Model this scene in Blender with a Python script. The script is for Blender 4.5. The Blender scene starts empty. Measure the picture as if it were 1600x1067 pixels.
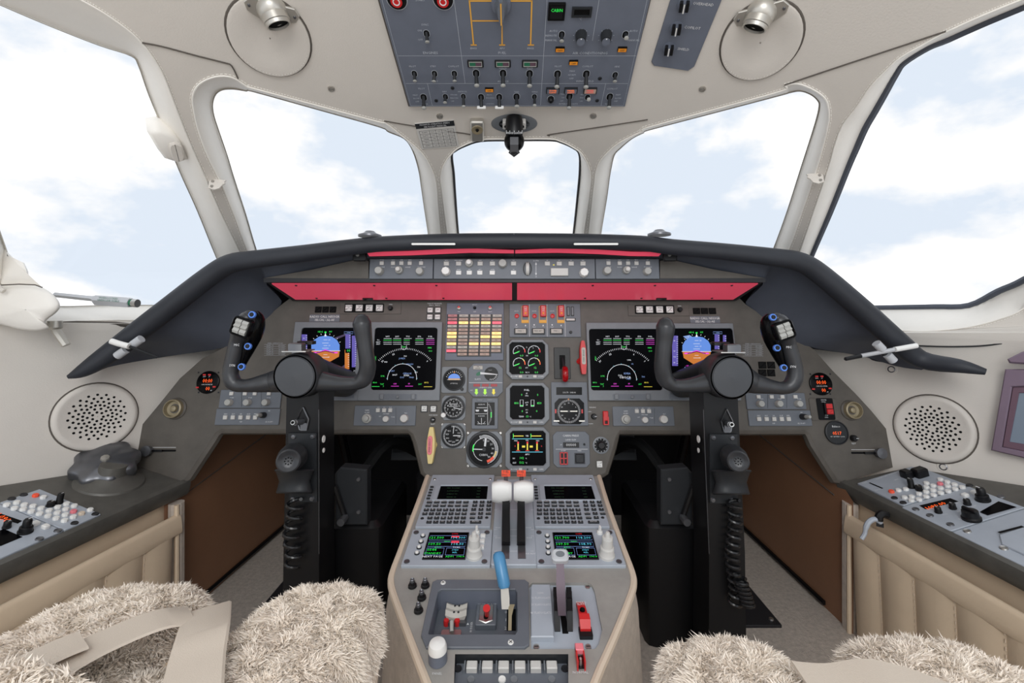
import bpy, bmesh, math, random
from mathutils import Vector, Matrix
from mathutils.geometry import delaunay_2d_cdt
random.seed(7)
sc = bpy.context.scene
COL = sc.collection
# ---------------------------------------------------------------- camera, world, exposure
FPX, CX, CY = 711.0, 803.0, 480.0            # focal length and principal point in 1600x1067 pixels
cam = bpy.data.cameras.new('camera'); camo = bpy.data.objects.new('camera', cam); COL.objects.link(camo)
cam.sensor_width = 36; cam.lens = 36 * FPX / 1600
cam.shift_x = (800 - CX) / 1600; cam.shift_y = (CY - 533.5) / 1600
cam.clip_start = .01; camo.rotation_euler = (math.pi / 2, 0, 0); sc.camera = camo
sc.view_settings.view_transform = 'Standard'; sc.view_settings.look = 'None'
sc.view_settings.exposure = 0.08; sc.view_settings.gamma = 1; sc.view_settings.use_curve_mapping = False
W = bpy.data.worlds.new('sky'); sc.world = W; W.use_nodes = True
nt = W.node_tree; bg = nt.nodes['Background']; bg.inputs['Strength'].default_value = 1.0
def N(nt, t, **k):
    n = nt.nodes.new(t)
    for a, b in k.items():
        if a in n.inputs: n.inputs[a].default_value = b
        else: setattr(n, a, b)
    return n
tc = N(nt, 'ShaderNodeTexCoord'); mp = N(nt, 'ShaderNodeMapping'); mp.inputs['Scale'].default_value = (1, 1, 1.7)
mp.inputs['Location'].default_value = (5.1, 2.7, .35)
nz = N(nt, 'ShaderNodeTexNoise', Scale=2.9, Detail=10.0, Roughness=.55)
cr = N(nt, 'ShaderNodeValToRGB')
cr.color_ramp.elements[0].position = .475; cr.color_ramp.elements[0].color = (.74, .82, .92, 1)
cr.color_ramp.elements[1].position = .66; cr.color_ramp.elements[1].color = (1.9, 1.88, 1.84, 1)
e_ = cr.color_ramp.elements.new(.54); e_.color = (.97, .98, .99, 1)
nt.links.new(tc.outputs['Generated'], mp.inputs['Vector']); nt.links.new(mp.outputs[0], nz.inputs['Vector'])
nt.links.new(nz.outputs[0], cr.inputs[0]); nt.links.new(cr.outputs[0], bg.inputs['Color'])

la = bpy.data.lights.new('added_fill_light', 'AREA'); la.shape = 'RECTANGLE'; la.size = .8; la.size_y = 1.2; la.energy = 16; la.color = (1, .99, .975)
lo = bpy.data.objects.new('added_fill_light', la); COL.objects.link(lo); lo.location = (0, -1.0, .62); lo.rotation_euler = (math.radians(48), 0, 0)   # unseen fill lamp added behind the camera to lift seats and pedestal
# ---------------------------------------------------------------- materials
MT = {}
def lin(c): return tuple(((v / 255 + .055) / 1.055) ** 2.4 if v > 10 else v / 255 / 12.92 for v in c)
def mat(name, col, rough=.5, metal=0, bump=0, bs=200, var=0, vs=8, emit=0, coat=0, spec=.5):
    m = bpy.data.materials.new(name); m.use_nodes = True; t = m.node_tree; b = t.nodes['Principled BSDF']
    c = lin(col); b.inputs['Base Color'].default_value = (*c, 1)
    b.inputs['Roughness'].default_value = rough; b.inputs['Metallic'].default_value = metal
    b.inputs['Specular IOR Level'].default_value = spec
    b.inputs['Coat Weight'].default_value = coat
    if emit:
        b.inputs['Emission Color'].default_value = (*c, 1); b.inputs['Emission Strength'].default_value = emit
        b.inputs['Base Color'].default_value = (c[0] * .15, c[1] * .15, c[2] * .15, 1)
    if bump or var:
        x = N(t, 'ShaderNodeTexCoord')
    if var:
        n = N(t, 'ShaderNodeTexNoise', Scale=vs, Detail=6.0, Roughness=.6); t.links.new(x.outputs['Object'], n.inputs['Vector'])
        r = N(t, 'ShaderNodeValToRGB'); r.color_ramp.elements[0].position = .3; r.color_ramp.elements[1].position = .7
        r.color_ramp.elements[0].color = (*[v * (1 - var) for v in c], 1); r.color_ramp.elements[1].color = (*[min(1, v * (1 + var)) for v in c], 1)
        t.links.new(n.outputs[0], r.inputs[0]); t.links.new(r.outputs[0], b.inputs['Base Color'])
    if bump:
        n = N(t, 'ShaderNodeTexNoise', Scale=bs, Detail=3.0); t.links.new(x.outputs['Object'], n.inputs['Vector'])
        u = N(t, 'ShaderNodeBump', Strength=bump, Distance=.001); t.links.new(n.outputs[0], u.inputs['Height']); t.links.new(u.outputs[0], b.inputs['Normal'])
    MT[name] = m
    return m
for a in [
  ('cream', (214, 208, 200), .6, 0, .25, 350, .03, 5), ('cream2', (240, 236, 229), .5, 0, .3, 120, .03, 9), ('stitch', (245, 242, 236), .7),
  ('seam', (92, 86, 80), .9), ('panel', (88, 83, 77), .5, .0, .15, 900, .16, 22), ('console', (98, 96, 91), .42, .25, .1, 500, .18, 26),
  ('bluegrey', (102, 107, 115), .45, 0, .08, 1500, .05, 30), ('bezel', (116, 120, 125), .42, 0, .08, 1200, .06, 30),
  ('ovh', (104, 110, 123), .5, 0, .1, 1500, .06, 25), ('pedblue', (170, 177, 187), .42, 0, .06, 1500, .05, 25), ('pedgrey', (158, 155, 150), .5, .1, .1, 600, .12, 18),
  ('black', (20, 20, 22), .36, 0, .1, 900, 0, 8, 0, 0, .35), ('blackgloss', (10, 10, 12), .2, 0, 0, 1, 0, 8, 0, 0, .12), ('charcoal', (40, 42, 45), .45, 0, .1, 900, 0, 8, 0, 0, .35), ('hood', (40, 43, 50), .55, 0, .2, 700, .1, 14),
  ('cheek', (74, 79, 90), .6, 0, .15, 500, .12, 10), ('screen', (3, 3, 6), .25, 0, 0, 1, 0, 8, 0, 0, .04), ('white', (236, 235, 232), .45), ('keywhite', (206, 204, 200), .5),
  ('knobgrey', (170, 170, 166), .45, 0, .15, 400), ('letter', (225, 226, 228), .6), ('letdim', (168, 172, 178), .6), ('steel', (190, 188, 184), .3, .9), ('darksteel', (112, 113, 117), .32, .7),
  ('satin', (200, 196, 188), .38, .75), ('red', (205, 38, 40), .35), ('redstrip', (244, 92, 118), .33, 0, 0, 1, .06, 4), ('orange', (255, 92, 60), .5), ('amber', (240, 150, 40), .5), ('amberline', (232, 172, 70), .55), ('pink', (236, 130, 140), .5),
  ('yellow', (228, 206, 140), .5), ('blue', (78, 138, 182), .28), ('beige', (222, 201, 174), .5, 0, .3, 160, .06, 7), ('brown', (146, 106, 80), .5, 0, .25, 160, .08, 5),
  ('trimbeige', (216, 198, 178), .5, 0, .15, 300), ('belt', (206, 193, 178), .7, 0, .3, 900), ('carpet', (186, 176, 166), .95, 0, .9, 420, .18, 120), ('fleece', (196, 184, 172), .95, 0, .8, 300, .1, 60),
  ('fur', (252, 240, 227), .9, 0, 0, 1, .05, 14), ('furbase', (238, 220, 200), .95), ('purple', (124, 106, 122), .35, .3, 0, 1, .12, 9), ('purpledark', (106, 80, 94), .45, .2), ('padglass', (110, 124, 140), .12), ('yoke', (54, 55, 58), .3, .1, .18, 900, .08, 30),
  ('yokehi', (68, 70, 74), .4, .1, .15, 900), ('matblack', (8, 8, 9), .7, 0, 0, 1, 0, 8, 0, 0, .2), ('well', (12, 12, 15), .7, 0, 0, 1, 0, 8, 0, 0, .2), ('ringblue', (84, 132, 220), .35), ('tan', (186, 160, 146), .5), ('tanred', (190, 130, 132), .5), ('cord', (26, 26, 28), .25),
  ('ledge', (34, 34, 38), .5), ('ovhwht', (190, 196, 205), .6), ('lilac', (84, 70, 80), .35, .3), ('levergrey', (190, 192, 196), .35), ('label', (186, 182, 174), .5), ('greendk', (40, 110, 80), .5), ('khaki', (150, 138, 112), .45, .2)]:
    mat(*a)
for n, c, e in [('e_green', (40, 225, 80), 1.0), ('e_white', (225, 228, 235), .9), ('e_mag', (235, 60, 220), .95), ('e_cyan', (90, 200, 225), .9), ('e_sky', (92, 138, 222), .85), ('e_earth', (196, 112, 28), .85), ('e_tape', (92, 80, 170), .8),
                ('e_orange', (255, 92, 20), 1.3), ('e_amber', (255, 196, 120), 1.6), ('e_redlit', (255, 96, 116), 1.1), ('e_red', (235, 30, 40), 1.0), ('e_yellow', (230, 210, 60), .9), ('e_dimgreen', (46, 80, 52), .6), ('e_lime', (170, 240, 60), 1.0), ('e_dkred', (150, 20, 30), .8), ('e_glow', (255, 120, 40), 1.3), ('e_blue', (130, 160, 220), .8), ('e_purple', (70, 55, 90), .6)]:
    mat(n, c, .4, emit=e)
def glassmat(name, tint, refl):
    m = bpy.data.materials.new(name); m.use_nodes = True; t = m.node_tree; t.nodes.clear()
    o = N(t, 'ShaderNodeOutputMaterial'); a = N(t, 'ShaderNodeBsdfTransparent'); g = N(t, 'ShaderNodeBsdfGlossy', Roughness=.03); x = N(t, 'ShaderNodeMixShader', Fac=refl)
    a.inputs[0].default_value = (*tint, 1)
    t.links.new(a.outputs[0], x.inputs[1]); t.links.new(g.outputs[0], x.inputs[2]); t.links.new(x.outputs[0], o.inputs[0]); MT[name] = m
b_ = MT['redstrip'].node_tree.nodes['Principled BSDF']; b_.inputs['Emission Color'].default_value = (.75, .05, .1, 1); b_.inputs['Emission Strength'].default_value = .28   # weak glow added so the red undersides come out brighter
glassmat('glass', (.99, .99, .995), .025)
m = mat('redglass', (220, 8, 24), .08); m.node_tree.nodes['Principled BSDF'].inputs['Transmission Weight'].default_value = .5

# ---------------------------------------------------------------- geometry helpers
def P(px, py, Y): return Vector(((px - CX) / FPX * Y, Y, (CY - py) / FPX * Y))
def S(px, py, off=0.0):
    """the curved inside of the canopy: z + .467 Y + .394 X^2 = .8607 (walls below z = 0 lean in slightly)"""
    dx, dz = (px - CX) / FPX, (CY - py) / FPX
    a = .394 * dx * dx; b = .467 + (dz if dz > 0 else -.11 * dz); c = .8607 + off
    Y = c / b if a < 1e-6 else (-b + math.sqrt(b * b + 4 * a * c)) / (2 * a)
    return Vector((dx * Y, Y, dz * Y))
class Frame:
    def __init__(s, o, u, v):
        s.o, s.u, s.v = Vector(o), Vector(u).normalized(), Vector(v).normalized()
        s.n = s.u.cross(s.v).normalized(); s.v = s.n.cross(s.u)
        s.M = Matrix((s.u, s.v, s.n)).transposed().to_4x4(); s.M.translation = s.o
    def at(s, px, py, h=0):
        d = Vector(((px - CX) / FPX, 1, (CY - py) / FPX)); t = (s.o + s.n * h).dot(s.n) / d.dot(s.n); q = d * t - s.o
        return q.dot(s.u), q.dot(s.v)
    def w(s, px, py, h=0):
        x, y = s.at(px, py, h); return s.o + s.u * x + s.v * y + s.n * h
def catmull(pts, n=4, closed=False):
    pts = [Vector(p) for p in pts]; out = []; L = len(pts)
    for i in range(L if closed else L - 1):
        g = (lambda k: pts[k % L]) if closed else (lambda k: pts[max(0, min(L - 1, k))])
        p0, p1, p2, p3 = g(i - 1), g(i), g(i + 1), g(i + 2)
        for k in range(n):
            t = k / n
            out.append(.5 * ((2 * p1) + (p2 - p0) * t + (2 * p0 - 5 * p1 + 4 * p2 - p3) * t * t + (3 * p1 - p0 - 3 * p2 + p3) * t ** 3))
    if not closed: out.append(pts[-1])
    return out
def rrect(cx, cy, w, h, r=0, n=3):
    r = min(r, w / 2 - 1e-6, h / 2 - 1e-6)
    if r <= 0: return [(cx - w / 2, cy - h / 2), (cx + w / 2, cy - h / 2), (cx + w / 2, cy + h / 2), (cx - w / 2, cy + h / 2)]
    o = []
    for sx, sy, a0 in ((1, -1, -90), (1, 1, 0), (-1, 1, 90), (-1, -1, 180)):
        for k in range(n + 1):
            a = math.radians(a0 + 90 * k / n); o.append((cx + sx * (w / 2 - r) + r * math.cos(a), cy + sy * (h / 2 - r) + r * math.sin(a)))
    return o
def octa(cx, cy, w, h, c): return rrect(cx, cy, w, h, c, 1)
def circ(cx, cy, r, n=24, a0=0, ry=None): return [(cx + r * math.cos(a0 + 2 * math.pi * k / n), cy + (ry or r) * math.sin(a0 + 2 * math.pi * k / n)) for k in range(n)]
def offs(poly, d):
    n = len(poly); o = []
    for i in range(n):
        a, b, c = Vector(poly[i - 1]), Vector(poly[i]), Vector(poly[(i + 1) % n])
        e1, e2 = (b - a), (c - b)
        if e1.length < 1e-9 or e2.length < 1e-9: o.append(tuple(b)); continue
        e1.normalize(); e2.normalize(); n1 = Vector((e1.y, -e1.x)); n2 = Vector((e2.y, -e2.x)); q = n1 + n2
        k = max(.35, 1 + n1.dot(n2)); b = b + q * (d / k); o.append((b.x, b.y))
    return o
TXT = {}
def textmesh(s):
    if s not in TXT:
        c = bpy.data.curves.new('t', 'FONT'); c.body = s; c.size = 1; c.resolution_u = 1; c.align_x = 'CENTER'; c.align_y = 'CENTER'
        o = bpy.data.objects.new('t', c); m = bpy.data.meshes.new_from_object(o)
        TXT[s] = ([tuple(v.co) for v in m.vertices], [tuple(p.vertices) for p in m.polygons])
        bpy.data.objects.remove(o); bpy.data.meshes.remove(m); bpy.data.curves.remove(c)
    return TXT[s]
class G:
    def __init__(s): s.v, s.f, s.m, s.ms, s.M = [], [], [], [], None
    def add(s, vs, fs, m):
        if m not in s.ms: s.ms.append(m)
        k = len(s.v); mi = s.ms.index(m)
        s.v += [tuple(s.M @ Vector(v)) for v in vs] if s.M else [tuple(v) for v in vs]
        s.f += [tuple(i + k for i in f) for f in fs]; s.m += [mi] * len(fs); return s
    def prism(s, poly, z0, z1, m, ch=0, cap2=True):
        n = len(poly); rings = [(poly, z0)]
        if ch: rings += [(poly, z1 - ch), (offs(poly, -ch), z1)]
        else: rings += [(poly, z1)]
        vs = [(x, y, z) for pl, z in rings for x, y in pl]; fs = []
        for r in range(len(rings) - 1):
            fs += [(r * n + i, r * n + (i + 1) % n, (r + 1) * n + (i + 1) % n, (r + 1) * n + i) for i in range(n)]
        q = (len(rings) - 1) * n; fs.append(tuple(range(q, q + n)))
        if cap2: fs.append(tuple(reversed(range(n))))
        return s.add(vs, fs, m)
    def box(s, cx, cy, w, h, z0, z1, m, r=0, ch=0): return s.prism(rrect(cx, cy, w, h, r, 2), z0, z1, m, ch)
    def frame(s, po, pi, z0, z1, m, ch=0, zi=None):
        """ring between outline po and opening pi (same vertex count); the inner side drops to zi"""
        n = len(po); zi = z0 if zi is None else zi
        R = [[(x, y, z0) for x, y in po], [(x, y, z1 - ch) for x, y in po], [(x, y, z1) for x, y in offs(po, -ch)] if ch else [(x, y, z1) for x, y in po],
             [(x, y, z1) for x, y in (offs(pi, ch) if ch else pi)], [(x, y, z1 - ch) for x, y in pi], [(x, y, zi) for x, y in pi]]
        vs = [v for r in R for v in r]; fs = [(k * n + i, k * n + (i + 1) % n, (k + 1) * n + (i + 1) % n, (k + 1) * n + i) for k in range(5) for i in range(n)]
        return s.add(vs, fs, m)
    def lathe(s, prof, m, cx=0, cy=0, n=20, z=0):
        vs, fs = [], []; L = len(prof)
        for k in range(n):
            a = 2 * math.pi * k / n; vs += [(cx + r * math.cos(a), cy + r * math.sin(a), z + h) for r, h in prof]
        for k in range(n):
            j = (k + 1) % n; fs += [(k * L + i, j * L + i, j * L + i + 1, k * L + i + 1) for i in range(L - 1)]
        if prof[0][0] > 1e-6: fs.append(tuple(reversed([k * L for k in range(n)])))
        if prof[-1][0] > 1e-6: fs.append(tuple(k * L + L - 1 for k in range(n)))
        return s.add(vs, fs, m)
    def tube(s, pts, r, m, n=8, cap=True, closed=False, flat=1.0, up=None):
        pts = [Vector(p) for p in pts]; L = len(pts); R = r if isinstance(r, (list, tuple)) else [r] * L; vs, fs = [], []
        t0 = (pts[1] - pts[0]).normalized(); up = Vector(up) if up else (Vector((0, 0, 1)) if abs(t0.z) < .9 else Vector((1, 0, 0)))
        for i, p in enumerate(pts):
            t = ((pts[(i + 1) % L] - pts[i - 1]) if closed else (pts[min(L - 1, i + 1)] - pts[max(0, i - 1)])).normalized()
            a = t.cross(up); a = a.normalized() if a.length > 1e-6 else Vector((1, 0, 0)); b = a.cross(t).normalized(); up = b
            vs += [p + (a * math.cos(2 * math.pi * k / n) + b * flat * math.sin(2 * math.pi * k / n)) * R[i] for k in range(n)]
        for i in range(L if closed else L - 1):
            j = (i + 1) % L; fs += [(i * n + k, i * n + (k + 1) % n, j * n + (k + 1) % n, j * n + k) for k in range(n)]
        if cap and not closed: fs += [tuple(reversed(range(n))), tuple(range((L - 1) * n, L * n))]
        return s.add(vs, fs, m)
    def loft(s, secs, m, closed=False, caps=False, ring=False):
        n = len(secs[0]); L = len(secs); vs = [v for q in secs for v in q]; fs = []
        for i in range(L if ring else L - 1):
            j = (i + 1) % L; fs += [(i * n + k, i * n + (k + 1) % n, j * n + (k + 1) % n, j * n + k) for k in range(n if closed else n - 1)]
        if caps: fs += [tuple(reversed(range(n))), tuple(range((L - 1) * n, L * n))]
        return s.add(vs, fs, m)
    def text(s, t, x, y, h, m, z=.0005, rot=0, sx=1.0):
        vs, fs = textmesh(t); c, d = math.cos(rot), math.sin(rot); k = h * 1.38
        return s.add([(x + k * (vx * sx * c - vy * d), y + k * (vx * sx * d + vy * c), z) for vx, vy, _ in vs], fs, m)
    def stroke(s, pts, w, m, z=.0005, closed=False):
        pts = [Vector(p[:2]) for p in pts]; L = len(pts); vs, fs = [], []
        for i, p in enumerate(pts):
            t = (pts[(i + 1) % L] - pts[i - 1]) if closed else pts[min(L - 1, i + 1)] - pts[max(0, i - 1)]
            t = t.normalized() if t.length > 1e-9 else Vector((1, 0)); q = Vector((-t.y, t.x)) * w / 2
            vs += [(p.x + q.x, p.y + q.y, z), (p.x - q.x, p.y - q.y, z)]
        for i in range(L if closed else L - 1):
            j = (i + 1) % L; fs.append((2 * i, 2 * i + 1, 2 * j + 1, 2 * j))
        return s.add(vs, fs, m)
    def flat(s, poly, m, z=.0004): return s.add([(x, y, z) for x, y in poly], [tuple(range(len(poly)))], m)
    def arc(s, cx, cy, r, a0, a1, w, m, z=.0005, n=20):
        return s.stroke([(cx + r * math.cos(math.radians(a0 + (a1 - a0) * k / n)), cy + r * math.sin(math.radians(a0 + (a1 - a0) * k / n))) for k in range(n + 1)], w, m, z)
    def ticks(s, cx, cy, r0, r1, a0, a1, n, w, m, z=.0005):
        for k in range(n):
            a = math.radians(a0 + (a1 - a0) * k / max(1, n - 1)); c, d = math.cos(a), math.sin(a); s.stroke([(cx + r0 * c, cy + r0 * d), (cx + r1 * c, cy + r1 * d)], w, m, z)
        return s
    def mesh(s, name, smooth=35, fix=True):
        me = bpy.data.meshes.new(name); me.from_pydata(s.v, [], s.f)
        for m in s.ms: me.materials.append(MT[m])
        me.polygons.foreach_set('material_index', s.m)
        if fix:
            b = bmesh.new(); b.from_mesh(me); bmesh.ops.recalc_face_normals(b, faces=b.faces); b.to_mesh(me); b.free()
        if smooth:
            me.polygons.foreach_set('use_smooth', [True] * len(me.polygons)); me.set_sharp_from_angle(angle=math.radians(smooth))
        me.update(); return me
def link(name, data, parent=None, M=None):
    o = bpy.data.objects.new(name, data); COL.objects.link(o)
    if parent: o.parent = parent
    elif M is not None: o.matrix_world = M
    return o
def tag(o, label=None, cat=None, group=None, kind=None):
    for k, v in (('label', label), ('category', cat), ('group', group), ('kind', kind)):
        if v: o[k] = v
    return o
def empty(name, label, cat, M=None, group=None):
    o = link(name, None, None, M if M is not None else Matrix()); o.empty_display_size = .02; return tag(o, label, cat, group)
def part(name, g, parent, label=None, smooth=35, kind=None):
    o = link(name, g.mesh(name, smooth), parent); return tag(o, label, None, None, kind)
def single(name, g, label, cat, M=None, group=None, smooth=35):
    return tag(link(name, g.mesh(name, smooth), None, M), label, cat, group)
def struct(name, g, smooth=35, parent=None, M=None, label=None, cat=None):
    o = link(name, g.mesh(name, smooth), parent, M)
    return tag(o, label, cat, None, None if parent else 'structure')
class TH:
    """a thing mounted on a flat panel; its parts are written in metres from its centre, z out of the panel"""
    def __init__(s, name, label, cat, F, x0, y0, x1, y1, group=None, rot=0, h=0):
        xa, ya = F.at(x0, y1, h); xb, yb = F.at(x1, y0, h); xc, _ = F.at(x0, y0, h); xd, _ = F.at(x1, y1, h)
        s.F, s.hh = F, h; s.w, s.h = ((xb - xc) + (xd - xa)) / 2, yb - ya; s.cx, s.cy = (xa + xb + xc + xd) / 4, (ya + yb) / 2
        s.k = s.w / (x1 - x0); s.M = F.M @ Matrix.Translation((s.cx, s.cy, h)); s.rot = rot
        s.e = empty(name, label, cat, s.M, group)
    @classmethod
    def local(cls, name, label, cat, F, x0, y0, x1, y1, dx=0, group=None, h=0):
        s = cls.__new__(cls); s.F, s.hh, s.rot = F, h, 0; s.w, s.h = x1 - x0, y1 - y0; s.cx, s.cy = (x0 + x1) / 2, (y0 + y1) / 2
        s.k = .00125; s.M = F.M @ Matrix.Translation((s.cx + dx, s.cy, h)); s.e = empty(name, label, cat, s.M, group); return s
    def p(s, px, py): x, y = s.F.at(px, py, s.hh); return x - s.cx, y - s.cy
    def part(s, name, g, parent=None, label=None, smooth=35, kind=None): return part(name, g, parent or s.e, label, smooth, kind)
    def knob(s, px, py, r, h, m='knobgrey', name='knob', top=None, n=20, label=None):
        x, y = s.p(px, py); r *= s.k; h *= s.k; g = G(); g.lathe([(r * 1.15, 0), (r * 1.15, h * .12), (r, h * .16), (r * .92, h * .9), (r * .8, h), (0, h)], m, x, y, n)
        if top: g.lathe([(r * .6, h), (r * .58, h * 1.75), (r * .45, h * 1.85), (0, h * 1.85)], top, x, y, n)
        return s.part(name, g, None, label)
    def key(s, px, py, w, h, m='keywhite', name='push_button', z=2.5, r=.8, frame=None, txt=None, tm='charcoal', th=None, label=None):
        x, y = s.p(px, py); k = s.k; g = G(); g.box(x, y, w * k, h * k, 0, z * k, m, r * k, min(w, h) * .1 * k)
        if frame: g.frame(rrect(x, y, (w + 2.4) * k, (h + 2.4) * k, .3 * k, 2), rrect(x, y, (w + .4) * k, (h + .4) * k, .3 * k, 2), 0, z * k * .7, frame)
        if txt:
            L = txt.split('\n'); th = th or h * .3
            for i, t in enumerate(L): g.text(t, x, y + ((len(L) - 1) / 2 - i) * h / (len(L) + .4) * k, th * k, tm, z * k + .0002)
        return s.part(name, g, None, label)
    def screw(s, px, py, r=1.8, m='steel', name='screw'):
        x, y = s.p(px, py); r *= s.k; g = G(); g.lathe([(r, 0), (r, r * .25), (r * .8, r * .4), (0, r * .4)], m, x, y, 10); g.stroke([(x - r * .6, y - r * .4), (x + r * .6, y + r * .4)], r * .3, 'black', r * .42)
        return s.part(name, g)
def fillpoly(poly2, fn, step, m, g):
    """triangulate a pixel polygon with inner points, then lift every point with fn"""
    pts = [Vector(p[:2]) for p in poly2]; n = len(pts); ed = [(i, (i + 1) % n) for i in range(n)]
    xs, ys = [p.x for p in pts], [p.y for p in pts]; x = min(xs) + step
    while x < max(xs):
        y = min(ys) + step
        while y < max(ys):
            if inside((x, y), poly2) and min((Vector((x, y)) - p).length for p in pts) > step * .5: pts.append(Vector((x, y)))
            y += step
        x += step
    v, e, f, *_ = delaunay_2d_cdt(pts, ed, [], 0, 1e-5)
    fs = [t for t in f if inside(sum((v[i] for i in t), Vector((0, 0))) / len(t), poly2)]
    return g.add([fn(p.x, p.y) for p in v], fs, m)
def inside(p, poly):
    x, y = p[0], p[1]; c = False; j = len(poly) - 1
    for i in range(len(poly)):
        xi, yi, xj, yj = poly[i][0], poly[i][1], poly[j][0], poly[j][1]
        if (yi > y) != (yj > y) and x < (xj - xi) * (y - yi) / (yj - yi) + xi: c = not c
        j = i
    return c
def holed(g, poly, holes, z, m):
    pts, eds = [], []
    for l in [poly] + holes:
        k = len(pts); pts += [Vector(p) for p in l]; eds += [(k + i, k + (i + 1) % len(l)) for i in range(len(l))]
    v, e, f, *_ = delaunay_2d_cdt(pts, eds, [], 0, 1e-7); fs = []
    for t in f:
        c = sum((v[i] for i in t), Vector((0, 0))) / len(t)
        if inside(c, poly) and not any(inside(c, h) for h in holes): fs.append(t)
    return g.add([(p.x, p.y, z) for p in v], fs, m)
def tangent(px, py, off=0.0):
    d = 4; return Frame(S(px, py, off), S(px + d, py, off) - S(px - d, py, off), S(px, py - d, off) - S(px, py + d, off))
# flat panels of the cockpit
t13 = math.radians(13)
MAIN = Frame(P(803, 600, 1.12), (1, 0, 0), (0, math.sin(t13), math.cos(t13)))
AP = Frame(P(803, 420, 1.05), (1, 0, 0), (0, math.sin(.12), math.cos(.12)))
OVH = Frame(P(806, 84, .8345 / ((480 - 84) / 711 + .467)), (1, 0, 0), (0, -1, .467))
PED = Frame(MAIN.w(803, 742), (1, 0, 0), (0, 1, .169))
FLOOR = -.74
# ---------------------------------------------------------------- the canopy: ceiling, pillar trims, walls, windows
WIN = [
 [(-260,-150,-240,-100),(-100,-95,-90,-33),(40,-40,30,20),(130,2,100,49),(185,36,157,71),(222,68,205,87),(252,112,217,103),(272,162,232,146),(294,218,257,208),(320,277,281,268),(346,337,308,328),(374,394,338,402),(400,455,368,470),(385,500,352,478),(300,500,285,477),(180,500,180,477),(50,500,60,477),(8,470,30,450),(-15,400,5,378),(-90,220,-60,210),(-200,0,-170,0)],
 [(301,150,332,162),(312,131,337,147),(337,120,348,140),(362,121,365,139),(384,134,385,142),(395,138,396,143),(500,166,500,172),(590,190,592,198),(603,193,607,206),(626,211,632,217),(657,237,645,236),(673,262,654,265),(681,285,658,290),(684,320,663,325),(688,365,669,365),(694,430,678,430),(560,445,560,440),(415,450,420,440),(388,394,401,392),(366,335,384,335),(345,285,367,283),(325,245,354,240),(310,205,342,205),(303,175,334,180)],
 [(695,255,706,243),(710,236,711,236),(725,227,726,228),(750,218,752,220),(800,217,800,219),(858,217,860,219),(876,221,876,222),(895,230,894,230),(910,242,905,240),(922,268,906,265),(921,300,903,300),(912,365,896,365),(903,430,887,430),(800,440,800,436),(708,430,724,430),(699,365,716,365),(691,300,711,300),(689,275,709,270)],
 [(931,268,955,262),(940,249,960,242),(962,227,970,231),(985,214,988,216),(1004,205,1006,207),(1013,199,1014,203),(1120,170,1120,175),(1222,142,1222,148),(1227,134,1232,145),(1247,131,1250,142),(1272,141,1266,147),(1289,154,1277,156),(1295,172,1280,166),(1293,200,1273,195),(1276,264,1251,264),(1255,325,1230,330),(1232,390,1208,390),(1200,450,1185,445),(1050,445,1050,438),(914,430,930,430),(920,365,939,365),(926,310,948,310),(929,285,952,280)],
 [(1478,50,1482,60),(1440,71,1450,73),(1407,90,1412,97),(1385,110,1399,115),(1360,136,1380,150),(1337,170,1366,175),(1317,196,1352,200),(1305,226,1338,232),(1295,262,1325,262),(1272,330,1297,332),(1250,394,1267,402),(1222,470,1240,470),(1235,515,1255,482),(1320,516,1330,481),(1395,516,1400,480),(1450,517,1460,479),(1512,511,1515,477),(1562,498,1560,455),(1602,480,1602,436),(1680,420,1670,390),(1760,250,1740,240),(1780,60,1750,40),(1740,-75,1700,-36),(1640,-20,1640,-8),(1540,22,1545,32)]]
INN, OUT = [], []
for w in WIN:
    q = catmull([(a, b, 0) for a, b, c, d in w], 4, True); r = catmull([(c, d, 0) for a, b, c, d in w], 4, True)
    INN.append([(p.x, p.y) for p in q]); OUT.append([(p.x, p.y) for p in r])
SEAMS = {
 'a_left': [(222,67),(240,70),(262,75),(310,88),(350,98),(362,103),(372,123)],
 'c_left': [(600,189),(647,197),(715,207),(737,211),(752,218)],
 'c_right': [(859,212),(861,210),(935,199),(1012,187)],
 'a_right': [(1226,133),(1300,108),(1400,75),(1478,49)]}
REG = {  # pillar covers, closed through the window openings
 'a_left': SEAMS['a_left'] + [(450,300),(450,480),(385,540),(330,540),(150,200)],
 'c_left': SEAMS['c_left'] + [(800,300),(800,450),(600,450),(560,250)],
 'c_right': [(1012,187),(1013,199),(1050,260),(1050,450),(800,450),(800,300),(857,217),(861,210),(935,199)],
 'a_right': SEAMS['a_right'] + [(1520,150),(1420,300),(1290,540),(1180,540),(1150,300),(1200,160)]}
pts, eds = [], []
def addline(l, closed):
    k = len(pts); pts.extend(Vector(p) for p in l); n = len(l)
    eds.extend((k + i, k + (i + 1) % n) for i in range(n if closed else n - 1))
BOUND = [(-1200, -1500), (2800, -1500), (2800, 900), (1330, 900), (1262, 560), (1215, 452), (395, 452), (340, 560), (290, 900), (-1200, 900)]
addline(BOUND, True)
for l in INN: addline(l, True)
for l in SEAMS.values(): addline(l, False)
for l in ([(-1200, 505), (340, 505)], [(1262, 520), (2800, 520)]): addline(l, False)
for x in range(-1150, 2800, 50):
    for y in range(-1450, 900, 50):
        if inside((x, y), BOUND) and not any(inside((x, y), l) for l in INN) and all((p - Vector((x, y))).length > 16 for p in pts): pts.append(Vector((x, y)))
v2, e2, f2, *_ = delaunay_2d_cdt(pts, eds, [], 0, 1e-4)
buckets = {k: [] for k in ['ceiling', 'wall_left', 'wall_right', *REG]}
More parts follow.
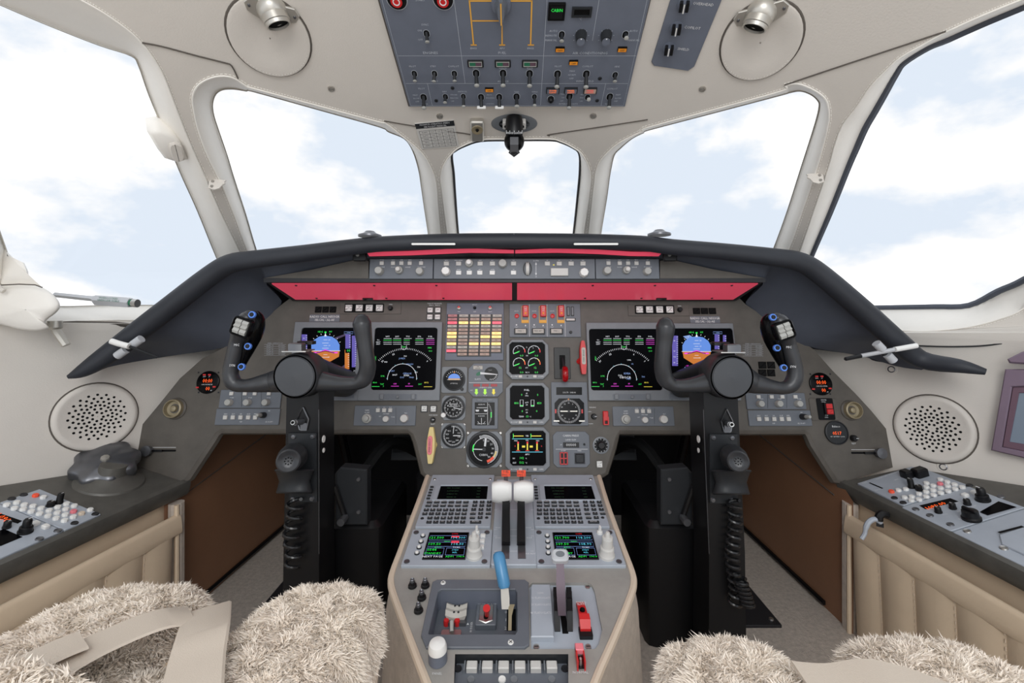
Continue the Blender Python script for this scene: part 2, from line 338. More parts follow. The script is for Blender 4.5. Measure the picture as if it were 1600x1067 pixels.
for f in f2:
    c = sum((v2[i] for i in f), Vector((0, 0))) / len(f)
    if not inside(c, BOUND) or any(inside(c, l) for l in INN): continue
    for k, r in REG.items():
        if inside(c, r): buckets[k].append(f); break
    else: buckets['ceiling' if c.y < 505 else 'wall_left' if c.x < CX else 'wall_right'].append(f)
v3 = [S(p.x, p.y) for p in v2]
def sub(fs, m='cream'):
    g = G(); idx = {}; out = []
    for f in fs: out.append(tuple(idx.setdefault(i, len(idx)) for i in f))
    return g.add([v3[i] for i in idx], out, m)
ceil = struct('ceiling', sub(buckets['ceiling']), 60); tag(ceil, 'cream leather headliner curving over the cockpit', 'ceiling')
wl = struct('wall_left', sub(buckets['wall_left']), 60); wr = struct('wall_right', sub(buckets['wall_right']), 60)
tag(wl, 'cream side wall below the left side window', 'wall'); tag(wr, 'cream side wall below the right side window', 'wall')
TRIM = {}
for i, (k, lb) in enumerate((('a_left', 'cream leather cover of the pillar beside the left side window'), ('c_left', 'cream leather pillar cover carrying the paper limits placard'),
               ('c_right', 'cream leather pillar cover right of the compass'), ('a_right', 'cream leather cover of the pillar beside the right side window'))):
    TRIM[k] = struct('trim_%d' % (i + 1), sub(buckets[k]), 60); tag(TRIM[k], lb, 'pillar')
    g = G(); g.tube([S(*p, -.002) for p in catmull([(a, b, 0) for a, b in SEAMS[k]], 3) for p in [(p.x, p.y)]], .0012, 'seam', 6); part('seam', g, TRIM[k])
WL = ['left side window', 'left front windscreen pane', 'narrow centre windscreen pane', 'right front windscreen pane', 'right side window']
for i in range(5):
    a, b = INN[i], OUT[i]; n = len(a)
    A = [S(*p) for p in a]; B = [S(*p, .055) for p in b]
    mid = [S((p[0] * .8 + q[0] * .2), (p[1] * .8 + q[1] * .2), .004) for p, q in zip(a, b)]
    mid2 = [S((p[0] * .45 + q[0] * .55), (p[1] * .45 + q[1] * .55), .028) for p, q in zip(a, b)]
    g = G(); g.loft([A, mid, mid2, B], 'cream2', closed=True)
    o = struct('window_%d' % (i + 1), g, 50); tag(o, WL[i] + ' with cream upholstered reveal', 'window')
    g = G(); fillpoly(b, lambda x, y: S(x, y, .055), 60, 'glass', g); part('pane', g, o)
    g = G(); g.tube([S(*p, .05) for p in b], .0065 if i == 4 else .0030 if i == 2 else .0014, ('satin', 'satin', 'ledge', 'satin', 'cheek')[i], 6, closed=True); part('seal', g, o)
    g = G(); g.tube([S(*p, -.001) for p in a], .0016, 'cream2', 6, closed=True); part('piping', g, o)
    g = G(); m = len(a)                                                  # stitching runs just outside the edge
    ctr = Vector((sum(p[0] for p in a) / m, sum(p[1] for p in a) / m)); ed2 = offs(a, 3.2 if sum(a[k - 1][0] * a[k][1] - a[k][0] * a[k - 1][1] for k in range(m)) > 0 else -3.2)
    for k in range(m):
        p, q = Vector(ed2[k]), Vector(ed2[(k + 1) % m]); c = max(1, int((q - p).length / 4.2))
        if not (-50 < p.x < 1650 and -30 < p.y < 560): continue
        for j in range(c):
            r0, r1 = p.lerp(q, (j + .15) / c), p.lerp(q, (j + .75) / c); g.tube([S(r0.x, r0.y, -.0006), S(r1.x, r1.y, -.0006)], .0006, 'stitch', 4)
    part('stitching', g, o, kind='stuff')
# ---------------------------------------------------------------- floor, footwells, front bulkhead
g = G(); g.box(0, .55, 2.6, 2.7, FLOOR - .03, FLOOR, 'carpet'); struct('floor', g, M=Matrix()); tag(bpy.data.objects['floor'], 'grey beige cockpit carpet', 'floor')
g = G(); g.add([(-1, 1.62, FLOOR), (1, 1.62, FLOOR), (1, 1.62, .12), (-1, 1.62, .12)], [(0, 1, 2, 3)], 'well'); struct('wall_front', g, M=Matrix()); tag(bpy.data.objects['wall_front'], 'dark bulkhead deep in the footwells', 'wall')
# ---------------------------------------------------------------- instrument panel board
PO = [(460,462),(443,475),(409,503),(355,541),(347,546),(317,561),(282,592),(250,632),(225,662),(203,692),(211,727),(283,751),(291,746),(331,686),(337,676),(346,671),(638,671),(646,677),(651,690),(663,738),(669,742),
      (937,742),(945,738),(957,700),(961,684),(968,672),(1258,672),(1266,678),(1273,694),(1309,750),(1322,751),(1416,722),(1397,687),(1360,642),(1335,615),(1300,580),(1271,547),(1165,477),(1150,462)]
g = G(); poly = [MAIN.at(*p) for p in PO][::-1]; g.prism(poly, -.02, 0, 'panel', .002)
panel = empty('instrument_panel', 'broad grey brown main instrument panel board under the glareshield', 'instrument panel', MAIN.M); part('board', g, panel)
for seg in (PO[10:21], PO[21:31]):
    g = G(); g.tube([(*MAIN.at(*p), -.012) for p in seg], .0125, 'panel', 8); part('bottom_lip', g, panel)
# ---------------------------------------------------------------- glareshield hood
LIP = [(803,376,.985,12),(700,377,.985,12),(600,381,.985,12),(550,386,.985,12.5),(480,395,.987,13),(400,405,.99,14),(360,412,.995,15),(328,431,1.0,15.5),(262,482,1.0,16),(208,524,.995,16),(160,560,.98,14.5),(128,580,.965,10),(106,589,.955,3)]
LIPR = [(803,376,.985,12),(900,377,.985,12),(1000,380,.985,12),(1050,386,.985,12.5),(1130,393,.987,13),(1210,402,.99,14),(1252,410,.995,15),(1285,431,1.0,15.5),(1345,482,1.0,16),(1400,532,.995,16),(1440,562,.985,14),(1500,572,.93,11),(1540,581,.905,5)]
def fw(px, py): return MAIN.w(px, py, .0)
def wal(px, py): return S(px, py, -.01)
BORD = [P(803,402,1.052), P(700,403,1.052), P(600,404,1.052), P(560,405,1.055), P(490,422,1.06), P(416,437,1.06), fw(440,470), fw(425,490), fw(395,514), fw(352,542), wal(260,557), wal(190,569), wal(150,579)]
BORR = [P(803,402,1.052), P(900,403,1.052), P(1000,404,1.052), P(1045,405,1.055), P(1115,422,1.06), P(1193,437,1.06), fw(1165,472), fw(1185,490), fw(1215,512), fw(1258,540), wal(1345,556), wal(1400,572), wal(1440,578)]
hood = empty('glareshield', 'dark padded glareshield hood arching over the instrument panel', 'glareshield', Matrix())
for L, B in ((LIP, BORD), (LIPR, BORR)):
    pc = catmull([P(a, b, y) for a, b, y, r in L], 4); rc = [v.x for v in catmull([(r * y / FPX, 0, 0) for a, b, y, r in L], 4)]
    g = G(); g.tube(pc, rc, 'hood', 14); part('padded_edge', g, hood)
    bc = catmull(B, 4); secs = []
    for k in range(7):
        t = k / 6; secs.append([p.lerp(q, t) + Vector((0, .0, .02 * math.sin(math.pi * t) * (1 if i > 18 else .2))) for i, (p, q) in enumerate(zip(pc, bc))])
    g = G(); g.loft(secs, 'cheek'); part('cheek', g, hood)
    g = G(); g.loft([[p + Vector((0, 0, r * .8)) for p, r in zip(pc, rc)], [p + Vector((p.x * .02, .12, r * .3)) for p, r in zip(pc, rc)], [p + Vector((-p.x * .1, .4, -.06)) for p in pc]], 'hood'); part('top_deck', g, hood)
for x0, x1, lb in ((643, 712, 'left'), (896, 966, 'right')):
    g = G(); g.box(0, 0, (x1 - x0) * .96 / FPX, .0042, 0, .003, 'white', .002); o = part('light_slit', g, hood, 'pale slit in the padded edge'); o.matrix_parent_inverse = Matrix(); o.matrix_local = Matrix.Translation(P((x0 + x1) / 2, 381.5, .967)) @ Matrix.Rotation(math.pi / 2, 4, 'X')
for px, lb in ((578, 'left'), (1030, 'right')):
    g = G(); g.lathe([(.025, 0), (.025, .004), (.014, .008), (.009, .0125), (0, .0135)], 'darksteel', n=18); single('deck_fitting', g, 'small round metal fitting on the glareshield, %s of the centre windscreen pane' % lb, 'fitting', Matrix.Translation(P(px, 370 if lb == 'left' else 368, 1.0)))
# ledge box behind the autopilot panels, brown cheek plates and red strips
g = G(); a = [P(412,438.5,1.052), P(1196,438.5,1.052), P(1150,470,1.155), P(457,470,1.155)]
g.add(a + [p + Vector((0, .01, .004)) for p in a], [(0, 1, 2, 3), (7, 6, 5, 4), (0, 4, 5, 1), (1, 5, 6, 2), (2, 6, 7, 3), (3, 7, 4, 0)], 'ledge')
g.add([P(412,434.5,1.047), P(1196,434.5,1.047), P(1196,441,1.047), P(412,441,1.047), P(412,434.5,1.06), P(1196,434.5,1.06), P(1196,441,1.06), P(412,441,1.06)], [(0, 1, 2, 3), (0, 1, 5, 4), (3, 2, 6, 7), (0, 3, 7, 4), (1, 2, 6, 5)], 'ledge')
g.add([P(560,398,1.06), P(1048,398,1.06), P(1048,438,1.06), P(560,438,1.06)], [(0, 1, 2, 3)], 'ledge')
ledge = part('ledge', g, hood)
for q, sd in (([(413,434.5),(576,435),(576,408),(560,405),(490,421)], 'left'), ([(1031,435),(1194,434.5),(1115,421),(1045,405),(1031,408)], 'right')):
    g = G(); g.prism([AP.at(*p) for p in q][::-1] if False else [AP.at(*p) for p in q], -.004, .001, 'panel'); o = part('side_plate', g, hood, 'brown triangular plate'); o.matrix_local = AP.M
def quadthing(name, q, m, label, cat, th=.003):
    o0 = sum(q, Vector()) / len(q); n = (q[1] - q[0]).cross(q[2] - q[0]).normalized(); n = -n if n.y > 0 or (abs(n.y) < .3 and n.z > 0) else n
    g = G(); k = len(q); g.add([p - o0 + n * th for p in q] + [p - o0 for p in q], [tuple(range(k)), tuple(range(k, 2 * k))] + [(i, (i + 1) % k, k + (i + 1) % k, k + i) for i in range(k)], m)
    e = empty(name, label, cat, Matrix.Translation(o0)); part('panel', g, e); return e, o0, n
def rr(px, py):  # point on the sloping underside
    t = (py - 438.5) / 31.5; return P(px, py, 1.052 + .103 * t)
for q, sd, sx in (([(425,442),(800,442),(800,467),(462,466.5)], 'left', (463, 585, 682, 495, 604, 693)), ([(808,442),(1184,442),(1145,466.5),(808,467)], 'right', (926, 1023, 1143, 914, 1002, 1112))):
    e, o0, n = quadthing('red_glow_panel', [rr(*p) for p in q], 'redstrip', 'long glossy red flood light panel above the instruments, %s half' % sd, 'light panel')
    for i, x in enumerate(sx):
        g = G(); c = rr(x, 444 if i < 3 else 464); g.lathe([(.0032, 0), (.0026, .0015), (0, .0015)], 'black', n=8); o = part('screw', g, e); o.matrix_local = Matrix.Translation(c - o0 + n * .003) @ n.to_track_quat('Z', 'Y').to_matrix().to_4x4()
    g = G(); c = rr(575 if sd == 'left' else 1033, 464.5); g.box(0, 0, .026, .007, 0, .003, 'black', .002); o = part('latch', g, e); o.matrix_local = Matrix.Translation(c - o0 + n * .003) @ Matrix.Rotation(math.pi * .88, 4, 'X')
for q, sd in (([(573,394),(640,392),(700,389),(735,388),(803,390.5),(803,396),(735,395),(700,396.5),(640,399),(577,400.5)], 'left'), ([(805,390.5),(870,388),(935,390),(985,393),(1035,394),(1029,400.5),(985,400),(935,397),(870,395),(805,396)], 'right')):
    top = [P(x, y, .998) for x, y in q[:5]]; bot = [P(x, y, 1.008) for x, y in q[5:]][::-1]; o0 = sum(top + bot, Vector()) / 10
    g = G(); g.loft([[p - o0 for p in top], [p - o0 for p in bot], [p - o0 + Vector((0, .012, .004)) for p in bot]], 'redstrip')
    single('red_glow_strip', g, 'thin red light strip under the glareshield edge, %s half' % sd, 'light strip', Matrix.Translation(o0))
    g = G(); g.loft([[p + Vector((0, .012, 0)) for p in bot], [Vector((p.x, 1.05, P(803, 404, 1.05).z + .002)) for p in bot]], 'ledge'); part('ledge_underside', g, hood)
for px, lb in ((563, 'left'), (1046, 'right')):
    g = G(); g.box(0, 0, .03, .022, 0, .008, 'black', .004, .002); g.lathe([(.004, .008), (.004, .011), (0, .011)], 'steel', -.003, .003, 8); o = part('corner_bracket', g, hood); o.matrix_local = Matrix.Translation(P(px, 401, 1.02)) @ Matrix.Rotation(math.pi / 2, 4, 'X')
# ---------------------------------------------------------------- side consoles
CON = {}
for sd, A, B, cr_, outer in (('left', (283,751), (211,727), (0,875), [(211,727),(118,739),(0,766),(-150,800),(-420,865)]), ('right', (1322,751), (1416,722), (1600,885), [(1416,722),(1500,745),(1600,772),(1750,808),(2030,870)])):
    s = -1 if sd == 'left' else 1
    a, b = MAIN.w(*A), MAIN.w(*B); yc = -a.z * FPX / (cr_[1] - CY); c = P(*cr_, yc)
    v = (a - c).normalized(); u = (b - a) * s; n = u.cross(v).normalized(); F = Frame(a, v.cross(n), v); CON[sd] = F
    e = empty('side_console', 'worn dark metal side console shelf along the %s wall' % sd, 'console', F.M)
    ol = []
    for q in outer:
        w = S(*q, -.003); d = w - F.o; ol.append((d.dot(F.u), d.dot(F.v)))
    inn = [(0, 0), (0, -.75)]; poly = [(0, -.001)] + ol + [(ol[-1][0], -.75), (0, -.75)]
    if s > 0: poly = poly[::-1]
    g = G(); g.prism(poly, -.02, 0, 'console'); part('top', g, e)
    sec = [(.0, -.034), (.014, -.034), (.017, -.028), (.017, -.006), (.013, .001), (.003, .003), (.0, -.001)]
    g = G(); g.loft([[(-s * x, y, z) for x, z in sec] for y in (.012, -.2, -.4, -.76)], 'console', closed=True, caps=True); part('rim', g, e)
    # body under the console, leather map pocket, carpeted corner post
    g = G(); zl = FLOOR - a.z
    def cw(x, y, z): return F.M.inverted() @ (Vector((a.x + (c.x - a.x) / (c.y - a.y) * (y - a.y) + s * x, y, z)))
    q = [cw(.012, y, z) for y, z in ((1.06, -.44), (.1, -.44), (.1, FLOOR), (1.06, FLOOR))]; g.add(q, [(0, 1, 2, 3)], 'beige'); part('side_panel', g, e)
    pk = empty('map_pocket', 'quilted beige leather map pocket on the %s console side' % sd, 'map pocket', Matrix())
    ys = [1.03 - .0775 * k for k in range(13)]
    for k in range(12):
        g = G(); secs = []
        for j in range(7):
            z = -.47 - .25 * j / 6 if j else -.468
            row = []
            for i in range(6):
                t = i / 5; y = ys[k] + (ys[k + 1] - ys[k]) * t; bulge = .009 * math.sin(math.pi * t) ** .6 * min(1, j / 1.2 if j < 5 else 1)
                row.append(F.M @ cw(-.012 - .012 * (1 - j / 6) - bulge + (.008 if k == 0 and i == 0 else 0), y, z - .015))
            secs.append(row)
        g.loft(secs, 'beige'); part('quilted_panel', g, pk, smooth=60)
    g = G(); g.loft([[F.M @ cw(x, y, z) for x, z in ((-.014, -.474), (-.018, -.471), (-.023, -.473), (-.026, -.48), (-.0285, -.5), (-.0285, -.512), (-.027, -.515), (-.02, -.51))] for y in (1.04, 1.03, .9, .7, .5, .1)], 'beige', True, True); part('top_band', g, pk, smooth=60)
    g = G()
    for k in range(1, 12):
        for j in range(16):
            z = -.5 - .2 * j / 16; x = -.0155 - .010 * (1 - j / 16); p = [F.M @ cw(x, ys[k], z), F.M @ cw(x, ys[k], z - .006)]; g.tube(p, .0008, 'trimbeige', 4)
    part('stitching', g, pk, kind='stuff')
    g = G(); g.tube([F.M @ cw(-.006, 1.05, z) for z in (-.45, -.55, -.65, FLOOR)], .016, 'fleece', 10); o = single('corner_post', g, 'carpet covered corner post at the front of the %s console' % sd, 'post')
    part('beige_piping', G().tube([F.M @ cw(-.02, 1.035, z) for z in (-.45, -.55, -.65, FLOOR)], .005, 'beige', 8), o)
    # brown kick panel beside the pedals
    x0, x1 = (-.792, -.765) if s < 0 else (.768, .762)
    g = G(); g.add([(x0, 1.03, FLOOR), (x1, 1.62, FLOOR), (x1, 1.62, -.22), (x0, 1.16, -.22), (x0, 1.085, -.40), (x0, 1.03, -.44)], [(0, 1, 2, 3, 4, 5)], 'brown')
    kp = single('kick_panel', g, 'brown leather kick panel beside the %s footwell' % sd, 'panel')
    part('seam', G().tube([(x0 - s * .001, 1.09, -.45), (x1 - s * .001, 1.58, -.37)], .0015, 'seam', 5), kp)
    part('floor_slot', G().tube([(x0 - s * .004, 1.12, FLOOR + .012), (x1 - s * .004, 1.58, FLOOR + .012)], .006, 'black', 6), kp)
# ---------------------------------------------------------------- centre pedestal
PE = [(668,743),(655,780),(640,820),(626,858),(614,890),(611,908),(616,930),(640,995),(668,1067),(705,1160),(900,1160),(928,1067),(959,995),(985,930),(990,908),(987,890),(975,858),(961,820),(947,780),(936,743)]
ped = empty('centre_pedestal', 'grey centre pedestal with beige rounded edging between the seats', 'pedestal', PED.M)
pp = [PED.at(*p) for p in PE]
def insideped(l): return [PED.at(*p) for p in l]
HREC = insideped([(669,993.5),(807,993.5),(808,988),(808,928),(806,923),(688,923),(684,926)]); HFLAP = insideped([(830,1013),(930,1013),(936,1005),(941,983),(929,922),(925,913),(919,909.5),(832,909.5),(826.5,914)]); HKEY = insideped([(709,1075),(888,1075),(888,1021),(711,1021)])
g = G(); holed(g, pp, [HREC, HFLAP, HKEY], -.001, 'pedgrey'); part('top_plate', g, ped)
for hl, dp, m_ in ((HREC, .034, 'ovh'), (HFLAP, .006, 'pedgrey'), (HKEY, .02, 'charcoal')):
    g = G(); g.loft([[(x, y, -.001) for x, y in hl], [(x, y, -dp) for x, y in hl]], m_, True); g.add([(x, y, -dp) for x, y in hl], [tuple(range(len(hl)))], 'bluegrey' if m_ != 'pedgrey' else 'pedblue'); part('recess', g, ped)
inv = PED.M.inverted(); base = []
for x, y in pp:
    w = PED.M @ Vector((x * 1.1, y - .01, 0)); w.z = FLOOR; base.append(inv @ w)
mid = [(x * 1.05, y, -.05) for x, y in pp]
g = G(); g.loft([[(x, y, -.012) for x, y in pp], mid, base], 'fleece', closed=True); part('carpeted_body', g, ped)
for seg in (PE[:10], PE[10:]):
    g = G(); g.tube(catmull([(*PED.at(*p), -.003) for p in seg], 3), .0058, 'trimbeige', 8); part('edging', g, ped)
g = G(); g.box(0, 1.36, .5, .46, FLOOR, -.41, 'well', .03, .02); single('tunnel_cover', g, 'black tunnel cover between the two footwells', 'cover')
# ---------------------------------------------------------------- main panel instruments
def lines(s, g, rows, h, m='letter', z=.0006):
    """rows of (text, px, py[, height px])"""
    for r in rows: g.text(r[0], *s.p(r[1], r[2]), (r[3] if len(r) > 3 else h) * s.k, m, z)
def pl(s, l): return [s.p(*q) for q in l]
def display(label, x0, y0, x1, y1, sc_, rs=4):
    s = TH('display_unit', label, 'display', MAIN, x0, y0, x1, y1); k = s.k
    xa, ya = s.p(sc_[0], sc_[3]); xb, yb = s.p(sc_[2], sc_[1]); s.sc = ((xa + xb) / 2, (ya + yb) / 2, xb - xa, yb - ya)
    g = G(); g.frame(rrect(0, 0, s.w, s.h, 1.2 * k, 3), rrect(*s.sc, rs * k, 3), 0, 6 * k, 'bezel', .6 * k, 3.2 * k); s.part('bezel', g)
    g = G(); g.flat(rrect(*s.sc, rs * k, 3), 'screen', 3.4 * k); s.scr = s.part('screen', g); s.z = 3.4 * k + .0004
    return s
def pfd(s, cx, top, hor, bot, sp, al, vs, extra):
    k = s.k; g = G(); z = s.z
    g.flat(pl(s, [(cx - 22, hor), (cx - 22, top + 14), (cx - 18, top + 7), (cx - 10, top + 1.5), (cx, top), (cx + 10, top + 1.5), (cx + 18, top + 7), (cx + 22, top + 14), (cx + 22, hor)]), 'e_sky', z)
    g.flat(pl(s, [(cx - 22, hor), (cx + 22, hor), (cx + 21, hor + 9), (cx + 8, bot), (cx - 2, bot + 1), (cx - 20, hor + 10)]), 'e_earth', z)
    g.stroke(pl(s, [(cx - 23, hor), (cx + 23, hor)]), .7 * k, 'e_white', z + .0002)
    g.stroke(pl(s, [(cx - 19, hor + 3), (cx - 12, hor + 3), (cx, hor - 1), (cx + 12, hor + 3), (cx + 19, hor + 3)]), 2.0 * k, 'e_mag', z + .0003)
    g.stroke(pl(s, [(cx - 14, hor + 3.4), (cx, hor + .2), (cx + 14, hor + 3.4)]), 1.2 * k, 'black', z + .0004)
    for i, d in enumerate((-17, -12, -8, -4, 6, 10)): g.stroke(pl(s, [(cx - (5 if i % 2 else 3), hor + d), (cx + (5 if i % 2 else 3), hor + d)]), .5 * k, 'e_white', z + .0003)
    for t, dx, dy in (('20', 6, -17), ('10', 6, -8), ('10', 5, 10)): g.text(t, *s.p(cx + dx, hor + dy), 2.2 * k, 'e_white', z + .0003)
    for a in range(30, 151, 15):
        c, d = math.cos(math.radians(a)), math.sin(math.radians(a)); g.stroke(pl(s, [(cx + 25 * c, top + 23 - 25 * d), (cx + 27 * c, top + 23 - 27 * d)]), .6 * k, 'e_white', z)
    g.flat(pl(s, [(cx - 2, top + 1), (cx + 2, top + 1), (cx, top - 4)]), 'e_white', z + .0003)
    for t, dx in (('HDG', -8), ('PIT', 8)): g.text(t, *s.p(cx + dx, top - 6), 2.6 * k, 'e_green', z)
    g.flat(pl(s, [(cx - 1.4, top - 4), (cx + 1.4, top - 4), (cx + 1.4, top - 6.5), (cx - 1.4, top - 6.5)]), 'e_green', z)
    def tape(x0, x1, y0, y1, m, labs):
        g.flat(pl(s, [(x0, y1), (x1, y1), (x1, y0), (x0, y0)]), m, z)
        y = y0 + 2
        while y < y1 - 1: g.stroke(pl(s, [(x1 - 2, y), (x1, y)]), .5 * k, 'e_white', z + .0002); y += 3.4
        for t, y in labs: g.text(t, *s.p((x0 + x1) / 2 - 1, y), 2.0 * k, 'e_white', z + .0002)
    tape(*sp, 'e_tape', extra[0]); tape(*al[:4], 'e_tape', []); tape(*vs, 'e_tape', [])
    if al[4]: tape(al[0] - 1, al[1] - 2, al[3], al[4], 'e_earth', [])
    ax = (al[0] + al[1]) / 2
    g.flat(pl(s, [(ax - 4, hor + 3.5), (ax + 4, hor + 3.5), (ax + 4, hor - 3.5), (ax - 4, hor - 3.5)]), 'screen', z + .0004); g.text('00', *s.p(ax + 1, hor), 4 * k, 'e_green', z + .0006)
    g.stroke(pl(s, [(ax - 6, al[2] - 4), (ax + 8, al[2] - 4), (ax + 8, al[2] - 1), (ax - 6, al[2] - 1)]), .5 * k, 'e_blue', z, True); g.text('1000', *s.p(ax + 1, al[2] - 2.5), 2 * k, 'e_blue', z)
    for t, x, y, h, m in extra[1]: g.text(t, *s.p(x, y), h * k, m, z + .0002)
    for q, m in extra[2]: g.flat(pl(s, q), m, z - .0001)
    part('symbology', g, s.scr, 'glowing attitude picture and tapes')
s = display('left outer display unit showing attitude, behind the left yoke', 457, 504, 565, 626, (464, 513, 562, 609))
pfd(s, 510, 525, 548.5, 565, (473, 481.5, 523, 560), (541, 549, 523, 547, 577), (551, 558, 525, 574), ([('20', 529), ('100', 541)], [('29.92IN', 541, 579, 2, 'e_cyan'), ('STD', 556, 580, 2, 'e_white')], [([(524, 532), (541, 525), (541, 522), (522, 529)], 'e_purple'), ([(527, 590), (541, 572), (541, 569), (527, 580)], 'e_purple')]))
g = G(); g.box(*s.p(540, 619), 30 * s.k, 7 * s.k, 5 * s.k, 6.6 * s.k, 'bluegrey'); s.part('lower_tab', g)
s2 = display('right outer display unit showing attitude, behind the right yoke', 1043, 506, 1149, 626, (1046, 514, 1142, 609))
pfd(s2, 1087, 526, 549.6, 570, (1049, 1058, 525, 572), (1115, 1122.5, 523, 553, 0), (1128, 1133, 524, 537), ([('40', 533), ('20', 549), ('100', 558), ('80', 567)], [('-.00', 1072, 572, 2.6, 'e_mag')], [([(1068, 574), (1078, 574), (1076, 586), (1069, 586)], 'e_blue'), ([(1066, 526), (1076, 524), (1090, 533), (1072, 531)], 'e_blue')]))
g = G(); g.box(*s2.p(1061, 619.5), 34 * s2.k, 8 * s2.k, 5 * s2.k, 6.6 * s2.k, 'bluegrey'); s2.part('lower_tab', g)
def nd(s, o, cy, fixes):
    g = G(); k, z = s.k, s.z; t = lambda a, x, y, h=2.2, m='e_white': g.text(a, *s.p(x + o, y), h * k, m, z)
    for a, x in (('WPT', 606.6), ('DIST', 621.5), ('TTG', 638), ('ETA', 656), ('FUEL', 673)):
        t(a, x, 526.4); g.stroke(pl(s, [(x - 6 + o, 529.4), (x + 6 + o, 529.4)]), .5 * k, 'e_white', z)
        for j, y in enumerate((532, 535.2, 538.2)): g.stroke(pl(s, [(x - 6.5 + o, y), (x + (6.5 if a != 'TTG' else 3) + o, y)]), .55 * k, 'e_mag' if a == 'FUEL' else 'e_green' if j == 0 else 'e_white', z)
    for a, y in (('TO', 532), ('NEXT', 535.2), ('DEST', 538.2)): t(a, 592, y, 2.0)
    C = s.p(631.5 + o, 600); R = 53 * k
    g.ticks(*C, R, R + 2.6 * k, 42, 138, 33, .5 * k, 'e_white', z)
    for a, l in ((45, '9'), (68, '6'), (112, '33'), (135, '30')):
        c, d = math.cos(math.radians(a)), math.sin(math.radians(a)); g.text(l, C[0] + (R - 4 * k) * c, C[1] + (R - 4 * k) * d, 3 * k, 'e_white', z, math.radians(a - 90))
    t('360', 632, 542.5, 3, 'e_green'); g.stroke(pl(s, [(628 + o, 540), (628 + o, 545), (632 + o, 547), (636 + o, 545), (636 + o, 540)]), .5 * k, 'e_white', z)
    c2 = s.p(629 + o, cy); g.arc(*c2, 22.5 * k, -5, 185, .6 * k, 'e_white', z); g.ticks(*c2, 22.5 * k, 24 * k, 0, 180, 7, .5 * k, 'e_cyan', z)
    for a, x, y, h, m in fixes: t(a, x, y, h, m)
    for a, x, y, h, m in (('GW', 618, 600, 2.2, 'e_mag'), ('FF', 640, 600, 2.2, 'e_mag'), ('TAT', 598, 600.5, 2.2, 'e_green'), ('7', 600, 604, 2.2, 'e_green'), ('SAT', 657, 600.5, 2.2, 'e_green'), ('BRG1', 587, 598, 2, 'e_green'), ('BRG2', 667, 598, 2, 'e_yellow'), ('MIN', 672, 544, 2.4, 'e_green'), ('10.0', 673, 549, 2.4, 'e_green'), ('DTK', 599, 588, 2.2, 'e_green'), ('FMS1', 588, 560, 2.2, 'e_green')):
        if a == 'FMS1': g.text(a, *s.p(x + o, y), h * k, m, z, math.pi / 2)
        else: t(a, x, y, h, m)
    for x in (612, 634): g.stroke(pl(s, [(x + o, 603.5), (x + 12 + o, 603.5)]), .6 * k, 'e_mag', z)
    g.stroke(pl(s, [(582 + o, 604), (594 + o, 604)]), .6 * k, 'e_green', z); g.stroke(pl(s, [(663 + o, 604.4), (676 + o, 604.4)]), .6 * k, 'e_yellow', z)
    part('symbology', g, s.scr, 'glowing compass arc and flight plan table')
for (x0, y0, x1, y1, sr, o, cy, fx, lb, hx) in ((565, 504, 690, 626, (581, 513, 684.5, 609.5), 0, 591.5, [('JORDI', 629, 560.5, 2.6, 'e_blue'), ('700', 634, 557, 2.4, 'e_white'), ('MID', 604, 566, 2.2, 'e_white'), ('MINCH', 641, 569.5, 2.4, 'e_blue'), ('730', 655, 574, 2.4, 'e_white'), ('KORT', 613, 580, 2.4, 'e_blue'), ('BAST', 618, 586, 2.4, 'e_white'), ('CENOX', 637, 584, 2.8, 'e_blue'), ('OO', 629, 590, 3, 'e_blue'), ('FIND', 644, 590, 2.4, 'e_blue'), ('KMIA', 636, 587, 2.6, 'e_white'), ('001', 651, 582, 2.4, 'e_white')], 'left inner display unit showing the compass map, beside the caution lights', 619),
                                           (917, 505, 1043, 626, (923, 515, 1027, 610), 342, 592.5, [('UMR', 640, 563, 2.2, 'e_white'), ('SA', 645, 569, 2.2, 'e_blue'), ('KMIA', 637, 584, 3.2, 'e_blue'), ('OBOCA', 634, 590, 3.6, 'e_white'), ('700', 662, 589, 2.4, 'e_blue'), ('OO', 626, 587, 3, 'e_white'), ('VER', 639, 592, 3, 'e_blue')], 'right inner display unit showing the compass map, beside the red handle', 982)):
    s = display(lb, x0, y0, x1, y1, sr); nd(s, o, cy, fx); k = s.k
    g = G(); x, y = s.p(hx + 4, 620); g.box(x, y, 58 * k, 8 * k, 5.5 * k, 6.4 * k, 'bluegrey'); g.box(x - 24 * k, y, 6 * k, 8 * k, 6 * k, 8.5 * k, 'bezel', 1 * k, .6 * k); g.box(x + 24 * k, y, 6 * k, 8 * k, 6 * k, 8.5 * k, 'bezel', 1 * k, .6 * k)
    g.lathe([(2.2 * k, 6 * k), (2.2 * k, 8.6 * k), (1.5 * k, 9.2 * k), (0, 9.2 * k)], 'bezel', x, y - .5 * k, 14); s.part('release_latch', g); s.screw(x1 - 8, 614, 2.6, 'charcoal')
def plate(name, label, cat, F, x0, y0, x1, y1, m='bluegrey', th=2.0, shape='r', r=1.0, ch=.5, group=None, body='faceplate', h=0):
    s = TH(name, label, cat, F, x0, y0, x1, y1, group, h=h); k = s.k; g = G()
    po = rrect(0, 0, s.w, s.h, r * k, 2) if shape == 'r' else octa(0, 0, s.w, s.h, r * k)
    g.prism(po, 0, th * k, m, ch * k); s.body = s.part(body, g); s.z = th * k + .0003; s.th = th * k; s.g = G(); return s
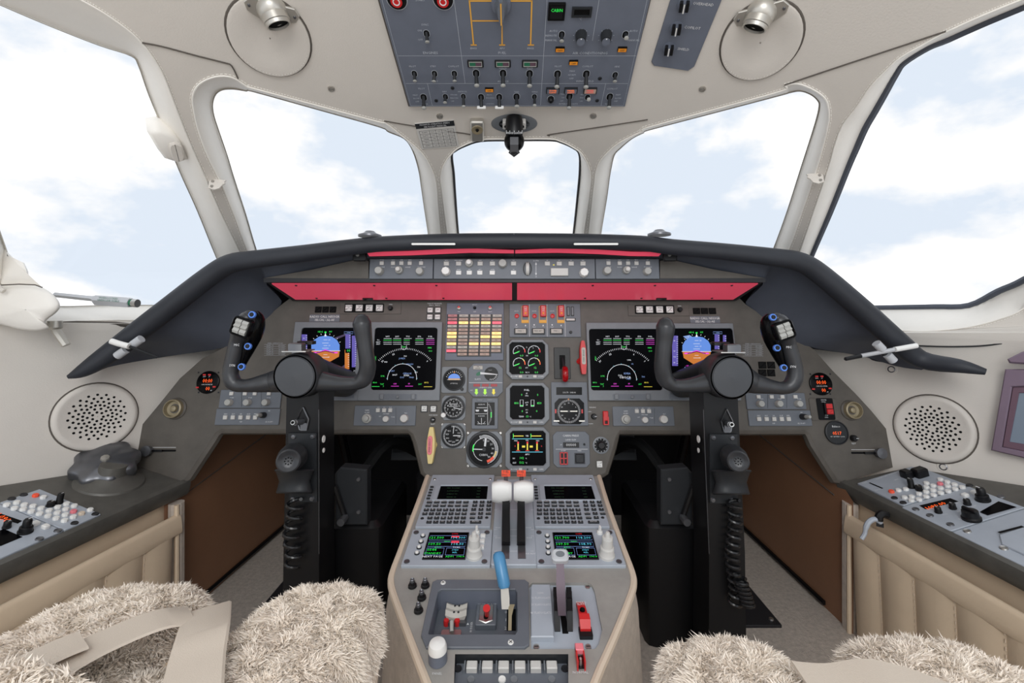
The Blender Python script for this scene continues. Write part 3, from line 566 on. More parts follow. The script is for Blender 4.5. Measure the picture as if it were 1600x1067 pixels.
# warning light panel
s = plate('caution_light_panel', 'warning light panel with glowing amber and red captions', 'warning panel', MAIN, 697, 474, 787, 563, 'ovh', 2.5); k = s.k
cols = [(706.2, 721), (723.5, 738), (740.3, 755.6), (757.6, 772), (774.5, 789)]
words = ['FUEL', 'OIL', 'HYD', 'ELEC', 'GEN', 'BATT', 'PITOT', 'BRAKE', 'DOOR', 'TRIM', 'BLEED', 'PUMP', 'AUTO', 'TEMP', 'SLATS', 'FIRE']
lit = {(2, 0): 'r', (2, 1): 'a', (2, 2): 'a', (2, 3): 'a', (2, 4): 'r', (5, 0): 'a', (5, 4): 'a', (6, 0): 'a', (6, 3): 'a', (6, 4): 'a', (8, 0): 'a', (8, 2): 'a', (8, 3): 'a', (8, 4): 'a', (10, 0): 'r'}
g = G(); g.flat(pl(s, [(698.5, 552.2), (698.8, 491.5), (785, 491.5), (784.6, 552.2)]), 'black', s.z); g.flat(pl(s, [(714, 557.5), (714, 551), (767.5, 551), (767.5, 557.5)]), 'black', s.z); s.part('light_grid', g)
for r in range(12):
    for c in range(5):
        if r == 11 and c in (0, 4): continue
        sk = (5.5 - r) * .22 - .6; cx = 707.0 + c * 17.35 + sk; cy = 493.8 + r * 5.45
        st = lit.get((r, c)); m = 'e_amber' if st == 'a' else 'e_redlit' if st == 'r' else ('tanred' if (c in (0,) and r < 2) else 'tan' if r % 3 else 'label')
        x, y = s.p(cx, cy); g = G(); g.box(x, y, 14.4 * k, 4.0 * k, s.th, s.th + 1.2 * k, m, .3 * k, .3 * k)
        g.text(words[(r * 5 + c * 3) % 16], x, y, 1.7 * k, ('orange' if st == 'a' else 'red' if st == 'r' else 'charcoal'), s.th + 1.2 * k + .0002); s.part('caption_light', g)
for x in (717.4, 766): g = G(); g.lathe([(3.4 * k, 0), (3.2 * k, 2.4 * k), (2 * k, 3.4 * k), (0, 3.6 * k)], 'satin', *s.p(x, 482), 14, s.th); g.flat(circ(*s.p(x, 481), 1.8 * k, 10), 'red', s.th + 3.7 * k); s.part('push_light', g)
g = G(); g.lathe([(2.6 * k, 0), (2.2 * k, 2 * k), (1.2 * k, 5 * k), (0, 5.3 * k)], 'black', *s.p(742, 481.5), 12, s.th); s.part('toggle', g)
lines(s, s.g, [('BRIGHT', 742, 476.8), ('DIM', 742, 487.6), ('TEST', 717.4, 487.4), ('RESET', 766, 487.6)], 1.6, z=s.z); s.part('lettering', s.g)
for q in ((703, 477), (781, 477), (699.5, 559), (780.5, 559)): s.screw(*q, 2.4)
# fire panel
s = plate('fire_panel', 'fire panel with three red guarded switches above the engine display', 'fire panel', MAIN, 796, 475, 907, 527, 'bluegrey', 2.2); k = s.k
for i, x in enumerate((821, 848.5, 876.5)):
    g = G(); X, Y = s.p(x, 487); g.box(X, Y, 9 * k, 18 * k, s.th, s.th + 5 * k, 'red', .8 * k, 1 * k); g.lathe([(1.8 * k, 0), (1.6 * k, 1.2 * k), (0, 1.4 * k)], 'amber', X, Y - 4 * k, 10, s.th + 5 * k)
    for j in range(3): g.text(['PULL', 'FIRE', 'SW'][j], X, Y + (6 - j * 3) * k, 1.8 * k, 'letter', s.th + 5 * k + .0002)
    s.part('red_guard', g); g = G(); X2, Y2 = s.p(x - .6, 492); g.frame(rrect(X2, Y2, 11.5 * k, 27 * k, .5 * k, 2), rrect(X2, Y2, 10 * k, 25.5 * k, .5 * k, 2), s.th, s.th + .6 * k, 'amberline'); s.part('amber_frame', g)
    g = G(); g.box(*s.p(x - .6, 502.5), 10 * k, 4 * k, s.th, s.th + 1.5 * k, 'amberline'); s.part('guard_hinge', g)
    g = G(); g.lathe([(3.6 * k, 0), (3.4 * k, 2 * k), (1.9 * k, 2.4 * k), (1.7 * k, .6 * k), (0, .6 * k)], 'red', *s.p(x - 13.5, 494.3), 16, s.th); s.part('selector_ring', g)
    bx = x - 7.5; w = 20 if i != 1 else 19
    g = G(); g.box(*s.p(bx, 518.4), 20.5 * k, 9.4 * k, s.th, s.th + 1.8 * k, 'charcoal', .6 * k); g.box(*s.p(bx, 518), 16.5 * k, 6.6 * k, s.th + 1.8 * k, s.th + 3 * k, 'label', .4 * k, .3 * k); g.text(['FIRE 1', 'FIRE APU', 'FIRE 2'][i], *s.p(bx, 518), 2.5 * k, 'charcoal', s.th + 3 * k + .0002); s.part('push_button', g)
    s.g.text('TEST', *s.p(x - 14, 511.5), 1.7 * k, 'letter', s.z); s.g.text('DISCH', *s.p(x - 14, 486.5), 1.6 * k, 'letter', s.z); s.g.flat(pl(s, [(x - 1.2, 510), (x + 1.2, 510), (x, 507)]), 'letter', s.z)
    s.g.flat(circ(*s.p(x - 14, 508), 1.2 * k, 10), 'letter', s.z); s.g.stroke(pl(s, [(x + 6, 476), (x + 6.4, 526)]), .5 * k, 'letter', s.z)
s.part('lettering', s.g)
for x in (887.5, 894): g = G(); g.box(*s.p(x, 487), 4.6 * k, 15 * k, s.th, s.th + 1.4 * k, 'black', .5 * k); g.box(*s.p(x, 487), 3 * k, 13 * k, s.th + 1.4 * k, s.th + 2.6 * k, 'bezel', .5 * k, .5 * k); s.part('rocker', g)
g = G(); g.box(*s.p(891, 500), 16 * k, 5 * k, s.th, s.th + 1.4 * k, 'black', .5 * k); g.box(*s.p(891, 500), 13 * k, 3 * k, s.th + 1.4 * k, s.th + 2.2 * k, 'keywhite'); s.part('caption_window', g)
s.knob(891.5, 519.5, 2.4, 5, 'black'); s.screw(799, 477.5, 2); s.screw(903, 477.5, 2)
# three engine and system displays
def mfd(label, x0, y0, x1, y1, sr, draw, cap):
    s = TH('system_display', label, 'display', MAIN, x0, y0, x1, y1); k = s.k; xa, ya = s.p(sr[0], sr[3]); xb, yb = s.p(sr[2], sr[1]); q = ((xa + xb) / 2, (ya + yb) / 2, xb - xa, yb - ya)
    g = G(); g.frame(octa(0, 0, s.w, s.h, 9 * k), octa(*q, 4 * k), 0, 5 * k, 'bezel', .8 * k, 1.6 * k); s.part('bezel', g); g = G(); g.flat(octa(*q, 4 * k), 'screen', 1.8 * k); sc2 = s.part('screen', g)
    g = G(); draw(s, g, lambda a, x, y, h=2.4, m='e_white', z=1.8 * k + .0003: g.text(a, *s.p(x, y), h * k, m, z), 1.8 * k + .0003); part('symbology', g, sc2)
    yb = y1 - 4.5; g = G(); mx = (x0 + x1) / 2
    for a, x in zip(cap, (mx - 20.5, mx + 21)): g.text(a, *s.p(x, yb), 2.3 * k, 'letter', 5 * k + .0002)
    s.part('lettering', g); s.key(mx - 11, yb, 5.5, 4, 'keywhite', z=6.8, r=.5); s.key(mx + 11.5, yb, 5.5, 4, 'keywhite', z=6.8, r=.5); g = G(); g.lathe([(1.4 * k, 0), (1.2 * k, 6 * k), (0, 6 * k)], 'charcoal', *s.p(mx, yb), 10); s.part('light_sensor', g)
def eng(s, g, t, z):
    k = s.k
    for x, y in ((811, 549.5), (834.5, 549.5), (811, 568.5), (834.5, 568.5)):
        c = s.p(x, y); g.arc(*c, 9.2 * k, 30, 205, .6 * k, 'e_white', z); g.arc(*c, 9.2 * k, -8, 28, 1.1 * k, 'e_red' if y < 560 else 'e_orange', z); g.ticks(*c, 8 * k, 9.2 * k, 30, 200, 5, .5 * k, 'e_white', z)
        if y > 560: g.arc(*c, 9.2 * k, 28, 58, 1.2 * k, 'e_yellow', z)
        g.stroke([c, (c[0] - 7.5 * k, c[1] - 3 * k)], 1.4 * k, 'e_green', z); g.stroke([c, (c[0] + 1 * k, c[1] + 1 * k)], .6 * k, 'e_green', z)
    for a, x, y, m in (('0.0', 815, 556, 'e_green'), ('0.0', 838, 556, 'e_green'), ('12', 812.5, 574.8, 'e_green'), ('12', 836, 574.8, 'e_green'), ('0.0', 815, 582, 'e_green'), ('0.0', 838, 582, 'e_green'), ('N1', 823.5, 556, 'e_white'), ('ITT', 823, 575, 'e_white'), ('N2 %', 824, 582, 'e_white'), ('%', 823, 543, 'e_white'), ('5', 809, 544, 'e_white'), ('5', 833, 544, 'e_white')): t(a, x, y, 3.2 if m == 'e_green' else 2, m)
mfd('upper octagonal display with four engine dials', 791, 531, 857, 593, (796, 535.5, 851, 585), eng, ('RCONF', 'SCAN'))
def fuel(s, g, t, z):
    k = s.k
    for a, x, y, h, m in (('FUEL', 823, 609.6, 2.8, 'e_white'), ('0', 815, 617, 3.4, 'e_green'), ('0', 840, 617, 3.4, 'e_green'), ('FF', 823, 615, 2, 'e_white'), ('PPH', 823, 618.5, 2, 'e_white'), ('800', 807, 630, 3.4, 'e_green'), ('850', 842.5, 630, 3.4, 'e_green'), ('QTY', 823, 629, 2, 'e_white'), ('LB', 823, 632.5, 2, 'e_white'), ('0', 816, 642.5, 3.4, 'e_green'), ('0', 838.5, 642.5, 3.4, 'e_green'), ('FU', 823, 640.6, 2, 'e_white'), ('LB', 823, 644.4, 2, 'e_white'), ('TEMP', 814.5, 651, 2.4, 'e_white'), ('13', 823.5, 650.8, 3.2, 'e_green'), ('°C', 828.5, 651, 2, 'e_white')): t(a, x, y, h, m)
    for x in (815, 832): g.stroke(pl(s, [(x - 2.4, 624.8), (x + 2.4, 624.8), (x + 2.4, 635), (x - 2.4, 635)]), .6 * k, 'e_white', z, True); g.flat(pl(s, [(x - 2, 634.6), (x + 2, 634.6), (x + 2, 633), (x - 2, 633)]), 'e_green', z)
mfd('middle octagonal display headed with the word FUEL', 790, 598, 858, 664, (797, 603, 850, 655), fuel, ('RCONF', 'CAN'))
def apu(s, g, t, z):
    k = s.k
    for x in (803, 830.5): g.stroke(pl(s, [(x - 1, 681), (x + 15, 681)]), 1.2 * k, 'e_yellow', z); g.stroke(pl(s, [(x - 1, 677.5), (x - 1, 684)]), 1 * k, 'e_green', z)
    for y in (685.5, 706): g.stroke(pl(s, [(800, y), (848, y)]), .8 * k, 'e_cyan', z)
    for x in (809.5, 824, 839): g.stroke(pl(s, [(x, 690), (x, 703)]), 2 * k, 'e_yellow', z); g.flat(pl(s, [(x - 1.2, 693), (x + 1.2, 693), (x + 1.2, 690), (x - 1.2, 690)]), 'e_red', z + .0002); g.stroke(pl(s, [(x - 3, 703.8), (x + 3, 703.8)]), .8 * k, 'e_red', z + .0002)
    for x in (818, 830): g.flat(pl(s, [(x - 2.4, 699), (x + 2.4, 699), (x + 2.4, 696), (x - 2.4, 696)]), 'e_yellow', z)
    for a, x, y, h, m in (('VIB', 823.5, 681, 2.4, 'e_white'), ('OIL', 823.5, 687.8, 2.2, 'e_white'), ('PRES', 806, 688.5, 1.8, 'e_white'), ('PRES', 840, 688.5, 1.8, 'e_white'), ('0', 804.8, 697, 2.6, 'e_red'), ('0', 846, 697, 2.6, 'e_red'), ('APU', 824, 709.8, 2.6, 'e_white'), ('N1', 803, 716, 2.2, 'e_white'), ('102', 815, 715.5, 3.4, 'e_green'), ('%', 822, 716, 2, 'e_white'), ('EGT', 804, 723, 2.2, 'e_white'), ('512', 815, 722.6, 3.4, 'e_green'), ('°C', 822, 723, 2, 'e_white')): t(a, x, y, h, m)
mfd('lowest octagonal display with APU figures', 789.6, 667, 858.6, 737, (797, 673, 852, 727), apu, ('RCONF', 'CAN'))
# round standby instruments
def gauge(name, label, x0, y0, x1, y1, c, r, draw, m='bezel', corner=5, screws=True, th=3.2):
    s = TH(name, label, 'gauge', MAIN, x0, y0, x1, y1); k = s.k; n = 32; X, Y = s.p(*c)
    po = [(q[0], q[1]) for q in octa(0, 0, s.w, s.h, corner * k)]; g = G(); g.prism(po, 0, th * k * .6, m, .4 * k)
    g.lathe([(r * k * 1.2, 0), (r * k * 1.16, th * k), (r * k * 1.02, th * k * 1.1), (r * k, th * k * .66)], 'charcoal' if m == 'bezel' else m, X, Y, n); s.part('case', g)
    g = G(); g.flat(circ(X, Y, r * k * 1.01, n), 'blackgloss', th * k * .64 + .0002); d = s.part('dial', g); g = G(); draw(s, g, X, Y, r * k, th * k * .64 + .0005, lambda a, x, y, h, mm='letter': g.text(a, *s.p(x, y), h * k, mm, th * k * .64 + .0005)); part('markings', g, d)
    if screws:
        for q in ((x0 + 2.4, y0 + 2.4), (x1 - 2.4, y0 + 2.4), (x0 + 2.4, y1 - 2.4), (x1 - 2.4, y1 - 2.4)): s.screw(*q, 2.0)
    return s
def att(s, g, X, Y, r, z, t):
    g.flat([(X + r * .62 * math.cos(a), Y + r * .1 + r * .5 * math.sin(a)) for a in [math.pi * i / 12 for i in range(13)]], 'e_sky', z); MT['e_sky']
    g.flat([(X - r * .62, Y + r * .1), (X - r * .55, Y - r * .06), (X + r * .55, Y - r * .06), (X + r * .62, Y + r * .1)], 'amberline', z); g.stroke([(X - r * .7, Y - r * .02), (X + r * .7, Y - r * .02)], r * .05, 'letter', z + .0002)
    g.ticks(X, Y, r * .75, r * .9, 20, 160, 11, r * .04, 'letter', z); g.flat([(X - r * .08, Y + r * .8), (X + r * .08, Y + r * .8), (X, Y + r * .62)], 'amber', z + .0003); g.text('ATTITUDE', X, Y - r * .42, r * .12, 'letter', z)
s = gauge('attitude_gauge', 'small standby attitude gauge with blue sky dial and four screws', 690, 573, 730, 614, (709.8, 593), 15, att, corner=2); s.knob(722, 608, 2.6, 6, 'black')
def alt(s, g, X, Y, r, z, t):
    g.ticks(X, Y, r * .8, r * .95, 0, 352, 50, r * .025, 'letter', z); g.ticks(X, Y, r * .74, r * .95, 0, 324, 10, r * .05, 'letter', z)
    for i in range(10): a = math.radians(90 - 36 * i); g.text(str(i), X + r * .6 * math.cos(a), Y + r * .6 * math.sin(a), r * .2, 'letter', z)
    g.stroke([(X - r * .45, Y + r * .12), (X + r * .42, Y + r * .12), (X + r * .42, Y + r * .38), (X - r * .45, Y + r * .38)], r * .04, 'letter', z, True); g.text('80 300', X, Y + r * .25, r * .18, 'letter', z + .0002); g.text('ALT', X, Y - r * .2, r * .16, 'letter', z); g.stroke([(X, Y), (X + r * .8, Y - r * .15)], r * .07, 'letter', z + .0004)
s = gauge('altimeter', 'small round altimeter with a white setting knob', 690, 618, 727.6, 656.5, (708.8, 637), 15.5, alt, screws=False); s.knob(693.3, 648.6, 4, 6, 'white')
def asp(s, g, X, Y, r, z, t):
    g.ticks(X, Y, r * .82, r * .97, -220, 100, 60, r * .03, 'letter', z); g.stroke([(X, Y), (X + r * .75, Y)], r * .08, 'letter', z + .0003); g.stroke([(X, Y + r * .2), (X + r * .05, Y + r * .9)], r * .06, 'letter', z + .0003)
    for i, w in enumerate(('60', '100', '140', '180', '220', '260', '300', '350', '400')): a = math.radians(60 - 36 * i); g.text(w, X + r * .6 * math.cos(a), Y + r * .6 * math.sin(a), r * .16, 'letter', z)
gauge('airspeed_gauge', 'small round airspeed gauge beside the yellow handle', 689, 661, 727.8, 700.5, (708.3, 680.5), 15.8, asp)
def cab(s, g, X, Y, r, z, t):
    g.arc(X, Y, r * .72, 100, 260, r * .035, 'letter', z); g.arc(X, Y, r * .74, 155, 190, r * .08, 'e_green', z + .0001); g.arc(X, Y, r * .92, -75, 95, r * .03, 'letter', z); g.ticks(X, Y, r * .72, r * .92, -60, 110, 30, r * .04, 'letter', z)
    g.arc(X, Y, r * .78, -75, -38, r * .16, 'orange', z + .0001); g.arc(X, Y, r * .8, -36, -8, r * .12, 'yellow', z + .0001)
    for i in range(6): a = math.radians(95 - 30 * i); g.text(str(i * 10), X + r * .58 * math.cos(a), Y + r * .58 * math.sin(a), r * .13, 'letter', z)
    g.text('CABIN', X - r * .05, Y - r * .35, r * .14, 'letter', z); g.stroke([(X, Y), (X - r * .72, Y + r * .02)], r * .06, 'letter', z + .0004); g.stroke([(X + r * .05, Y + r * .2), (X + r * .1, Y + r * .72)], r * .13, 'letter', z + .0004); g.flat(circ(X, Y, r * .12, 14), 'charcoal', z + .0006)
gauge('cabin_gauge', 'large round cabin altitude gauge with green and orange arcs', 729, 674, 784.6, 730, (756.6, 702), 23.5, cab, corner=8)
# slats, flaps and gear indicator
s = plate('gear_indicator', 'octagonal flaps and landing gear indicator with three lit arrows', 'indicator', MAIN, 732, 568, 786, 620, 'bluegrey', 2.4, 'o', 8); k = s.k
g = G(); c = s.p(767.6, 584.4); g.flat(circ(*c, 11 * k, 24), 'blackgloss', s.z); g.ticks(*c, 7.5 * k, 10 * k, -100, -20, 6, .8 * k, 'letter', s.z + .0002); g.flat([(c[0] - 17 * k, c[1] + 3 * k), (c[0] - 17 * k, c[1] - .5 * k), (c[0] + 10 * k, c[1] - 1.4 * k), (c[0] + 10 * k, c[1] - .4 * k)], 'letter', s.z + .0004); s.part('flap_dial', g)
g = G(); g.flat([(s.p(748.5, 584)[0] + 4 * k * math.cos(a) * 1.1, s.p(748.5, 584)[1] + 3 * k * math.sin(a) + 1.4 * k * math.cos(a)) for a in [i * math.pi / 8 for i in range(16)]], 'greendk', s.z + .0002); s.part('slat_flag', g)
s.key(747, 574.6, 15, 6, 'label', 'caption_light', 1.2 + 2.4, .4, None, 'AIR\nBRAKE', 'charcoal', 1.8)
for x in (745, 758.6, 772): g = G(); g.box(*s.p(x, 602), 10 * k, 4 * k, s.th, s.th + .8 * k, 'e_dkred', .3 * k); s.part('red_light', g)
for x, m in ((744.6, 'e_lime'), (758, 'e_lime'), (771.4, 'e_yellow')): g = G(); g.add([(*p, s.z + .0003) for p in pl(s, [(x - 1.8, 608), (x + 1.8, 608), (x + 1.8, 613), (x + 3.2, 613), (x, 617), (x - 3.2, 613), (x - 1.8, 613)])], [tuple(range(7))], m); s.part('gear_arrow', g)
lines(s, s.g, [('SLATS', 746.5, 592.6, 2.6), ('FLAPS', 767, 578.6, 2), ('LANDING GEAR', 758.6, 605.6, 2), ('TEST', 737, 610, 1.5), ('LH', 745, 618.2, 1.5), ('NOSE', 758.4, 618.2, 1.5), ('RH', 772, 618.2, 1.5)], 2, z=s.z); s.g.stroke(pl(s, [(733, 598), (785, 598)]), .6 * k, 'letter', s.z); s.part('lettering', s.g)
# trim indicator
s = plate('trim_indicator', 'rectangular trim indicator with black window left of the FUEL display', 'indicator', MAIN, 737.4, 622, 778, 670, 'bluegrey', 2.4); k = s.k
g = G(); q = pl(s, [(742, 664.5), (773, 664.5), (773, 628.5), (742, 628.5)]); g.flat(q, 'blackgloss', s.z)
for a, b, w in (((742.5, 646.5), (762, 646.5), .6), ((762, 629), (762, 664), .6), ((745, 637), (761, 637), .8), ((752.5, 653), (752.5, 663), .8), ((746, 662), (759, 662), .6)): g.stroke(pl(s, [a, b]), w * k, 'letter', s.z + .0003)
g.arc(*s.p(752.5, 656), 6 * k, 200, 340, .6 * k, 'letter', s.z + .0003); g.stroke(pl(s, [(767.5, 644), (767.5, 652)]), 1.4 * k, 'e_green', s.z + .0003); g.ticks(*s.p(740, 647), 27 * k, 29 * k, -32, 32, 16, .5 * k, 'letter', s.z + .0003)
for a, y in (('AILERON', 632), ('RUDDER', 650)): g.text(a, *s.p(752.5, y), 1.9 * k, 'letter', s.z + .0003)
for x in (746, 759): g.flat(pl(s, [(x - 2, 643), (x + 2, 643), (x + 3, 640), (x - 3, 640)]), 'letter', s.z + .0003)
s.part('window', g)
for x in (750, 765): s.key(x, 625, 9, 3, 'bezel', 'tab', 3.4, .6)
for q in ((740, 625), (775.4, 625), (740, 667.6), (775.4, 667.6)): s.screw(*q, 1.6, 'charcoal')
# compass indicator
s = plate('radio_compass', 'compass indicator with digital window and red flags right of the FUEL display', 'indicator', MAIN, 861.4, 597, 918, 665, 'bluegrey', 2.4); k = s.k
g = G(); g.flat(pl(s, [(869, 617), (909, 617), (909, 605), (869, 605)]), 'blackgloss', s.z); g.text('110.70  108.00', *s.p(889, 613.4), 2.5 * k, 'letter', s.z + .0003); s.part('digital_window', g)
g = G(); c = s.p(888.6, 642.5); g.prism(octa(*s.p(889.5, 642.5), 46 * k, 39 * k, 7 * k), s.th, s.th + .3 * k, 'blackgloss'); z = s.th + .3 * k + .0003
g.ticks(*c, 15 * k, 18 * k, 0, 355, 72, .35 * k, 'letter', z)
for i, w in enumerate(('N', '3', '6', 'E', '12', '15', 'S', '21', '24', 'W', '30', '33')): a = math.radians(90 - 30 * i); g.text(w, c[0] + 12.4 * k * math.cos(a), c[1] + 12.4 * k * math.sin(a), 2.2 * k, 'letter', z)
g.stroke([(c[0] - 13 * k, c[1]), (c[0] + 13 * k, c[1])], 1.4 * k, 'satin', z + .0005); g.flat(circ(*c, 2 * k, 12), 'charcoal', z + .0008)
for sx in (-1, 1): g.flat(rrect(c[0] + sx * 20.5 * k, c[1], 2.2 * k, 6 * k, 0), 'red', z)
g.flat([(c[0] - 1.2 * k, c[1] + 19 * k), (c[0] + 1.2 * k, c[1] + 19 * k), (c[0], c[1] + 16.4 * k)], 'amber', z); s.part('compass_card', g)
for x in (869, 908.5): g = G(); g.box(*s.p(x, 657.6), 9 * k, 1.8 * k, s.th, s.th + 3 * k, 'satin', .8 * k); s.part('needle_switch', g)
for q in ((864.6, 600), (912.6, 600), (865.4, 662), (915, 662)): s.screw(*q, 2, 'black')
# cabin pressure panel
s = plate('cabin_pressure_panel', 'grey panel lettered CABIN PRESS with zero counter', 'control panel', MAIN, 864, 674, 921, 730, 'bluegrey', 2.6, 'o', 6); k = s.k
lines(s, s.g, [('CABIN PRESS', 891.5, 680.6, 3.2), ('LAND ELEV', 891.5, 687, 2.4), ('DUMP', 880, 704, 1.9), ('MAN', 905, 704, 1.9), ('FT', 876.6, 695, 1.8)], 2, z=s.z); s.g.stroke(pl(s, [(868, 701.6), (918, 701.6)]), .6 * k, 'letter', s.z); s.part('lettering', s.g)
g = G(); g.box(*s.p(892, 695), 25 * k, 8 * k, s.th, s.th + .4 * k, 'black'); g.text('00000', *s.p(892, 695), 4.6 * k, 'letter', s.th + .4 * k + .0003); s.part('counter', g)
g = G(); g.lathe([(1.8 * k, 0), (1 * k, 4 * k), (0, 4 * k)], 'black', *s.p(912.6, 694), 10, s.th); s.part('toggle', g)
g = G(); X, Y = s.p(880.4, 715.6); g.box(X, Y, 12 * k, 18 * k, s.th, s.th + 1 * k, 'black'); 
for sx in (-1, 0, 1): g.box(X + sx * 5.4 * k, Y, 1.4 * k, 18 * k, s.th, s.th + 4 * k, 'red', .3 * k)
for sy in (-8.4, 0, 8.4): g.box(X, Y + sy * k, 12 * k, 1.4 * k, s.th, s.th + 4 * k, 'red', .3 * k)
s.part('red_cage_guard', g); s.key(905.5, 716, 14, 14, 'charcoal', 'push_button', 4, 1, 'ledge')
for q in ((868, 680), (916, 679), (893, 725)): s.screw(*q, 1.4, 'bluegrey')
# handles and single controls
s = TH('landing_gear_lever', 'landing gear lever with translucent red wheel knob in black slot', 'lever', MAIN, 865.6, 543, 891, 592); k = s.k
g = G(); g.box(0, 0, s.w, s.h, 0, 2 * k, 'black', 1 * k, .5 * k); g.box(*s.p(878.5, 566), 9 * k, 22 * k, 2 * k, 2.2 * k, 'matblack'); s.part('slot_plate', g); g = G(); x, y = s.p(879, 566); g.tube([(x, y + 6 * k, 0), (x, y - 2 * k, 12 * k), (*s.p(880.5, 585), 20 * k)], 2.4 * k, 'charcoal', 8); s.part('arm', g)
g = G(); X, Y = s.p(880.6, 586); g.M = Matrix.Translation((X, Y, 20 * k)) @ Matrix.Rotation(math.pi / 2, 4, 'Y'); g.lathe([(3 * k, -4.5 * k), (8 * k, -4.5 * k), (11 * k, -3.4 * k), (12 * k, -1 * k), (12 * k, 1 * k), (11 * k, 3.4 * k), (8 * k, 4.5 * k), (3 * k, 4.5 * k)], 'redglass', n=28); s.part('wheel_knob', g)
for q in ((869.6, 547), (885.6, 547)): s.screw(*q, 2)
s = TH('park_brake_pull', 'slender red pull handle with pale label beside right map display', 'handle', MAIN, 904, 534, 915.5, 585.5); k = s.k
g = G(); sec = lambda w, y, z: [(-w * k, y, z), (w * k, y, z), (w * k * .8, y, z + 5 * k), (-w * k * .8, y, z + 5 * k)]
g.loft([sec(w, y * s.h, 8 * k) for w, y in ((2.2, .5), (3.2, .47), (5.6, .22), (5.6, -.22), (4, -.47), (3, -.5))], 'red', True, True); s.part('grip', g)
g = G(); g.box(.4 * k, 2 * k, 6 * k, 26 * k, 13 * k, 13.4 * k, 'label', 2 * k); g.text('PARK BRAKE', .4 * k, 2 * k, 2.4 * k, 'charcoal', 13.4 * k + .0003, math.pi / 2); s.part('label_plate', g); g = G(); g.tube([(-6 * k, -6 * k, 0), (-2 * k, -2 * k, 8 * k)], 4 * k, 'red', 10); s.part('stem', g)
s = TH('emergency_brake_pull', 'yellow pull handle with pink insert at left of the lower gauges', 'handle', MAIN, 666, 667, 683, 723.5); k = s.k
g = G(); g.loft([sec(w, y * s.h, 4 * k) for w, y in ((3, .5), (4, .46), (7.4, .12), (7.6, -.1), (4.4, -.46), (3.4, -.5))], 'yellow', True, True); s.part('grip', g)
g = G(); g.box(-1.2 * k, 0, 7.2 * k, 28 * k, 9 * k, 10.6 * k, 'pink', 3.4 * k, .6 * k); g.text('EMERGENCY', -1.2 * k, 0, 2.6 * k, 'charcoal', 10.6 * k + .0003, math.pi / 2); s.part('pink_insert', g); g = G(); g.lathe([(6 * k, 0), (5 * k, 4 * k)], 'yellow', 3 * k, 0, 14); s.part('stem', g)
def plainknob(name, label, cat, F, px, py, r, h, m, txt=(), disc=None):
    s = TH(name, label, cat, F, px - r, py - r, px + r, py + r); k = s.k
    if disc: g = G(); g.lathe([(disc * k, 0), (disc * k, 1.6 * k), (disc * .9 * k, 2 * k), (0, 2 * k)], 'bezel', n=28); g.lathe([(disc * .8 * k, 2.05 * k), (0, 2.05 * k)], 'charcoal', n=28); g.ticks(0, 0, disc * .66 * k, disc * .78 * k, 0, 330, 12, .7 * k, 'letter', 2.1 * k + .0002); s.part('base_disc', g)
    g = G(); g.lathe([(r * k, 0), (r * .95 * k, h * .8 * k), (r * .75 * k, h * k), (0, h * k)], m, n=18, z=2 * k if disc else 0); g.box(0, 0, r * 1.7 * k, r * .4 * k, h * k * .9, h * k * 1.25, m, .2 * k); g.stroke([(0, 0), (r * .8 * k, 0)], .8 * k, 'letter', h * k * 1.25 + .0003); s.part('knob', g)
    if txt: g = G(); lines(s, g, txt, 1.9, z=.0005); s.part('lettering', g)
    return s
plainknob('rotary_selector', 'round rotary selector with grey ring right of the CABIN PRESS panel', 'knob', MAIN, 938.8, 695.6, 6, 6, 'black', (), 13)
plainknob('reset_knob', 'small black knob lettered RESET above the yellow handle', 'knob', MAIN, 676.6, 655.6, 4, 7, 'black', [('PARK BRAKE', 677, 648.6, 1.7), ('RESET', 676.4, 662.6, 1.9)])
plainknob('passing_knob', 'small black knob left of the red switch guard', 'knob', MAIN, 927.6, 650.6, 4.4, 7, 'black', [('PASSING', 926, 636.6, 1.9), ('AUTO', 921, 643.4, 1.7), ('NORM', 923, 662, 1.7)])
s = TH('switch_guard', 'upright red switch guard beside the small black knob', 'switch', MAIN, 941, 640.5, 950, 663.5); k = s.k
g = G(); g.box(0, 2 * k, 8 * k, 15 * k, 0, 7 * k, 'red', 1 * k, 1 * k); g.box(-3.2 * k, -5 * k, 1.8 * k, 12 * k, 0, 8 * k, 'red'); g.box(3.2 * k, -5 * k, 1.8 * k, 12 * k, 0, 8 * k, 'red'); g.box(0, -10.6 * k, 8 * k, 1.8 * k, 0, 8 * k, 'red'); s.part('guard', g); g = G(); g.box(0, -6 * k, 4 * k, 6 * k, 0, 5 * k, 'black'); s.part('switch', g)
s = TH('low_light', 'single white square caption light at lower right of the centre board', 'light', MAIN, 931.6, 719.5, 942, 731); s.key(936.7, 725.2, 8.6, 9.4, 'white', 'lens', 2.4, .4, 'panel', 'LOW\nOIL', 'charcoal', 2)
for i, (x, y, t) in enumerate(((663, 638.4, 'A/S\nTRIM'), (677.2, 638.8, 'EM\nLIGHT'))):
    s = TH('caption_button', 'white square push light above the RESET knob, %s of two' % ('left' if i == 0 else 'right'), 'push light', MAIN, x - 5, y - 5, x + 5, y + 5, 'push lights above the RESET knob'); s.key(x, y, 8.4, 8.6, 'white', 'lens', 2.4, .4, 'ledge', t, 'charcoal', 2)
s = TH('reverser_lights', 'block of four white push lights left of the warning panel', 'push lights', MAIN, 667, 479, 690, 501)
for i, (x, y, t) in enumerate(((672.3, 484.6, 'DEPL'), (684.3, 484.6, 'DEPL'), (671.8, 495.4, 'TRANS'), (683.8, 495.4, 'TRANS'))): s.key(x, y, 8.2, 7.6, 'white', 'lens', 2.2, .4, 'ledge', t, 'charcoal', 1.9)
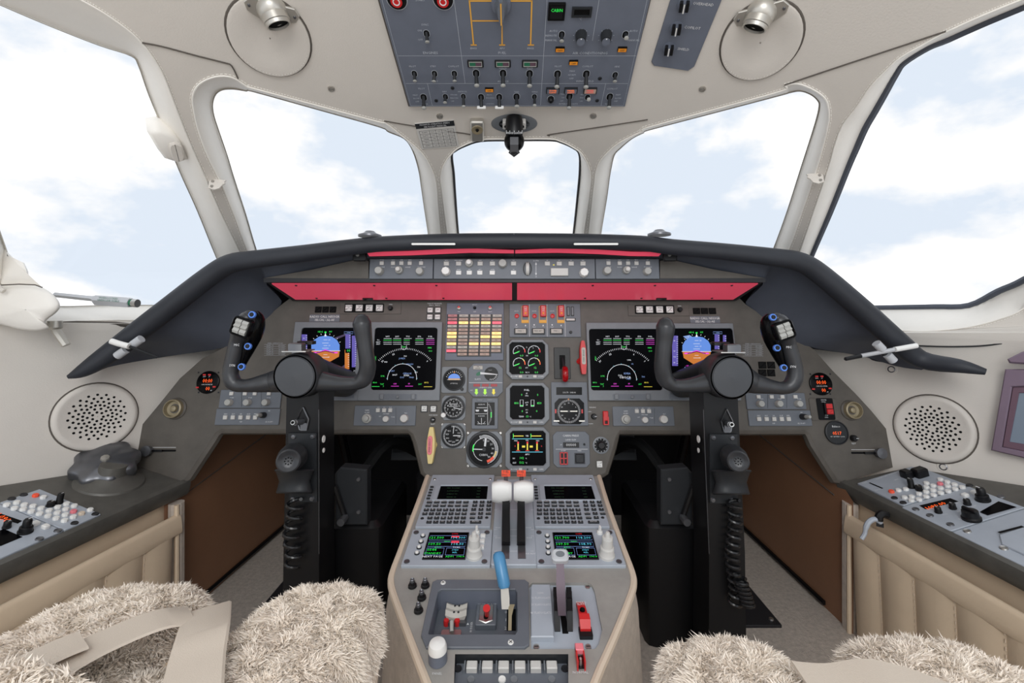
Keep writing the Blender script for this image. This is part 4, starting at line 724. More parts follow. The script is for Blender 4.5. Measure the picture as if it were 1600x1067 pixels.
g = G(); lines(s, g, [('THRUST REVERSER', 679, 474.4, 2.0), ('ENG 1   ENG 2', 679, 477.2, 1.9)], 2); s.part('lettering', g)
# caption strips, dark blanks, placards on both sides
for sd, x0, x1, y0, y1, bx, kx, by, dk, pc in (('left', 531.5, 627, 473, 491, (545.7, 562, 577.6, 593.4), 610.6, 481.6, (492, 526, 478.5, 489), (484, 531, 491.5, 503)), ('right', 981, 1076.4, 476, 494, (998.8, 1014.3, 1030, 1045.8), 1061.3, 484, (1082, 1119, 480.5, 491.5), (1078, 1124.5, 494, 505))):
    s = plate('caption_strip', 'strip of four white captions with a small knob, %s side under the red panel' % sd, 'light strip', MAIN, x0, y0, x1, y1, 'panel', 1); k = s.k
    g = G(); g.box(*s.p((bx[0] + bx[3]) / 2, by), 61 * k, 13.6 * k, s.th, s.th + 1.2 * k, 'matblack', .6 * k); s.part('housing', g)
    for x, t in zip(bx, ('PULL UP\nBELOW', 'GS\nINHIB', 'MSG\nFMS', 'WPT\nXTK')): s.key(x, by, 10.6, 10.2, 'white', 'caption_light', 3.6, .4, None, t, 'charcoal', 2.3)
    s.knob(kx, by + .4, 3.6, 7, 'black'); lines(s, s.g, [('TERR', kx, by - 5.6, 1.8)], 2, z=s.z); s.part('lettering', s.g)
    for q in ((x0 + 3, y0 + 3), (x1 - 3, y0 + 3), (x0 + 3, y1 - 3), (x1 - 3, y1 - 3)): s.screw(*q, 1.5, 'panel')
    s = TH('blank_lights', 'row of three unlit black annunciators above the %s call sign placard' % sd, 'annunciator', MAIN, dk[0], dk[2], dk[1], dk[3])
    for i in range(3): s.key(dk[0] + (dk[1] - dk[0]) * (i + .5) / 3, (dk[2] + dk[3]) / 2, (dk[1] - dk[0]) / 3 - 1.4, 9.6, 'matblack', 'lens', 2.2, .4)
    s = plate('call_sign_placard', 'small grey placard with the radio call sign above the %s attitude display' % sd, 'placard', MAIN, pc[0], pc[2], pc[1], pc[3], 'bluegrey', .8, r=.3, ch=.2)
    lines(s, s.g, [('RADIO CALL N553GR', (pc[0] + pc[1]) / 2, pc[2] + 3.6, 3.5), ('SELCAL - JQ-AE', (pc[0] + pc[1]) / 2, pc[2] + 8.6, 3.3)], 3, 'white', s.z); s.part('lettering', s.g)
    a, b = ((413, 447), (535, 555)) if sd == 'left' else ((1160, 1192.5), (536, 556))
    s = TH('limits_placard', 'faint engraved table of speed limits beside the %s yoke' % sd, 'placard', MAIN, a[0], b[0], a[1], b[1]); k = s.k; g = G()
    for j in range(6):
        y = b[0] + 1.5 + j * 3.4; g.text('SPEED LIMITATIONS' if j == 0 else 'FLAPS %d' % (j * 10), *s.p(a[0] + 9 if j else (a[0] + a[1]) / 2, y), 2.0 * k, 'letdim')
        if j: g.text('%d KIAS' % (210 - j * 10), *s.p(a[1] - 7, y), 2.0 * k, 'letdim')
        g.stroke(pl(s, [(a[0], y + 1.7), (a[1], y + 1.7)]), .3 * k, 'letdim')
    s.part('engraving', g)
s = TH('blank_lights', 'block of four unlit black annunciators behind the right yoke arm', 'annunciator', MAIN, 1185, 565, 1210, 588)
for x in (1191, 1204.5):
    for y in (570.5, 582.5): s.key(x, y, 12, 10.6, 'matblack', 'lens', 2.2, .4)
# knob panels below the displays
def corner(s, pts_, r=3.2):
    for q in pts_: s.screw(*q, r, 'ledge')
for sd, U, Lw, C3 in (('left', (344.5, 609, 440, 637.5), (338, 638.5, 437.6, 664), (554, 633.6, 650, 665)), ('right', (1165, 614, 1257.5, 639.5), (1168.6, 641, 1266.5, 665.5), (957, 635, 1052.5, 665.5))):
    s = plate('display_control_panel', 'dark blue grey panel with three pale knobs under the %s yoke' % sd, 'control panel', MAIN, *U, 'bluegrey', 2.2); L = lambda t, U=U: U[0] + (U[2] - U[0]) * t; k = s.k
    for t in (.17, .47, .77) if sd == 'left' else (.22, .53, .86): s.knob(L(t), U[3] - 8.6, 5.4, 10, 'knobgrey'); s.g.text('PUSH', *s.p(L(t) + 3, U[3] - 16), 1.7 * k, 'letter', s.z)
    for t in (.2, .42, .58, .81) if sd == 'left' else (.2, .42, .6, .82): s.key(L(t), U[1] + 6, 6, 5.4, 'keywhite', 'push_button', 4.4, .4)
    for t in (.36, .68): s.g.stroke(pl(s, [(L(t), U[1] + 2), (L(t), U[3] - 2)]), .5 * k, 'ledge', s.z)
    s.part('lettering', s.g); corner(s, [(U[0] + 4.6, U[1] + 8), (U[0] + 4.6, U[3] - 8), (U[2] - 4.6, U[1] + 8), (U[2] - 4.6, U[3] - 8)])
    s = plate('bearing_control_panel', 'lower dark blue grey panel with five white keys under the %s yoke' % sd, 'control panel', MAIN, *Lw, 'bluegrey', 2.2); L = lambda t, U=Lw: U[0] + (U[2] - U[0]) * t; k = s.k
    for t, w in ((.16, 'NAV'), (.28, 'ADF'), (.4, 'RA'), (.52, 'DCP'), (.63, 'MFD')): s.key(L(t), Lw[1] + 13.6, 6.4, 6.4, 'keywhite', 'push_button', 4.6, .4); s.g.text(w, *s.p(L(t), Lw[1] + 8.4), 1.9 * k, 'letter', s.z)
    s.knob(L(.76 if sd == 'left' else .85), Lw[1] + 10, 4.6, 12, 'charcoal', top='knobgrey'); lines(s, s.g, [('REF', L(.4), Lw[1] + 20.5, 1.8), ('SEL VS APT', L(.84), Lw[1] + 20.5, 1.8), ('RA', L(.84), Lw[1] + 3.4, 1.8)], 2, z=s.z); s.part('lettering', s.g)
    corner(s, [(Lw[0] + 4.2, Lw[3] - 9), (Lw[2] - 4.6, Lw[1] + 7), (Lw[2] - 4.2, Lw[3] - 8)][:3 if sd == 'left' else 1])
    s = plate('radar_panel', 'panel with three knobs and three small keys below the %s map display' % sd, 'control panel', MAIN, *C3, 'bluegrey', 2.2); L = lambda t, U=C3: U[0] + (U[2] - U[0]) * t; k = s.k; y = C3[1] + 20
    s.knob(L(.21), y, 7.6, 6, 'knobgrey', top='knobgrey'); s.knob(L(.52), y + 1, 5, 7, 'keywhite'); s.knob(L(.82), y, 6.4, 9, 'keywhite')
    for t, w in ((.39, 'GCS'), (.49, 'SEC'), (.59, 'TGT')): s.key(L(t), C3[1] + 7.4, 6, 6, 'keywhite', 'push_button', 4.4, .4); s.g.text(w, *s.p(L(t), C3[1] + 3), 1.6 * k, 'letter', s.z)
    lines(s, s.g, [('GAIN', L(.21), C3[1] + 7.4, 2), ('NORM', L(.21), C3[1] + 11, 1.8), ('WX MAP', L(.52), C3[1] + 13, 1.8), ('OFF', L(.42), C3[1] + 17, 1.6), ('TURB', L(.63), C3[1] + 18, 1.6), ('TILT', L(.84), C3[1] + 12, 1.7)], 2, z=s.z); s.g.stroke(pl(s, [(L(.68), C3[1] + 3), (L(.68), C3[3] - 3)]), .4 * k, 'ledge', s.z); s.part('lettering', s.g)
    corner(s, [(C3[0] + 4.4, C3[1] + 9), (C3[0] + 4.4, C3[3] - 9), (C3[2] - 4.4, C3[1] + 9), (C3[2] - 4.4, C3[3] - 9)], 3.4)
# clocks, vents and side levers on the panel wings
for sd, c, r in (('left', (326, 597.5), 17.5), ('right', (1281.5, 600), 17.5)):
    s = TH('digital_clock', 'round digital clock with orange zeros on the %s panel wing' % sd, 'clock', MAIN, c[0] - r, c[1] - r, c[0] + r, c[1] + r); k = s.k
    g = G(); g.lathe([(r * k, 0), (r * k, 2.4 * k), (r * .95 * k, 3 * k), (0, 3 * k)], 'blackgloss', n=28); s.part('face', g); g = G(); z = 3 * k + .0003
    g.text('00:00', 0, 2 * k, 6.4 * k, 'e_orange', z, 0, .78); g.text('00', 2 * k, -10 * k, 6 * k, 'e_orange', z, 0, .8)
    for x, y in ((-6, 11.5), (2, 11.5), (-14, -8), (12, -7)): g.box(x * k, y * k, 4.4 * k, 2.2 * k, 3 * k, 4 * k, 'red', .4 * k)
    for t, x, y in (('GMT', -6, 8.6), ('LT', 2, 8.6), ('CHRONOMETER', 0, -3.6), ('ET', 8, -12.6)): g.text(t, x * k, y * k, 1.7 * k, 'letter', z)
    s.part('readout', g)
    for a in (45, 135, 225, 315): s.screw(c[0] + 22 * math.cos(math.radians(a)), c[1] - 22 * math.sin(math.radians(a)), 1.4, 'charcoal')
for sd, c, r in (('left', (275, 638.5), 15), ('right', (1329, 641), 14)):
    s = TH('air_gasper', 'round swivelling air outlet on the %s panel wing' % sd, 'air outlet', MAIN, c[0] - r, c[1] - r, c[0] + r, c[1] + r); k = s.k; r *= k
    g = G(); g.lathe([(r * 1.12, 0), (r * 1.1, 1.4 * k), (r * .95, 3 * k)], 'panel', n=26); s.part('flange', g); g = G(); g.lathe([(r * .95, 1 * k), (r * .93, 9 * k), (r * .8, 10 * k), (r * .74, 4 * k), (r * .34, 2.4 * k)], 'khaki', n=26); g.lathe([(r * .34, 2.4 * k), (r * .3, 7 * k), (r * .12, 8.4 * k), (0, 8.4 * k)], 'khaki', n=14); s.part('nozzle', g)
for sd, x0, x1, y, kx in (('left', 236, 275, 704, 234.5), ('right', 1330, 1368, 707.5, 1371)):
    s = TH('slot_lever', 'small black sliding lever in a slot on the %s panel wing' % sd, 'lever', MAIN, x0, y - 5, x1, y + 5); k = s.k; s.w = abs(s.w)
    g = G(); g.box(0, 0, s.w, 3 * k, 0, .4 * k, 'matblack', 1 * k); g.stroke(pl(s, [(x0, y - 5), (x1, y - 5)]), .6 * k, 'letter', .0004); s.part('slot', g)
    X, Y = s.p(kx, y); g = G(); g.lathe([(6 * k, 0), (6 * k, 6 * k), (8 * k, 7 * k), (8 * k, 10 * k), (0, 10.6 * k)], 'darksteel', X, Y, 16); s.part('knob', g); g = G(); g.box(X / 2, Y, abs(X), 3 * k, 2 * k, 4 * k, 'black'); s.part('arm', g)
s = plate('rocker_panel', 'small panel with a red rocker switch on the right panel wing', 'switch panel', MAIN, 1265.5, 622, 1309, 657, 'panel', 1.2, r=2); k = s.k
g = G(); g.box(*s.p(1289, 639), 26 * k, 33 * k, s.th, s.th + .6 * k, 'blackgloss', 2 * k); s.part('insert', g); g = G(); X, Y = s.p(1293, 639); g.box(X, Y, 13 * k, 18 * k, s.th, s.th + 3 * k, 'black', 1 * k); g.box(X, Y + 4.4 * k, 9.4 * k, 7 * k, s.th + 3 * k, s.th + 4.4 * k, 'red', .6 * k); g.box(X, Y - 4 * k, 9.4 * k, 8 * k, s.th + 3 * k, s.th + 6 * k, 'red', .6 * k, 1 * k); s.part('red_rocker', g)
for q in ((1278, 624.6), (1294.6, 624.6), (1283.6, 653.4), (1300.4, 653.4)): s.screw(*q, 2.2)
lines(s, s.g, [('MASTER', 1285.6, 625, 1.7), ('MUSIC', 1285.6, 628, 1.7), ('ONE', 1290, 649, 1.7), ('CALL', 1290, 652, 1.7)], 2, z=s.th + .7 * k + .0003); s.part('lettering', s.g)
s = TH('battery_gauge', 'round black digital battery indicator with amber digits', 'gauge', MAIN, 1288, 658, 1324, 694); k = s.k
g = G(); g.lathe([(18 * k, 0), (18 * k, 3 * k), (16.4 * k, 3.6 * k), (16 * k, 2.4 * k), (0, 2.4 * k)], 'charcoal', n=30); s.part('case', g); g = G(); z = 2.4 * k + .0003; g.text('Balance', 0, 9.4 * k, 3 * k, 'letter', z); g.text('0517', 0, -1 * k, 5 * k, 'e_orange', z); g.text('SET  BATTERY  DATA', 0, -6 * k, 1.7 * k, 'letter', z); s.part('readout', g)
plainknob('test_knob', 'tiny black knob lettered TEST beside the battery indicator', 'knob', MAIN, 1332.5, 684.6, 5, 6, 'black', [('TEST', 1333.6, 693, 2.4)])
# ---------------------------------------------------------------- autopilot row under the glareshield
for sd, x0, dx in (('left', 577.8, 0), ('right', 930.4, 352.6)):
    s = plate('course_panel', 'autopilot row panel with three pale knobs, %s end' % sd, 'control panel', AP, x0, 405, x0 + 99, 436, 'bluegrey', 2.2, h=.002); k = s.k
    for x, w in ((597.5, 'PUSH'), (615, 'NAV'), (628, 'APR'), (641, 'BRG'), (658.6, 'ET')): s.key(x + dx, 411.8, 6.4, 6, 'keywhite', 'push_button', 4.4, .4); s.g.text(w, *s.p(x + dx, 407), 1.8 * k, 'letter', s.z)
    s.knob(594.5 + dx, 424.4, 6.4, 13, 'knobgrey'); s.knob(625 + dx, 423, 6.2, 9, 'knobgrey', top='keywhite'); s.knob(657 + dx, 425, 6.2, 11, 'knobgrey')
    lines(s, s.g, [('COURSE', 597 + dx, 417.8, 1.8), ('MODE', 615 + dx, 418, 1.8), ('RANGE', 638 + dx, 418, 1.8), ('TUNE MKR', 659 + dx, 418, 1.8)], 2, z=s.z); s.part('lettering', s.g)
    corner(s, [(x0 + 4, 413), (x0 + 4, 426), (x0 + 95, 413), (x0 + 95, 426)], 3.6)
s = plate('autopilot_panel', 'wide autopilot panel with pitch wheel at the middle of the glareshield', 'control panel', AP, 678, 405, 929.4, 436, 'bluegrey', 2.2, h=.002); k = s.k
for x, w, y in ((698, 'HDG', 412.4), (717, 'HALF BANK', 412.4), (750.5, 'NAV', 412.4), (769.6, 'ALT', 412.4), (802.5, 'SPD', 412.4), (855, 'AP', 412.4), (873.4, 'YD', 412.4), (892, 'FD', 412.4), (910.4, 'XFR', 412.4), (717, 'BANK', 426.6), (733.6, 'APR', 426.6), (750, 'ALT', 426.6), (769.4, 'CLIMB', 426.6), (802.4, 'VS', 426.6)): s.key(x, y, 8.2, 6.6, 'keywhite' if y < 420 else 'white', 'push_button', 4.4, .4); s.g.text(w, *s.p(x, y - 5), 1.7 * k, 'letter', s.z)
s.knob(697.6, 425, 7.2, 12, 'white', n=8); s.knob(733.5, 412, 6.6, 8, 'knobgrey', top='white'); s.knob(785.5, 413, 6.8, 12, 'knobgrey'); s.knob(911.5, 427, 7.4, 12, 'white', n=8)
g = G(); X, Y = s.p(824, 420.5); g.M = Matrix.Translation((X, Y, s.th)) @ Matrix.Rotation(math.pi / 2, 4, 'Y'); g.lathe([(6 * k, -2.6 * k), (10.5 * k, -2.4 * k), (10.5 * k, 2.4 * k), (6 * k, 2.6 * k)], 'keywhite', n=24); s.part('pitch_wheel', g)
g = G(); g.frame([(X + 7 * k * math.cos(a), Y + 11 * k * math.sin(a)) for a in [i * math.pi / 12 for i in range(24)]], [(X + 5 * k * math.cos(a), Y + 10 * k * math.sin(a)) for a in [i * math.pi / 12 for i in range(24)]], s.th, s.th + .8 * k, 'charcoal'); s.part('wheel_slot', g)
g = G(); X, Y = s.p(873.6, 426); g.box(X, Y, 27 * k, 12 * k, s.th, s.th + 5 * k, 'keywhite', .6 * k, .8 * k); s.part('disengage_bar', g)
x = 837.4; s.g.stroke(pl(s, [(x, 413), (x, 429)]), .6 * k, 'letter', s.z); s.g.flat(pl(s, [(x - 1.4, 414), (x + 1.4, 414), (x, 410)]), 'letter', s.z); s.g.flat(pl(s, [(x + 1.4, 427), (x - 1.4, 427), (x, 431)]), 'letter', s.z); lines(s, s.g, [('DOWN', x, 408, 1.8), ('UP', x, 433, 1.8)], 2, z=s.z); s.g.flat(pl(s, [(866, 415.6), (866, 413.2), (863, 414.4)]), 'e_yellow', s.z); s.part('lettering', s.g)
corner(s, [(682, 413), (682, 426), (925.6, 413), (925.6, 426)], 3.6)
# ---------------------------------------------------------------- overhead panel
s = TH('overhead_panel', 'large blue grey overhead switch panel in the ceiling centre', 'overhead panel', OVH, 617, 0, 996, 167); k = s.k
oc = [(640, 167), (976.5, 167), (1016, 0), (1051, -150), (549, -150), (592.5, 0)]
g = G(); g.prism(pl(s, oc), -.022, 0, 'ovh', .001); s.body = s.part('faceplate', g); g = G(); g.prism(offs(pl(s, oc), .004), -.03, -.006, 'seam'); s.part('edge_gasket', g)
z = .0004; g = G()
def ln(l, w=.5, m='ovhwht'): g.stroke(pl(s, l), w * k, m, z)
for l in ([(622, 87), (994, 87)], [(634, 130.3), (981, 130.3)], [(700, -40), (709.6, 0), (721, 87), (726.7, 130)], [(857, -40), (854.7, 0), (849.4, 87), (846.7, 130), (844.6, 164)], [(942, -40), (936, 0), (925.6, 63.4)], [(668, 130.7), (675.4, 165)], [(946.3, 130.7), (939, 165)], [(588, -30), (597, 0), (642, 165), (974, 165), (1011, 0), (1018, -30)]): ln(l)
for l in ([(733, 1.2), (831.5, 1.2)], [(733.4, 0), (740, 70)], [(738, 32.3), (784.4, 32.3), (784.6, 70)], [(831, 0), (829, 70)], [(735.5, 70), (745, 70)], [(780, 70), (789.4, 70)], [(824.6, 70), (834.4, 70)]): g.stroke(pl(s, l), 2.0 * k, 'amberline', z + .0002)
s.part('painted_lines', g); g = G()
for t, x, y, h in (('SYNC', 664, 38.5, 3), ('ON', 655.6, 47.6, 3), ('OFF', 657, 62, 3), ('ENGINES', 672.5, 82.5, 4.2), ('ENG1', 740, 75.4, 3), ('APU', 784.6, 75.4, 3), ('ENG2', 829, 75.4, 3), ('FUEL', 784.6, 82.6, 4.2), ('AIR CONDITIONING', 922, 83, 4.2), ('AUTO', 865, 48.4, 3.2), ('REMOTE', 861, 55.6, 3.2), ('MANUAL', 861, 62.8, 3.2), ('AUTO', 990, 48.4, 3.2), ('MANUAL', 990, 62.8, 3.2), ('°C', 906.6, 29.6, 3.4), ('PILOT', 644.6, 103.6, 3), ('STBY', 676.6, 103.6, 3), ('COPILOT', 708.6, 103.6, 3), ('ENG1', 743.6, 106.6, 2.8), ('WINGS', 785.6, 106.6, 2.8), ('ENG2', 828, 106.6, 2.8), ('PILOT', 872, 103.6, 3), ('COPILOT', 918, 103.6, 3), ('SIDE', 964, 104, 3), ('MAX', 894, 111, 3), ('NORM', 893.6, 117, 3), ('OFF', 892.6, 122.6, 3), ('WINDSHIELD', 914, 126.8, 3.6), ('ANTI-ICE', 786, 127, 3.2), ('PITOT', 679, 127, 3.2), ('PILOT', 658.6, 138.4, 3), ('FAST', 649, 148.6, 2.8), ('SLOW', 650.6, 153.6, 2.8), ('OFF', 652, 158.6, 2.8), ('WIPER', 664, 162.4, 2.8), ('NAV', 694.6, 143, 2.6), ('STROBE', 709, 148, 2.4), ('BEACON', 709.5, 153, 2.4), ('OFF', 707, 158, 2.4), ('ANTICOL', 722.5, 143, 2.6), ('BELTS', 764.6, 148, 2.4), ('SMOKING', 766, 153, 2.4), ('LANDING', 765.6, 162, 2.4), ('TAXI', 807, 143.4, 2.6), ('WING', 835.4, 143.4, 2.6), ('DOME', 861.4, 146.6, 2.6), ('MAX', 878.6, 147, 2.4), ('ON', 879.6, 152.4, 2.4), ('OFF', 877.6, 157.6, 2.4), ('INTERIOR LIGHTS', 888, 162.2, 3), ('ALL', 909.5, 147.5, 2.4), ('PAX', 909, 152.6, 2.4), ('OFF', 908, 158, 2.4), ('COPILOT', 956.6, 138.6, 3), ('FAST', 966, 148, 2.8), ('SLOW', 965.6, 153.4, 2.8), ('OFF', 962, 158, 2.8), ('WIPER', 950, 162.4, 2.8), ('START', 656.5, 0, 3.2)): g.text(t, *s.p(x, y), h * k, 'ovhwht', z)
s.part('lettering', g)
def toggle(s, bx, by, tx, ty, r, hh, tip='knobgrey', paddle=False):
    k = s.k; X, Y = s.p(bx, by); g = G(); ov = rrect(X, Y, r * 2.5 * k, r * 3.3 * k, r * 1.2 * k, 4)
    g.flat(offs(ov, .6 * k), 'ovhwht', .0003); g.flat(ov, 'matblack', .0005); b = s.part('toggle_switch', g)
    x2, y2 = s.F.at(tx, ty, hh * k + s.hh); T = Vector((x2 - s.cx, y2 - s.cy, hh * k)); g = G(); A = Vector((X, Y + r * .5 * k, 0)); D = T - A
    g.tube([A, A + D * .2, A + D * .8, T - D * .02], [r * .62 * k, r * .62 * k, r * .8 * k, r * .8 * k], 'charcoal', 10); part('lever', g, b)
    g = G()
    if paddle: g.M = Matrix.Translation(T); g.box(0, 0, 15 * k, 3.4 * k, -2 * k, 2.5 * k, tip, 1.2 * k, .8 * k)
    else: g.tube([T - D * .12, T - D * .02, T + D * .04], [r * .92 * k, r * 1.0 * k, r * .6 * k], tip, 10)
    part('tip', g, b)
for a in ((666.6, 52.5, 667.7, 66.5), (647.5, 115, 648.3, 127.5), (679, 115, 678, 128), (710, 115, 710.4, 127.5), (961, 117, 960.6, 128), (877.6, 54, 877.6, 65), (977, 54, 978.8, 60), (696, 151, 695.3, 161), (918, 152, 920, 155.6)): toggle(s, *a, 3.4, 12)
for a in ((744, 114.5, 745, 135), (786, 114.5, 786, 135), (827.4, 115, 827.4, 135.5), (871, 115.5, 870, 137), (916, 115.5, 915.5, 137.4), (662, 152, 662.5, 170), (889.7, 150.5, 889, 170), (952.7, 151, 951.4, 169.5), (807, 151, 807.6, 167.6)): toggle(s, *a, 4.2, 20)
for a in ((724, 150.5, 724.6, 167.4), (835, 151, 835.4, 165.7)): toggle(s, *a, 3.2, 17)
for a in ((751.7, 151.6, 752.2, 168), (780, 151.6, 780.4, 168)): toggle(s, *a, 4, 16, 'white', True)
g = G(); X, Y = s.p(860.6, 154); g.flat(circ(X, Y, 6.4 * k), 'ovhwht', .0003); g.lathe([(5.6 * k, 0), (5 * k, 5 * k), (3 * k, 8 * k), (0, 8.4 * k)], 'black', X, Y, 16, .0003); s.part('push_knob', g)
for x, y in ((908, 54), (947.4, 54)):
    X, Y = s.p(x, y); x2, y2 = s.F.at(x - .3, y + 10.5, 14 * k); g = G(); g.loft([[(X * (1 - t) + (x2 - s.cx) * t + r * k * math.cos(a), Y * (1 - t) + (y2 - s.cy) * t + r * k * math.sin(a), zz * k) for a in [i * math.pi / 10 for i in range(20)]] for t, r, zz in ((0, 8.6, 0), (.7, 7.4, 10), (1, 6.8, 14))], 'charcoal', True, True); g.flat(circ(x2 - s.cx, y2 - s.cy - 1 * k, 6.2 * k), 'ovh', 14 * k + .0003); g.flat(circ(x2 - s.cx, y2 - s.cy + 3.6 * k, 1.2 * k, 10), 'letter', 14 * k + .0006); s.part('rotary_knob', g); g = G(); g.ticks(X, Y - 3 * k, 10.5 * k, 12 * k, -30, 210, 7, .7 * k, 'ovhwht', .0004); s.part('scale_marks', g)
for x, y in ((707, 137.4), (681.6, 157), (937.4, 122.4), (933, 157)): s.screw(x, y, 3.2, 'charcoal')
for x, y, t in ((764.6, 140, 'OFF'), (875, 77, 'FAN'), (972, 77, 'OFF'), (896, 97.5, 'OFF')):
    X, Y = s.p(x, y); g = G(); g.box(X, Y + .8 * k, 14 * k, 7.6 * k, 0, 2 * k, 'matblack', .4 * k); g.box(X, Y, 12.6 * k, 5 * k, 2 * k, 3 * k, 'amber', .3 * k); g.text(t, X, Y, 3 * k, 'charcoal', 3 * k + .0003); s.part('amber_caption', g)
for x, t, m in ((863.7, 'DOME', 'e_glow'), (892, 'PANEL', 'e_glow'), (922, 'PANEL', 'e_red')):
    X, Y = s.p(x, 140.5); g = G(); g.box(X, Y, 22 * k, 11 * k, 0, 3 * k, 'charcoal', .5 * k); g.box(X, Y - .6 * k, 19 * k, 8 * k, 3 * k, 3.6 * k, 'tan' if m == 'e_red' else 'ovh', .3 * k); g.text(t, X, Y + 1.4 * k, 3 * k, m, 3.6 * k + .0003); g.text('LIGHTS', X, Y - 2.4 * k, 2.6 * k, m, 3.6 * k + .0003); s.part('lit_caption', g)
for x in (743, 785.6, 828):
    X, Y = s.p(x, 98.8); g = G(); g.box(X, Y, 25 * k, 12 * k, 0, 2.4 * k, 'black', .8 * k, .4 * k); g.frame(rrect(X, Y, 20.6 * k, 8.4 * k), rrect(X, Y, 18.6 * k, 6.4 * k), 2.4 * k, 3 * k, 'knobgrey'); g.box(X - 4.4 * k, Y, 8.8 * k, 6.4 * k, 2.4 * k, 2.6 * k, 'greendk'); g.box(X + 4.4 * k, Y, 8.8 * k, 6.4 * k, 2.4 * k, 2.6 * k, 'purpledark'); s.part('indicator_window', g)
X, Y = s.p(869.6, 17); g = G(); g.box(X, Y, 24 * k, 24 * k, 0, 4 * k, 'matblack', .8 * k, .5 * k); g.box(X, Y, 17 * k, 17 * k, 4 * k, 5 * k, 'black', .5 * k); g.text('CABIN', X, Y + 3.6 * k, 4.6 * k, 'e_green', 5 * k + .0003, 0, .9); s.part('cabin_switch', g)
X, Y = s.p(909, 18); g = G(); g.frame(rrect(X, Y, 28 * k, 14 * k), rrect(X, Y, 22 * k, 9 * k), 0, 3 * k, 'charcoal'); g.flat(rrect(X, Y, 22 * k, 9 * k), 'matblack', .0006); s.part('temperature_window', g)
for x in (620, 692.5):
    X, Y = s.p(x, -1); g = G(); g.lathe([(14 * k, 0), (13 * k, 2 * k), (9 * k, 2 * k), (8.6 * k, 5 * k), (0, 5.6 * k)], 'black', X, Y, 26); g.lathe([(8 * k, 5.9 * k), (0, 6.2 * k)], 'red', X, Y, 22); g.frame(circ(X, Y, 5 * k), circ(X, Y, 3.6 * k), 6 * k, 6.6 * k, 'letter'); s.part('start_button', g); g = G(); g.frame(circ(X, Y, 14.6 * k), circ(X, Y, 13.8 * k), 0, .0006, 'ovhwht'); s.part('white_ring', g)
X, Y = s.p(783, 6); g = G(); g.lathe([(14 * k, 0), (14 * k, 4 * k), (13 * k, 6 * k), (0, 6 * k)], 'ovh', X, Y, 26); g.loft([[(X + sx * w * k, Y + yy * k, zz * k) for sx, zz in ((-1, 5), (-.5, 18), (.5, 18), (1, 5))] for w, yy in ((4, 13), (9, 4), (9, -6), (5, -15), (1, -21))], 'bluegrey', True, True); g.box(X, Y - 4 * k, 1.8 * k, 30 * k, 18 * k, 18.4 * k, 'amberline'); s.part('fuel_selector', g)
# small light panel beside it
FA = tangent(1070, 45); s = TH('dimmer_panel', 'narrow tilted blue grey dimmer panel right of the overhead panel', 'switch panel', FA, 1045, 10, 1100, 80); k = s.k
g = G(); g.prism(offs(pl(s, [(1018, 95), (1022, 101), (1075, 109), (1085, 102), (1127, 0), (1150, -60), (1070, -75), (1047, 0)]), 0), -.004, .004, 'ovh', .001); s.part('faceplate', g)
for x, y in ((1069, 5), (1057, 41), (1045.5, 73)):
    X, Y = s.p(x, y); g = G(); g.lathe([(11 * k, 0), (10.6 * k, 1.4 * k), (8 * k, 2 * k), (7.6 * k, 11 * k), (0, 11.6 * k)], 'ovh', X, Y, 16, .004); g.box(X - 4.6 * k, Y + 3 * k, 5 * k, 14 * k, .004 + 6 * k, .004 + 14 * k, 'black', 1 * k); g.box(X + 4.6 * k, Y + 3 * k, 5 * k, 14 * k, .004 + 6 * k, .004 + 14 * k, 'black', 1 * k); g.box(X, Y, 2 * k, 13 * k, .004 + 11 * k, .004 + 12.4 * k, 'white'); s.part('dimmer_knob', g)
g = G(); s2 = s; [g.text(t, *s.p(x, y), 4.4 * k, 'letter', .0045, -.1) for t, x, y in (('OVERHEAD', 1099, 4), ('COPILOT', 1082, 41), ('SHIELD', 1068, 74.5))]; s.part('lettering', g); s.screw(1036.5, 95, 3.4, 'charcoal')
